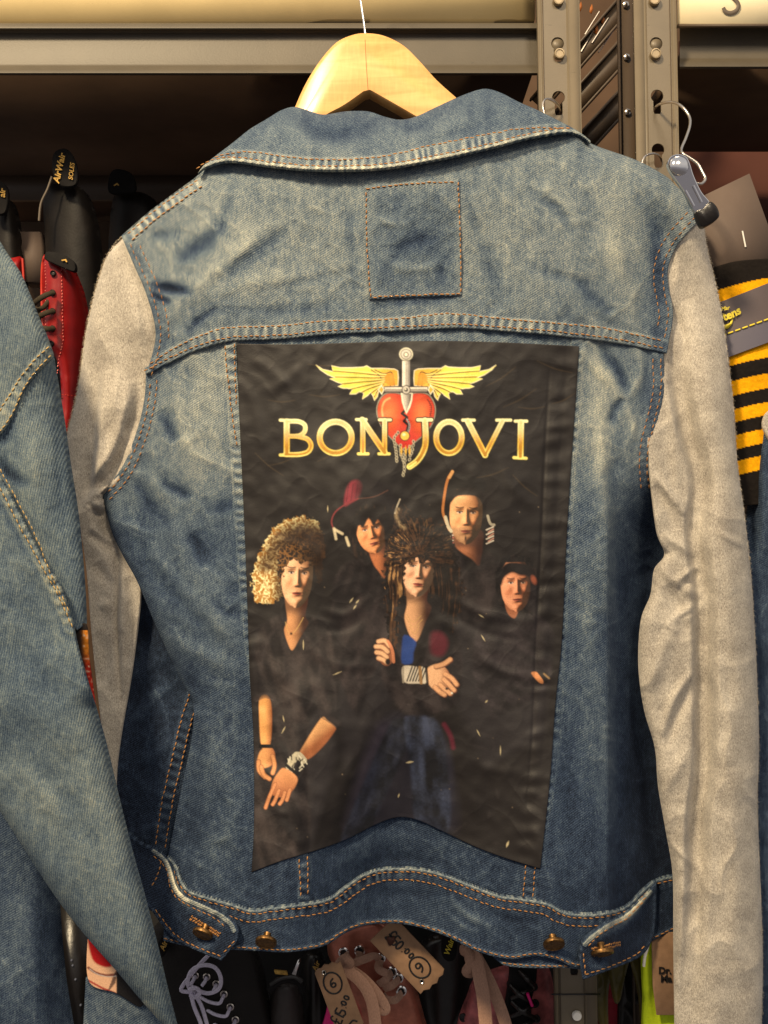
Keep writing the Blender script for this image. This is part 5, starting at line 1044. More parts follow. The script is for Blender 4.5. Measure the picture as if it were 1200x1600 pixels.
def text(name, s, size, u, v, d, mat, parent=None, rot=0.0, th=0.0006, shear=0.0, bold=0.0, align='CENTER', curve=None):
    cu = bpy.data.curves.new(name, 'FONT'); cu.body = s; cu.size = size * S; cu.extrude = th / 2; cu.offset = bold * S; cu.shear = shear; cu.align_x = align; cu.align_y = 'CENTER'; cu.resolution_u = 4
    o = bpy.data.objects.new(name, cu); COL.objects.link(o); me = bpy.data.meshes.new_from_object(o.evaluated_get(bpy.context.evaluated_depsgraph_get()))
    bpy.data.objects.remove(o); bpy.data.curves.remove(cu)
    n = len(me.vertices); a = np.empty(n * 3); me.vertices.foreach_get('co', a); a = a.reshape(-1, 3)
    if curve: a[:, 1] += curve * (a[:, 0] / S) ** 2 * S
    c, q = math.cos(rot), math.sin(rot); x = a[:, 0] * c - a[:, 1] * q; z = a[:, 0] * q + a[:, 1] * c
    p = pt(u, v, d); a = np.stack([p.x + x, p.y - a[:, 2], p.z + z], 1); me.vertices.foreach_set('co', a.ravel().astype(np.float32)); me.name = name
    return link(name, me, mat, parent, False)
def sweep(name, prof, u0, u1, mat, parent):
    """profile [(v, d)...] drawn out level between two columns"""
    m = MB(); n = len(prof); V = [tuple(pt(u0, v, d)) for v, d in prof] ; P0 = [Vector(p) for p in V]; x1 = pt(u1, 800, prof[0][1]).x
    V2_ = [(x1, p.y, p.z) for p in P0]; F = [(i, i + 1, n + i + 1, n + i) for i in range(n - 1)]
    m.add(V + V2_, F + [tuple(range(n)), tuple(range(2 * n - 1, n - 1, -1))])
    return m.build(name, mat, parent, True, 50)
def ribbon(name, pts, w_, d, mat, parent=None, th=1.3, n=6, flat=None):
    """soft lace or strap; pts (u, v) or (u, v, d)"""
    p = spl([tuple(q) + ((d,) if len(q) == 2 else ()) for q in pts], n); P3 = [pt(a, b, c) for a, b, c in p]
    return MB().tube(P3, w_ / 2 * S * (CD + d) / CD, 10, (th / (w_ / 2)) if flat is None else flat, (0, -1, 0)).build(name, mat, parent, True, 60)
def marker(name, lines, d, parent, w_=2.2, mat=None):
    m = MB()
    for l in lines:
        p = spl(l, 6) if len(l) > 2 else A(l); m.tube([pt(a, b, d(a, b) if callable(d) else d) for a, b in p], w_ / 2 * S * 1.15, 6, 0.35, (0, -1, 0))
    return m.build(name, mat or M_ink, parent)
LEAN = 0.018
# ================================================================ setting: back of the shelving
def wall(name, u0, u1, v0, v1, d, th, mat):
    a, b = pt(u0, v1, d), pt(u1, v0, d); m = MB().box((a.x, a.y, a.z), (b.x, b.y + th, b.z)); o = m.build(name, mat, None, False); o['kind'] = 'structure'; return o
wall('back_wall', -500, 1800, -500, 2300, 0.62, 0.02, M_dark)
M_redwall = plain('red_brown_board', srgb(74, 42, 34), 0.8, 0, 0.2, var=0.25, vs=5)
wall('side_board', 1064, 1700, 60, 700, 0.42, 0.01, M_redwall)
# ---- shelf beams
def beam(u0, u1, v0, lab, mat, dd=0.0):
    t = thing('shelf_beam', pt((u0 + u1) / 2, v0 + 83, 0.12), lab, 'shelf beam', 'steel beams of the rack')
    q = lambda v: v0 + v
    sweep('beam_face', [(q(0), .150), (q(0), .112), (q(2), .109), (q(8), .108), (q(11), .110), (q(12), .1145), (q(16), .1165), (q(64), .1165), (q(68), .1150), (q(72), .1095), (q(78), .108), (q(81), .110), (q(82), .150)], u0, u1, mat, t)
    return t
b1 = beam(-300, 837, 36, 'long taupe steel shelf beam above the hanger', M_beam)
b2 = beam(1062, 1600, 26, 'short taupe steel beam under the white price card', M_beam)
sb = thing('shelf_board', pt(400, 20, 0.2), 'cream board lying on top of the long beam', 'shelf')
MB().box(tuple(pt(-300, 30, 0.118)), (pt(836, 30, 0.118).x, 0.60, pt(0, -60, 0.118).z)).build('board', M_cream, sb, False)
so = thing('shelf_underside', pt(400, 120, 0.3), 'dark underside of the shelf behind the long beam', 'shelf')
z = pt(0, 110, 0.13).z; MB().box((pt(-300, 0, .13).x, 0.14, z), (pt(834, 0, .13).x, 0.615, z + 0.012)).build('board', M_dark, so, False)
so2 = thing('shelf_underside', pt(1300, 108, 0.3), 'dark underside of the shelf behind the short right beam', 'shelf')
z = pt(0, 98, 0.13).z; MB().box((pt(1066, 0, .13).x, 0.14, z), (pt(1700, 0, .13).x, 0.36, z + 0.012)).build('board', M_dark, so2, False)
pc_ = thing('price_card', pt(1130, 36, 0.10), 'white shelf card with a grey character, right of the uprights', 'card')
MB().plate([(1059, -60), (1320, -60), (1320, 37), (1059, 37)], 0.100, 0.0015).build('card', plain('white_card', srgb(246, 232, 196), 0.6, var=0.03), pc_, False)
marker('printed_character', [[(1130, 12), (1134, 18), (1142, 20), (1151, 16), (1154, 8), (1150, 0), (1144, -6)]], 0.0985, pc_, 6, M_grey_ink)
MB().plate([(1059, 37.5), (1320, 37.5), (1320, 41), (1059, 41)], 0.0985, 0.004).build('card_rail', M_rack_dark, pc_, False)

# ---- perforated uprights
def keyhole(u, v, r=10.0, sl=28, w_=6.2):
    p = [(u + r * math.cos(a), v + r * math.sin(a)) for a in np.linspace(math.radians(128), math.radians(412), 22)]
    return p + [(u + w_, v + sl - 4), (u + w_ * .7, v + sl), (u - w_ * .7, v + sl), (u - w_, v + sl - 4)]
def upright(ul, lab, keys, rivets, flip):
    """ul: left edge at the top of the picture"""
    sh = lambda p: [(a + (b - 0) * LEAN, b) for a, b in p]; X = lambda a: ul + (66 - a if flip else a)
    t = thing('rack_upright', pt(ul + 33 + 30, 1640, .1), lab, 'rack post', 'perforated uprights of the rack')
    holes = [sh(keyhole(X(32), v))[::-1] for v in keys]
    curve_mesh('web', [sh([(X(8), -160), (X(46), -160), (X(46), 1760), (X(8), 1760)])] + holes, 0.095, 0.0016, M_rack, t)
    def strip(name, a0, a1, d0, d1, th=0.0016, mat=M_rack):
        p = sh([(X(a0), -160), (X(a0), 1760), (X(a1), 1760), (X(a1), -160)]); dl = lambda u, v: d0 if abs((u - (v * LEAN)) - X(a0)) < 1.2 else d1
        MB().plate(p, dl, th).build(name, mat, t, False)
    strip('bevel', 46, 50.5, 0.0950, 0.0905); strip('flange', 50.5, 66, 0.0905, 0.0905); strip('return_lip', 66, 67.5, 0.0905, 0.125, .001)
    strip('ridge', 4.6, 8, 0.0915, 0.0950); strip('ridge', 2.6, 4.6, 0.0915, 0.0915); strip('ridge', 0.6, 2.6, 0.094, 0.0915); strip('side_lip', -1, 0.6, 0.13, 0.0925, .001)
    strip('groove', 9.2, 10.2, 0.0944, 0.0944, .0004, M_rack_dark)
    for v in rivets:
        u = X(34) + v * LEAN; r = 8.6 * S * 1.12
        # filled key slot: a tab behind the web, and the rivet head standing proud
        MB().plate(sh(keyhole(X(32), v - 18, 9.4, 24, 5.4)), 0.0962, 0.001).build('filled_slot', M_rack, t, False)
        MB().lathe([(r, .0), (r, r * .55), (r * .9, r * .8), (r * .7, r * .82), (r * .62, r * .66), (0, r * .66)], pt(u, v, 0.0945), (0, -1, 0), 26).build('rivet', M_rivet, t, True, 30)
    return t
ka = [152 + 84 * i for i in range(0, 19)]
rk_keys = [v for v in ka] + [68 - 84, 68 - 168 + 84 - 84]
up1 = upright(838, 'left perforated steel upright, directly behind the jacket collar', [152, 236, 320, 1496, 1580 + 84] + [68], [86, 2], False)
up2 = upright(990, 'right perforated steel upright carrying the chrome clip hanger', [150, 234, 318, 68], [86, 2], True)
# lower end of the left upright: splice seam and white plug
pl_ = thing('white_plug', pt(900, 1585, 0.09), 'round white plug in the lower post, below the jacket hem', 'plug')
MB().lathe([(0.0042, 0), (0.0042, .002), (0.0036, .0030), (0, .0032)], pt(901, 1586, .0935), (0, -1, 0), 24).build('cap', M_white, pl_)
MB().plate([(862, 1553), (938, 1553), (938, 1555), (862, 1555)], 0.0886, 0.001).build('splice_seam', M_black, up1, False)
# inner dark post and the diagonal braces between the uprights
ip = thing('inner_post', pt(975, 1640, .2), 'dark bolted post inside the gap between both uprights', 'rack post')
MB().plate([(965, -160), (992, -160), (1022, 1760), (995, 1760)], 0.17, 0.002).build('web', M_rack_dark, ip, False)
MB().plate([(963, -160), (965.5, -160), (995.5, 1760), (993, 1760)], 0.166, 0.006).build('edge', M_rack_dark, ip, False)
for v in (8, 90, 176, 260):
    MB().lathe([(.0032, 0), (.0032, .002), (.0018, .003), (0, .003)], pt(977 + v * LEAN, v, .1695), (0, -1, 0), 6).build('bolt', M_wire, ip)
for (a, b, w_, lab, d_) in (((880, 118), (1000, -20), 26, 'upper diagonal brace between the two uprights, with torn stickers', .30), ((880, 185), (1000, 52), 30, 'middle diagonal brace between the two uprights', .28), ((880, 262), (1000, 130), 30, 'lower diagonal brace between the two uprights', .26)):
    t = thing('diagonal_brace', pt((a[0] + b[0]) / 2, (a[1] + b[1]) / 2, d_), lab, 'brace', 'diagonal braces of the rack')
    e = (A(b) - A(a)); e /= np.linalg.norm(e); nn = np.array([-e[1], e[0]])
    a2, b2_ = A(a) - e * 60, A(b) + e * 60; q = lambda o1, o2: [tuple(a2 + nn * o1), tuple(b2_ + nn * o1), tuple(b2_ + nn * o2), tuple(a2 + nn * o2)]
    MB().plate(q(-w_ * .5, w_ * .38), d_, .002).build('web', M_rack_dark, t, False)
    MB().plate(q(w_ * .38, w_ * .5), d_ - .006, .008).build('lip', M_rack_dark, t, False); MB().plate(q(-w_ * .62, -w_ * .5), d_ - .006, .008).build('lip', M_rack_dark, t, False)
    if w_ == 26:
        M_or = plain('orange_sticker', srgb(150, 84, 28), 0.6)
        for (u, v) in ((922, 12), (940, 28), (905, 8), (930, 44)): 
            MB().plate([(u, v), (u + 3, v - 6), (u + 5, v + 3), (u + 2, v + 10), (u - 1, v + 6)], d_ - .0012, .0006).build('sticker_scrap', M_or, t, False)
        for (u, v, l_) in ((925, 40, 34), (914, 30, 30), (935, 50, 40), (908, 60, 26)):
            MB().tube([pt(u, v + l_ * .8, d_ - .0012), pt(u + l_ * .75, v - 12, d_ - .0012)], .0008, 5).build('scratch', M_wire, t)

# ================================================================ wooden hanger
hg = thing('wooden_hanger', pt(575, 215, 0.02), 'pale varnished wooden hanger holding up the big jacket', 'hanger')
ho = np.concatenate([spl([(430, 240), (446, 205), (462, 165), (478, 130), (500, 95), (525, 67), (550, 55), (572, 52), (600, 56), (630, 71), (655, 95), (682, 125), (712, 152), (750, 185), (800, 225)], 5), spl([(760, 238), (700, 216), (640, 181), (600, 158), (577, 145)], 5), spl([(570, 147), (540, 168), (500, 192), (460, 240)], 5)])
MB().plate([tuple(p) for p in ho], 0.056, 0.013, 5).build('body', M_wood, hg, True, 50)
MB().tube([pt(a, b, .0625) for a, b in spl([(571, 60), (569, 40), (566, 20), (563, 0), (560, -30), (562, -60), (580, -80), (604, -70)], 5)], 1.9 * S, 10).build('hook', M_chrome, hg)
MB().tube([pt(570.5, 62, .0560), pt(572, 96, .0560), pt(575, 140, .0560)], .00022, 5).build('joint_line', plain('dark_glue_line', srgb(140, 100, 60), .8), hg)

# ================================================================ wire hooks
wh = thing('wire_hook', pt(858, 200, .08), 'small doubled wire hook in the left upright, just above the collar', 'hook', 'wire hooks in the uprights')
for k_, dd in ((0, 0), (4, .004)):
    MB().tube([pt(a, b, c) for a, b, c in spl([(876, 178 - k_, .100), (873, 168 - k_, .090 + dd), (864, 158 - k_ * .6, .082 + dd), (852, 155, .078 + dd), (848, 165, .076 + dd), (852, 182, .074), (864, 200, .070), (876, 225, .066)], 5)], 1.7 * S, 8).build('wire', M_wire, wh)
wh2 = thing('wire_hook', pt(1020, 250, .08), 'small wire hook low in the right upright, peeping over the shoulder', 'hook', 'wire hooks in the uprights')
MB().tube([pt(a, b, c) for a, b, c in spl([(1034, 252, .102), (1030, 243, .09), (1020, 240, .085), (1008, 244, .082), (1003, 256, .08), (1006, 280, .078)], 5)], 1.9 * S, 8).build('wire', M_wire, wh2)

# ================================================================ chrome clip hanger
ch = thing('clip_hanger', pt(1090, 345, .02), 'chrome clip hanger with black rubber tip at the jacket shoulder', 'clip')
MB().tube([pt(a, b, c) for a, b, c in spl([(1021, 173, .105), (1026, 166, .092), (1036, 161, .08), (1052, 160, .07), (1066, 167, .06), (1077, 182, .055), (1078, 196, .05), (1072, 215, .045), (1065, 232, .04), (1067, 240, .036), (1078, 247, .034), (1090, 256, .032), (1097, 268, .03), (1102, 279, .028), (1096, 287, .026), (1086, 286, .022)], 5)], 2.4 * S, 10).build('wire_hook', M_wire, ch)
def clip_d(u, v): return -0.004 + (v - 250) / 100 * .010
co = spl([(1047, 268), (1043, 256), (1048, 245), (1060, 241), (1072, 245), (1078, 256), (1084, 275), (1096, 300), (1109, 317), (1100, 328), (1088, 333), (1079, 320), (1068, 298), (1056, 281)], 4, True)
MB().plate([tuple(p) for p in co], clip_d, .0035, 1.0).build('body', M_chrome, ch, True, 30)
MB().lathe([(.0078, 0), (.0074, .0012), (.0058, .0028), (.003, .0038), (0, .0041)], pt(1061, 259, -.0035), (0.15, -1, .1), 24).build('pressed_dome', M_chrome, ch)
for (a, b) in (((1083, 290), (1096, 316)), ((1071, 298), (1084, 322))): MB().tube([pt(a[0], a[1], clip_d(*a) - .0002), pt(b[0], b[1], clip_d(*b) - .0002)], .0012, 8, .6).build('rib', M_chrome, ch)
MB().plate([tuple(p) for p in spl([(1087, 331), (1098, 326), (1109, 315), (1119, 322), (1124, 335), (1120, 343), (1108, 351), (1096, 354)], 4, True)], lambda u, v: clip_d(u, v) - .001, .006, 2.4).build('rubber_tip', M_black, ch, True, 60)

# ================================================================ socks on their card
sk = thing('sock_pack', pt(1170, 720, .06), 'yellow and black striped socks in a dark card sleeve, right of the jacket', 'socks')
MB().plate([(1086, 312), (1171, 271), (1232, 440), (1110, 460)], .075, .0012).build('hang_card', M_card, sk, False)
MB().tube([pt(1160, 361, .0742), pt(1165, 386, .0742)], .0007, 6).build('staple', M_white, sk)
so_ = spl([(1090, 412), (1110, 418), (1150, 408), (1200, 404), (1260, 402), (1262, 560), (1250, 760), (1100, 770), (1096, 560)], 5, True)
sx = Sheet(so_, 1.6, lambda U, V: .066 + .012 * ((U - 1180) / 80) ** 2 + .001 * vn(U, V, 40, 960))
vv = sx.V + (sx.U - 1140) * .16 + 4 * np.sin((sx.U - 1140) / 34)
sx.H += .55 * np.sin(sx.U * 2 * math.pi / 3.6) * sst(432, 428, vv) + .3 * vn(sx.U, sx.V, 3, 961)
yel = np.zeros(sx.U.shape, bool)
for a, b in ((448, 572), (597, 620), (642, 662), (683, 705), (724, 746)): yel |= (vv > a) & (vv < b)
mxx = yel[..., None]; sx.C = np.where(mxx, A(srgb(240, 168, 14)), A(srgb(30, 26, 24))) * (1 + .12 * vn(sx.U, sx.V, 3.3, 962)[..., None])
sx.flush(); M_knit = paint_mat('striped_knit', .9, .1); sx.build('sock', M_knit, sk, .004)
bo = [(1100, 482), (1200, 440), (1262, 418), (1262, 512), (1200, 535), (1100, 572)]
cd_ = lambda u, v: .0635 + .010 * ((u - 1180) / 80) ** 2
def grid_plate(name, P, dfun, th, mat, parent, n=14):
    """quad band bent along a depth function; P = four corners tl, tr, br, bl"""
    P = A(P); t = np.linspace(0, 1, n + 1); top = P[0] + (P[1] - P[0]) * t[:, None]; bot = P[3] + (P[2] - P[3]) * t[:, None]; m = MB(); V = []
    for a, b in zip(top, bot): V += [tuple(pt(a[0], a[1], dfun(*a))), tuple(pt(b[0], b[1], dfun(*b)))]
    V += [(x, y + th, z_) for x, y, z_ in V]; k_ = 2 * (n + 1); F = []
    for i in range(n):
        q = 2 * i; F += [(q, q + 1, q + 3, q + 2), (k_ + q, k_ + q + 2, k_ + q + 3, k_ + q + 1), (q, q + 2, k_ + q + 2, k_ + q), (q + 1, k_ + q + 1, k_ + q + 3, q + 3)]
    return m.add(V, F).build(name, mat, parent, True, 40)
cdf = lambda u, v: cd_(u, v)
grid_plate('card_band', [(1100, 482), (1262, 418), (1262, 478), (1100, 536)], cdf, .001, plain('charcoal_card', srgb(92, 82, 84), .55, 0, .4, var=.06, vs=30), sk)
grid_plate('card_band', [(1100, 536.6), (1262, 478.6), (1262, 512), (1100, 572)], lambda u, v: cd_(u, v) - .0004, .001, plain('blue_grey_card', srgb(96, 92, 104), .45, 0, .5, var=.06, vs=30), sk)
m = MB(); x = 1104
while x < 1258: m.tube([pt(x, 536 - (x - 1100) * .358 - 1.5, cd_(x, 0) - .0012), pt(x + 8, 536 - (x + 8 - 1100) * .358 - 1.5, cd_(x + 8, 0) - .0012)], .0007, 6, .7); x += 11.2
o = m.build('printed_stitch_line', M_yel_ink, sk); o['kind'] = 'stuff'
text('lettering', 'tens', 19, 1143, 491, .0628, M_yel_ink, sk, .42, .0004, .1, .7, 'CENTER', .004)
text('lettering', 'Mar', 9, 1133, 482, .0640, M_yel_ink, sk, .2, .0004, .3, .2)
MB().plate([(1124, 506), (1132, 508), (1140, 505), (1144, 498), (1146, 496), (1144, 506), (1138, 513), (1130, 515), (1124, 513)], .0640, .0004).build('printed_swoosh', M_yel_ink, sk, False)

# ================================================================ left neighbour: paler denim jacket
lj = thing('denim_jacket', pt(0, 1640, -.03), 'paler grey green denim jacket with arched seams, at the left edge', 'jacket')
ljd = lambda U, V: -0.030 + 0.016 * sst(40, 140, U) * sst(1000, 700, V) + 0.004 * vn(U, V, 120, 81) - .00004 * (V - 800) * .2
edge = [(-4, 372), (12, 398), (30, 424), (46, 460), (60, 496), (72, 524), (82, 552), (90, 600), (100, 660), (110, 730), (121, 800), (129, 880), (133, 940), (134, 975)]
eC = resam(edge[:7], 14); eB = resam(edge[6:], 20)
yk2 = np.concatenate([eC, spl([(82, 556), (62, 578), (45, 598), (32, 618), (20, 648), (2, 678), (-30, 700)], 5), A([(-60, 690), (-60, 340)])])
y2 = Sheet(yk2, 2.2, lambda U, V: ljd(U, V) - .0012); y2.W += .47; crumples(y2, .35, 1100); y2.roll(spl(edge[:8], 5), 26, .010)
b1_ = [(84, 546), (52, 576), (30, 606), (10, 640), (-30, 690)]
y2.seam([(78, 549), (54, 576), (36, 600), (20, 628), (0, 662), (-30, 690)], 11, 1.8, 1.0, 17, .12, .22, 41, .16); y2.flush(); o_ = y2.build('yoke', M_denim2, lj, .003)
stitches(y2, [[(80, 554), (58, 578), (40, 602), (25, 634), (5, 668), (-20, 690)], [(76, 541), (48, 569), (28, 595), (12, 622), (-10, 655)]], o_, M_thread_pale, 7, 2.4, 1.1)
sB = [(-40, 640), (0, 722), (30, 778), (60, 835), (84, 895), (122, 972)]; sA = [(-40, 700), (0, 772), (25, 820), (62, 887), (87, 932), (112, 990)]
bB = np.concatenate([eB, A([(120, 985), (60, 900), (-40, 730), (-60, 640), (-30, 660), (0, 640), (40, 590), (70, 550)])])
bp = Sheet(bB, 2.2, ljd); bp.W += .42 + .06 * np.exp(-((bp.U - 50) / 30) ** 2); crumples(bp, .45, 1150); bp.roll(spl(edge[5:], 5), 30, .012)
for p, w_, h, ws in [([(60, 680), (50, 720), (60, 760)], 12, 2, .05), ([(0, 715), (15, 740), (45, 760)], 9, -3, -.3), ([(20, 640), (10, 680), (-10, 700)], 8, -2, -.2), ([(95, 640), (92, 720), (100, 830)], 10, -2, -.05)]: bp.fold(p, w_, h, ws)
bp.flush(); bp.build('back_panel', M_denim2, lj, .003)
sE = [(122, 972), (128, 1010), (136, 1050), (148, 1105), (165, 1165), (185, 1250), (205, 1330), (225, 1402), (245, 1480), (262, 1552), (285, 1640)]
sL = [(-60, 1170), (-20, 1240), (0, 1268), (22, 1302), (60, 1362), (100, 1420), (140, 1470), (180, 1515), (222, 1565), (262, 1610), (285, 1640)]
sl_o = np.concatenate([spl([(-60, 660), (-20, 720), (0, 745), (28, 800), (62, 866), (92, 915), (114, 978)], 5), spl([(114, 980), (120, 1010), (134, 1060), (148, 1105), (165, 1165), (185, 1250), (205, 1330), (225, 1402), (245, 1480), (262, 1552), (285, 1640)], 5), spl(sL[::-1], 5)])
def sl_d(U, V):
    c = np.interp(V, A(sL)[:, 1], A(sL)[:, 0]) * sst(1150, 1300, V) + (-100) * (1 - sst(1150, 1300, V)); return -0.046 + .004 * vn(U, V, 130, 85)
s2 = Sheet(sl_o, 2.2, sl_d); s2.W += .42 + .05 * np.exp(-((s2.V - 1270) / 120) ** 2) + .05 * np.exp(-((s2.U - np.interp(s2.V, A(sE)[:, 1], A(sE)[:, 0]) + 30) / 26) ** 2)
s2.W -= .08 * np.exp(-((s2.U - 50) / 60) ** 2 - ((s2.V - 1100) / 80) ** 2); crumples(s2, .45, 1180)
for p, w_, h, ws in [([(20, 870), (60, 900), (90, 950)], 9, 2, .08), ([(0, 1000), (50, 1040), (100, 1100)], 22, -3.5, -.06), ([(0, 1080), (60, 1120), (120, 1180)], 22, 3, .04), ([(10, 1190), (60, 1230), (110, 1290)], 16, 3, .07), ([(30, 1180), (90, 1240), (150, 1330)], 16, -2.5, -.03), ([(0, 930), (40, 960), (80, 1020)], 16, -2, -.04), ([(225, 1560), (235, 1580), (250, 1600)], 6, 2, .15)]: s2.fold(p, w_, h, ws)
s2.seam([(-40, 680), (0, 748), (30, 806), (62, 866), (90, 922), (114, 980)], 13, 2.2, 1.2, 19, .10, .22, 43, .14, .1)
s2.roll(spl(sE[3:], 5), 42, .020); s2.roll(spl(sL, 5), 30, .014); s2.flush(); o_ = s2.build('sleeve', M_denim2, lj, .004)
stitches(s2, [offs(resam([(-40, 700), (0, 772), (25, 820), (62, 887), (87, 932), (111, 985)], 20), -4), offs(resam(sB, 20), 5)[:-1]], o_, M_thread_pale, 7, 2.2, 1.1)
# printed scrap at the armhole
ep = [(107, 992), (134, 974), (140, 1030), (150, 1110), (146, 1120), (132, 1060)]
sp = Sheet(resam(ep + [ep[0]], 60)[:-1], 1.2, lambda U, V: -.026 + 0 * U); C = np.zeros(sp.U.shape + (3,)) + c_(30, 24, 24)
hot = np.exp(-((sp.U - np.interp(sp.V, [985, 1030, 1110], [133, 136, 148])) / 4.5) ** 2) * (sp.V > 985); n_ = vn(sp.U, sp.V, 4, 970)
C = mixc(C, mixc(c_(232, 140, 40), c_(190, 44, 28), sst(1010, 1045, sp.V)[..., None]), np.clip(hot * (1 + .5 * n_), 0, 1)[..., None]); C = mixc(C, c_(236, 210, 180), (np.clip(n_ - .55, 0, 1) * 2.5 * hot)[..., None]); sp.C = np.clip(C, 0, 1)
sp.flush(); sp.build('printed_panel', M_print_plain, lj, .0008)
# lower body of that jacket
l2 = Sheet(spl([(-60, 1120), (0, 1230), (40, 1300), (96, 1405), (102, 1470), (114, 1540), (128, 1640), (-60, 1640)], 4, True), 2.4, lambda U, V: .004 + .03 * sst(50, 125, U) + .004 * vn(U, V, 90, 88)); l2.W += .26 + .06 * np.exp(-((l2.U - 20) / 30) ** 2); crumples(l2, .5, 1200)
for p, w_, h, ws in [([(20, 1340), (30, 1450), (40, 1600)], 14, 3, .05), ([(60, 1400), (70, 1500), (85, 1600)], 12, -3, -.06)]: l2.fold(p, w_, h, ws)
l2.flush(); l2.build('front_panel', M_denim, lj, .003)
l3 = Sheet(A([(134, 1528), (182, 1550), (222, 1572), (262, 1598), (290, 1640), (128, 1640)]), 2.2, lambda U, V: .010 + 0 * U); l3.W += .40; crumples(l3, .5, 1230); l3.flush(); l3.build('hem_panel', M_denim, lj, .003)
MB().plate([(94, 1410), (140, 1470), (140, 1640), (122, 1640), (104, 1530), (98, 1470)], .020, .002).build('lining', M_black, lj, False)
for v in (1500, 1508, 1530, 1570): MB().lathe([(.0012, 0), (.0008, .0008), (0, .001)], pt(112 + (v - 1500) * .2, v, .0195), (0, -1, 0), 8).build('stud', M_chrome, lj)
cp_ = Canvas(130, 1450, 230, 1590, .8, c_(236, 186, 150))
cp_.fill([(136, 1460), (142, 1468), (175, 1500), (174, 1510), (160, 1510), (144, 1498)], c_(176, 20, 26), 1.5, 1, 4); cp_.stroke([(138, 1512), (150, 1520), (166, 1524), (184, 1522)], 4, c_(120, 60, 50), .9, 4)
for i in range(8): cp_.stroke([(168 + i * 1.5, 1550 - i * 4), (180 + i * .6, 1535 - i * 3)], 1.4, c_(70, 50, 50), .9)
cp_.stroke([(140, 1514), (152, 1522), (168, 1526), (182, 1525)], 1.4, c_(200, 190, 186), .9, 4); cp_.stroke([(138, 1532), (160, 1544), (182, 1553)], 3, c_(170, 40, 40), .9)
cp_.fill([(182, 1490), (240, 1540), (240, 1600), (182, 1560)], c_(26, 24, 27), .6)
e2 = resam([(137, 1462), (160, 1488), (182, 1512), (221, 1553), (219, 1574), (182, 1552), (139, 1534), (137, 1462)], 60)[:-1]
sq = Sheet(e2, 1.2, lambda U, V: .0075 + 0 * U); sq.C = cp_.at(sq.U, sq.V); sq.build('printed_panel', M_print_plain, lj, .0008)

# ================================================================ right neighbour: dark denim jacket
rj = thing('denim_jacket', pt(1200, 1640, .07), 'dark blue denim jacket, only a sliver at the right edge', 'jacket')
r2 = Sheet(spl([(1290, 640), (1230, 636), (1200, 652), (1189, 690), (1180, 740), (1168, 800), (1160, 900), (1160, 1300), (1165, 1660), (1290, 1660)], 5, True), 2.4, lambda U, V: .062 + .02 * sst(1195, 1170, U) * sst(900, 800, V) + .004 * vn(U, V, 80, 91)); r2.W += .24; crumples(r2, .5, 1300)
r2.roll(spl([(1230, 636), (1200, 652), (1189, 690), (1180, 740), (1168, 800)], 5), 14, .006); r2.flush(); r2.build('sleeve', M_denim, rj, .003)
r3 = Sheet(spl([(1196, 648), (1204, 640), (1215, 636), (1215, 700), (1204, 690), (1194, 672), (1192, 660)], 4, True), 2.0, lambda U, V: .058 + 0 * U); r3.flush(); r3.build('cuff', M_fleece, rj, .003)

# ================================================================ boots on the shelf at the left
def boot(name, outl, d, mat, lab, cat='boot', group=None, curv=.02, cx=None, parts=(), W0=None, step=3.0, roll=14, R=.012):
    t = thing(name, pt(float(np.mean(A(outl)[:, 0])), float(A(outl)[:, 1].max()), d), lab, cat, group)
    p = spl(outl, 4, True); cx = float(np.mean(p[:, 0])) if cx is None else cx; hw = max(p[:, 0].max() - p[:, 0].min(), 1) / 2
    s = Sheet(p, step, lambda U, V: d + curv * ((U - cx) / hw) ** 2); s.H += .5 * vn(s.U, s.V, 18, len(lab)) ; s.roll(np.concatenate([p, p[:1]]), roll, R); s.W += .4
    s.flush(); s.build('upper', mat, t, .006)
    return t, s
def eyelet(u, v, s, parent, r=4.2, mat=None, hole=True):
    p = pt(u, v, float(s.sample(u, v)) - .0012); k = S * (CD + p.y) / CD
    MB().lathe([(r * k * .55, 0), (r * k * .6, .0009), (r * k * .8, .0014), (r * k, .0009), (r * k * 1.02, 0), (r * k, -.001), (r * k * .5, -.001)], p, (0, -1, 0), 16).build('eyelet', mat or M_chrome, parent)
    if hole: MB().lathe([(r * k * .56, 0), (0, .0001)], p + Vector((0, -.0003, 0)), (0, -1, 0), 12).build('eyelet_hole', M_ink, parent)
rbt, rb = boot('red_boot', [(66, 402), (84, 404), (110, 414), (122, 436), (132, 466), (140, 520), (145, 600), (140, 700), (92, 700), (96, 620), (88, 560), (64, 545), (66, 470)], .115, M_red, 'red leather boot with olive laces, beside the left sleeve', 'boot', None, .02, 84)
MB().tube([pt(a, b, float(rb.sample(a, b)) - .001) for a, b in spl([(67, 540), (66, 500), (65, 450), (66, 415), (70, 401)], 5)], 2.2 * S, 8).build('piping', M_redwelt, rbt)
MB().plate([tuple(p) for p in spl([(70, 398), (76, 393), (100, 398), (116, 410), (116, 424), (98, 418), (80, 410), (70, 405)], 4, True)], .108, .006, 1).build('collar_lining', M_blackm, rbt)
text('lettering', 'r', 16, 101, 406, .1065, M_gold_ink, rbt, -1.1, .0004, .3, .4)
stitches(rb, [[(71, 412), (71, 470), (71, 540)], [(96, 416), (97, 480), (98, 530), (92, 560), (88, 590)]], rbt, plain('pink_thread', srgb(230, 120, 110), .7), 3.0, 2.2, .7)
stitches(rb, [[(96, 617), (115, 618), (135, 620)]], rbt, M_redwelt, 3, 2, .6, 'welt_stitching')
MB().tube([pt(a, b, float(rb.sample(a, b)) - .0006) for a, b in [(94, 622), (115, 623), (140, 626)]], 1.2 * S, 6).build('seam_groove', plain('dark_red_groove', srgb(70, 10, 12), .6), rbt)
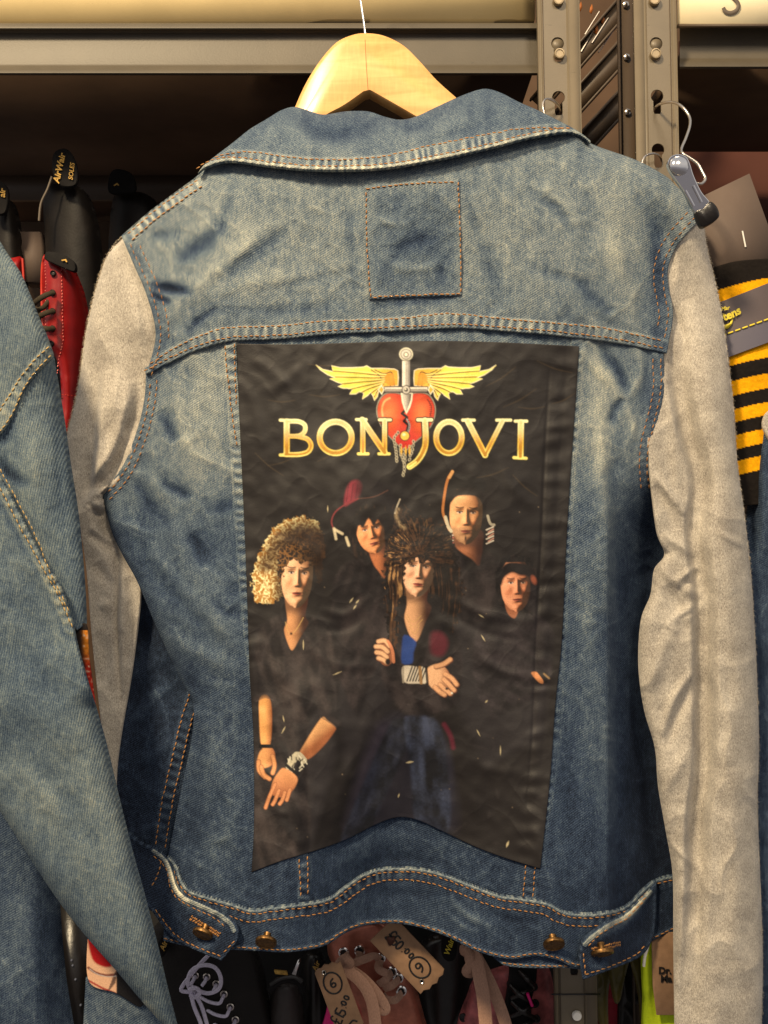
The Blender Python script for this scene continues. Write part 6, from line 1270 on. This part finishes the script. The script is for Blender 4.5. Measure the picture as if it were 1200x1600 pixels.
for u, v in ((83, 427), (82, 457), (82, 486), (82, 513), (80, 537)): eyelet(u, v, rb, rbt, 4.6, M_ink)
for a, b, c, e in (((84, 457), (70, 462), (58, 470), (50, 478)), ((84, 486), (72, 489), (62, 494), (50, 500)), ((84, 513), (74, 514), (66, 513), (54, 510))):
    ribbon('lace', [(*a, .108), (*b, .101), (*c, .103), (*e, .112)], 9, .1, M_olivel, rbt, 3.2)
ribbon('lace', [(52, 478, .118), (58, 484, .116), (68, 480, .114), (76, 470, .118)], 8, .11, M_olivel, rbt, 3)
rb2t, rb2 = boot('red_boot', [(24, 402), (34, 404), (36, 430), (36, 470), (36, 520), (-10, 520), (-10, 420)], .13, M_red, 'sliver of a second red boot behind the pale jacket shoulder', 'boot', None, .01)
MB().tube([pt(a, b, .1285) for a, b in [(35, 404), (36.5, 430), (36.5, 500)]], 2 * S, 8).build('piping', M_redwelt, rb2t)
# dark boots deeper on the shelf
def dark_boot(outl, d, lab, mat=M_dimboot, loop=None):
    t, s = boot('black_boot', outl, d, mat, lab, 'boot', 'black boots standing in the dark shelf', .03, None, (), None, 4.0, 22, .02); return t, s
t1, s1 = dark_boot([(68, 300), (95, 288), (130, 296), (150, 340), (160, 420), (170, 560), (165, 700), (60, 700), (66, 560), (72, 420)], .20, 'black boot with a gold lettered pull loop, above the red boot')
MB().plate([tuple(p) for p in spl([(82, 268), (84, 240), (100, 232), (112, 240), (120, 262), (120, 286), (108, 292), (92, 288)], 4, True)], .185, .004, 1.5).build('pull_loop', M_blackm, t1)
MB().tube([pt(a, b, .186) for a, b in spl([(81, 276), (74, 296), (64, 318), (61, 345)], 4)], .0012, 6).build('loose_lace', M_grey_ink, t1)
text('lettering', 'AirWair', 17, 93, 263, .1835, M_gold_ink, t1, 1.35, .0004, .2, .5); text('lettering', 'SOLES', 12, 112, 268, .1835, M_gold_ink, t1, 1.45, .0004, .2, .2)
MB().plate([(28, 362), (62, 362), (66, 440), (34, 440)], .24, .03).build('box', M_card, thing('shoe_box', pt(46, 440, .24), 'dull brown carton behind the boots on the left', 'box'), False)
t2, s2_ = dark_boot([(176, 312), (200, 300), (230, 304), (250, 330), (262, 420), (270, 600), (165, 600), (168, 420)], .26, 'black boot deep in the shelf, nearest the jacket shoulder')
MB().plate([tuple(p) for p in spl([(170, 300), (172, 272), (184, 264), (206, 272), (212, 296), (196, 302)], 4, True)], .25, .004, 1.5).build('pull_loop', M_blackm, t2)
text('lettering', 'r', 17, 182, 288, .2485, M_gold_ink, t2, -.8, .0004, .2, .5)
t3, s3 = dark_boot([(-30, 330), (0, 312), (22, 320), (34, 380), (44, 480), (50, 600), (-40, 600)], .22, 'black boot cut off by the left picture edge')
MB().plate([tuple(p) for p in spl([(-14, 330), (-10, 290), (2, 284), (12, 296), (12, 318), (6, 334)], 4, True)], .205, .004, 1.5).build('pull_loop', M_blackm, t3)
text('lettering', 'air', 16, 4, 302, .2035, M_gold_ink, t3, 1.5, .0004, .2, .4)
rl = thing('shelf_rail', pt(150, 306, .4), 'thin dark steel rail behind the boots', 'rail')
MB().box((pt(-300, 0, .42).x, .42, pt(0, 312, .42).z), (pt(840, 0, .42).x, .43, pt(0, 262, .42).z)).build('rail', M_rack_dark, rl, False)

# ================================================================ shoes under the hem
fl = thing('dark_backing_sheet', pt(620, 1700, .26), 'added black sheet standing for the shade behind the shoes', 'board')
MB().box(tuple(pt(-200, 2100, .26)), (pt(1500, 0, .26).x, .27, pt(0, 1330, .26).z)).build('board', plain('black_shade_sheet', srgb(16, 14, 14), .9), fl, False)  # black sheet added in place of the deep shade under the hem
a1, q1 = boot('laced_boot', [(240, 1450), (300, 1436), (360, 1450), (400, 1490), (418, 1560), (424, 1670), (240, 1670), (236, 1560)], .15, M_dimboot, 'black boot with lilac laces under the left waist tab', 'boot')
for i, (u, v) in enumerate(((305, 1524), (323, 1526), (338, 1537), (350, 1553), (360, 1573), (368, 1593))):
    eyelet(u, v, q1, a1, 6.0, M_wire)
    dd = float(q1.sample(u, v)); ribbon('lace', [(u, v + 1, dd - .001), (u - 3, v + 8, dd - .006), (u - 8, v + 15, dd - .008), (u - 24, v + 12, dd - .006), (u - 38, v + 4, dd)][: 3 if i < 2 else 5], 5.4, .14, M_lilac, a1, 2.2)
for P_ in ([(326, 1492, .13), (305, 1515, .125), (283, 1545, .122), (296, 1550, .122), (306, 1552, .12)], [(300, 1552, .12), (293, 1535, .118), (300, 1516, .116), (318, 1508, .115), (336, 1512, .115), (345, 1528, .116), (342, 1545, .118), (326, 1552, .12), (308, 1548, .121)],
           [(298, 1553, .12), (304, 1575, .118), (314, 1600, .118), (320, 1630, .118)], [(306, 1556, .122), (316, 1575, .122), (326, 1610, .122)]):
    ribbon('lace', P_, 6.4, .12, M_lilac, a1, 2.6)
ribbon('lace_knot', [(296, 1546, .117), (306, 1544, .114), (312, 1551, .116), (304, 1558, .118), (297, 1554, .118)], 7, .116, M_lilac, a1, 3)
MB().plate([tuple(p) for p in spl([(246, 1478), (252, 1465), (262, 1462), (264, 1480), (256, 1494), (248, 1494)], 4, True)], .15, .004, 1).build('pull_loop', M_blackm, a1)
text('lettering', 'Air', 14, 256, 1478, .1485, M_gold_ink, a1, 1.2, .0004, .2, .3)
a2_, q2 = boot('black_shoe', [(422, 1560), (428, 1540), (448, 1532), (466, 1540), (472, 1570), (476, 1660), (414, 1660)], .16, plain('grey_black_leather', srgb(52, 46, 44), .45, 0, .5, 200, .4, .001, .4, 20), 'grey black shoe with padded tongue, left of the kraft tags', 'shoe')
MB().tube([pt(a, b, .155) for a, b in spl([(420, 1548), (432, 1536), (450, 1530), (468, 1536), (474, 1550)], 5)], .0035, 8).build('collar_roll', M_blackm, a2_)
MB().tube([pt(a, b, .153) for a, b in spl([(422, 1538), (440, 1528), (460, 1526), (472, 1534)], 5)], .0022, 8).build('collar_roll', M_black, a2_)
MB().plate([(456, 1522), (466, 1500), (470, 1498), (462, 1524)], .15, .0008).build('silver_tag', M_chrome, a2_, False)
MB().plate([(428, 1516), (448, 1518), (450, 1524), (430, 1522)], .152, .002).build('woven_tab', M_gold_ink, a2_, False)
a3, q3 = boot('black_shoe', [(470, 1500), (500, 1490), (510, 1540), (514, 1660), (476, 1660), (474, 1560)], .18, M_black, 'plain black boot half hidden behind the left kraft tag', 'shoe')
text('lettering', 'Air', 15, 494, 1510, .176, M_gold_ink, a3, 1.2, .0004, .2, .1)
# rose gold boot
a4, q4 = boot('rose_gold_boot', [(512, 1470), (530, 1450), (570, 1436), (600, 1440), (622, 1470), (640, 1520), (660, 1580), (668, 1660), (548, 1660), (560, 1590), (545, 1560), (540, 1530), (516, 1500)], .13, M_rose, 'metallic rose gold boot with chrome eyelets under the hem', 'boot', None, .014)
for u, v in ((537, 1488), (562, 1485), (594, 1497), (612, 1518), (622, 1528), (627, 1548)): eyelet(u, v, q4, a4, 8.4, M_chrome)
for P_ in ([(539, 1490, .127), (548, 1505, .118), (566, 1500, .114), (584, 1494, .118), (592, 1498, .126)], [(563, 1488, .127), (560, 1500, .118), (550, 1506, .116), (536, 1510, .12)], [(594, 1500, .126), (592, 1514, .118), (606, 1522, .116)], [(612, 1520, .128), (604, 1530, .120), (592, 1538, .124)],
           [(624, 1530, .128), (612, 1540, .120), (600, 1545, .124)], [(628, 1552, .128), (618, 1562, .120), (606, 1562, .122), (600, 1556, .128)]):
    ribbon('lace', P_, 13, .12, M_beige, a4, 1.9)
ribbon('lace', [(536, 1500, .112), (546, 1518, .106), (562, 1532, .104), (576, 1552, .104), (584, 1580, .104), (590, 1640, .104)], 19, .10, M_beige, a4, 1.4)
ribbon('lace', [(548, 1514, .116), (570, 1530, .110), (588, 1550, .108), (602, 1572, .108), (600, 1580, .108), (590, 1574, .110), (578, 1560, .114)], 15, .108, M_beige, a4, 1.4)
ribbon('lace_knot', [(530, 1506, .110), (538, 1498, .102), (546, 1504, .104), (544, 1514, .110)], 15, .105, M_beige, a4, 4)
a5 = thing('magenta_boot', pt(530, 1600, .15), 'magenta leather showing below the left kraft tag', 'boot')
MB().plate([tuple(p) for p in spl([(508, 1590), (514, 1572), (530, 1566), (545, 1580), (560, 1640), (500, 1640)], 4, True)], .135, .01, 3).build('toe', M_magenta, a5)
# tags
def tag_card(name, c, rot, w_, h, d, lab, strokes, hole):
    t = thing(name, pt(c[0], c[1] + h / 2, d), lab, 'price tag', 'kraft price tags')
    cs, sn = math.cos(rot), math.sin(rot); T = lambda x, y: (c[0] + x * cs - y * sn, c[1] + x * sn + y * cs)
    b = []; n = 7
    for i in range(n + 1): a = i / n; b.append((-w_ / 2 + w_ * a, -h / 2 - 3.2 * abs(math.sin(a * n * math.pi / 2 * 1.0)) - 5 * math.sin(a * math.pi)))
    out = [T(x, y) for x, y in b] + [T(w_ / 2, h / 2), T(-w_ / 2, h / 2)]
    MB().plate(out, d, .0009, .6).build('card', M_kraft, t, True, 50)
    marker('handwriting', [[T(*p) for p in s_] for s_ in strokes], d - .0005, t, 2.6)
    h_ = T(*hole); MB().lathe([(.0011, 0), (.0018, .0006), (.0022, 0)], pt(h_[0], h_[1], d - .0005), (0, -1, 0), 12).build('string_hole', M_wire, t)
    return t
six = lambda x, y, s_, r_=0: [(x + 4 * s_, y - 9 * s_), (x - 2 * s_, y - 5 * s_), (x - 5 * s_, y + 2 * s_), (x - 3 * s_, y + 8 * s_), (x + 3 * s_, y + 8 * s_), (x + 5 * s_, y + 3 * s_), (x + 1 * s_, y), (x - 4 * s_, y + 3 * s_)]
circ = lambda x, y, r_: [(x + r_ * .82 * math.cos(a), y + r_ * math.sin(a)) for a in np.linspace(-1.2, 5.2, 14)]
def pound(x, y, s_): return [[(x + 4 * s_, y - 8 * s_), (x, y - 10 * s_), (x - 3 * s_, y - 5 * s_), (x - 1 * s_, y + 3 * s_), (x - 5 * s_, y + 8 * s_), (x + 5 * s_, y + 8 * s_)], [(x - 5 * s_, y), (x + 3 * s_, y - 1 * s_)]]
def digits(txt, x, y, s_, adv):
    out = []
    for ch_ in txt:
        if ch_ == '£': out += pound(x, y, s_)
        elif ch_ == '5': out += [[(x + 4 * s_, y - 8 * s_), (x - 3 * s_, y - 8 * s_), (x - 3 * s_, y - 1 * s_), (x + 3 * s_, y), (x + 4 * s_, y + 5 * s_), (x, y + 8 * s_), (x - 4 * s_, y + 6 * s_)]]
        elif ch_ == '0': out += [[(x + 3.5 * s_ * math.cos(a), y + 7 * s_ * math.sin(a)) for a in np.linspace(-1.5, 4.9, 12)]]
        elif ch_ == 'o': out += [[(x + 2.6 * s_ * math.cos(a), y - 2 * s_ + 4 * s_ * math.sin(a)) for a in np.linspace(-1.5, 4.9, 10)]]
        elif ch_ == '1': out += [[(x, y - 8 * s_), (x, y + 8 * s_)]]
        elif ch_ == ':': out += [[(x, y - 3 * s_), (x + .6, y - 3 * s_ + .6)], [(x, y + 4 * s_), (x + .6, y + 4 * s_ + .6)]]
        x += adv * (.55 if ch_ in ':1' else 1)
    return out
rotp = lambda L, ang, cx, cy: [[(cx + (x - cx) * math.cos(ang) - (y - cy) * math.sin(ang), cy + (x - cx) * math.sin(ang) + (y - cy) * math.cos(ang)) for x, y in l] for l in L]
tag_card('price_tag', (530, 1560), -.36, 44, 100, .085, 'left kraft price tag with a circled 6 and 15 pounds in marker', [six(-1, -26, .75), circ(-1, -26, 17)] + rotp(digits('£15:oo', -22, 16, 1.0, 9.5), -.75, 0, 16) + [[(0, 44), (8, 40), (14, 44)]], (-8, -46))
tag_card('price_tag', (636, 1492), math.pi - .76, 54, 112, .078, 'right kraft price tag with a circled 6 and 50 pounds, over the rose boot', [six(-1, -28, .85), circ(-1, -28, 18)] + rotp(digits('£50:oo', -16, 24, 1.0, 9.5), math.pi * .5 + math.pi, -2, 24), (12, -46))
ht = thing('tag_sticker', pt(611, 1470, .077), 'small brown heart shaped hole mark on the right price tag', 'sticker')
MB().plate([tuple(p) for p in spl([(604, 1468), (606, 1463), (611, 1465), (616, 1463), (617, 1470), (609, 1478)], 4, True)], .0765, .0005).build('heart', plain('dark_brown_print', srgb(70, 34, 20), .6), ht, False)
# black boot with beige laces
a6, q6 = boot('black_boot', [(655, 1480), (690, 1462), (736, 1470), (750, 1520), (746, 1560), (720, 1600), (690, 1640), (664, 1600), (650, 1540)], .17, M_black, 'black boot with thick dusty pink laces under the hem', 'boot')
MB().plate([tuple(p) for p in spl([(690, 1490), (692, 1462), (706, 1458), (714, 1470), (712, 1496), (700, 1502)], 4, True)], .155, .004, 1).build('pull_loop', M_blackm, a6)
text('lettering', 'Wair', 15, 702, 1480, .1535, M_yel_ink, a6, 1.25, .0004, .2, .2)
ribbon('lace_knot', [(722, 1484, .115), (732, 1492, .105), (736, 1506, .104), (730, 1518, .106), (738, 1520, .110)], 18, .105, M_beige, a6, 5)
ribbon('lace', [(734, 1488, .11), (744, 1500, .102), (750, 1530, .100), (756, 1565, .100), (762, 1640, .100)], 21, .10, M_beige, a6, 1.3)
ribbon('lace', [(744, 1494, .118), (758, 1520, .112), (776, 1560, .110), (790, 1600, .108), (800, 1640, .108)], 19, .11, M_beige, a6, 1.3)
# floral boot
a7, q7 = boot('floral_boot', [(716, 1600), (730, 1560), (745, 1530), (790, 1512), (830, 1500), (856, 1510), (868, 1560), (880, 1660), (712, 1660)], .14, M_pinkp, 'pink floral boot with black laces beside the lower post', 'boot')
MB().plate([tuple(p) for p in spl([(800, 1500), (835, 1500), (838, 1530), (830, 1570), (828, 1640), (782, 1640), (790, 1570), (796, 1530)], 4, True)], .128, .006, 3).build('tongue', M_blackm, a7)
for u, v in ((798, 1538), (834, 1542), (836, 1568), (838, 1592), (724, 1590)): eyelet(u, v, q7, a7, 6.5, M_ink)
for P_ in ([(834, 1542, .128), (818, 1552, .118), (800, 1560, .126)], [(798, 1540, .128), (814, 1556, .116), (836, 1568, .126)], [(836, 1568, .126), (818, 1580, .116), (800, 1588, .124)], [(800, 1566, .126), (816, 1580, .116), (838, 1592, .124)], [(838, 1592, .126), (820, 1602, .116), (802, 1612, .124)], [(812, 1518, .126), (824, 1530, .116), (834, 1542, .126)]):
    ribbon('lace', P_, 8, .12, M_black, a7, 3)
MB().tube([pt(824, 1552, .114), pt(832, 1572, .114)], .0014, 6).build('pink_lace_tip', M_magenta, a7)
# bags right of the post
def bag(name, outl, d, mat, lab, th=.006, cat='bag', group=None):
    t = thing(name, pt(float(np.mean(A(outl)[:, 0])), 1640, d), lab, cat, group); s = Sheet(spl(outl, 4, True), 2.4, lambda U, V: d + 0 * U)
    s.H += 1.6 * crumple(s.U, s.V, 26, len(lab), 1.4, 2.5) + .6 * vn(s.U, s.V, 9, 5); s.roll(np.concatenate([spl(outl, 4, True), spl(outl, 4, True)[:1]]), 7, .004); s.flush(); s.build('wrapper', mat, t, th); return t
bag('crimson_pack', [(912, 1500), (960, 1480), (975, 1660), (908, 1660)], .20, M_crim, 'crimson pack deepest behind the right waist tab')
bag('black_pack', [(975, 1480), (1006, 1470), (1010, 1660), (968, 1660)], .17, M_black, 'black pack between the olive sleeves and the neon pack')
bag('olive_sleeve', [(918, 1520), (940, 1496), (958, 1500), (950, 1560), (952, 1660), (938, 1660), (936, 1600)], .15, M_olive, 'leftmost olive plastic sleeve below the waist tab', .002, 'plastic sleeve', 'olive plastic sleeves')
bag('olive_sleeve', [(952, 1500), (985, 1484), (976, 1530), (968, 1566), (958, 1560)], .13, M_olive, 'short folded olive plastic sleeve in the middle', .002, 'plastic sleeve', 'olive plastic sleeves')
bag('olive_sleeve', [(982, 1484), (1004, 1470), (1004, 1520), (1008, 1580), (1012, 1660), (1004, 1660), (998, 1560)], .12, M_olive, 'long olive plastic sleeve touching the neon pack', .002, 'plastic sleeve', 'olive plastic sleeves')
np_ = bag('neon_pack', [(1004, 1500), (1012, 1472), (1020, 1450), (1056, 1440), (1080, 1445), (1080, 1660), (1010, 1660), (1006, 1560)], .082, M_neon, 'neon yellow pack with a kraft card, beside the right sleeve')
MB().plate([(1018, 1460), (1030, 1453), (1056, 1458), (1060, 1586), (1026, 1586), (1020, 1540)], .073, .001, .8).build('kraft_card', M_kraft, np_)
text('lettering', 'Dr.', 16, 1039, 1517, .0722, M_ink, np_, 0, .0004, 0, .6); text('lettering', 'Ma', 16, 1041, 1530, .0722, M_ink, np_, 0, .0004, 0, .6)
MB().tube([pt(a, b, .075) for a, b in spl([(1017, 1464), (1012, 1480), (1008, 1494), (1006, 1510)], 5)], .0013, 6).build('film_edge', M_white, np_)
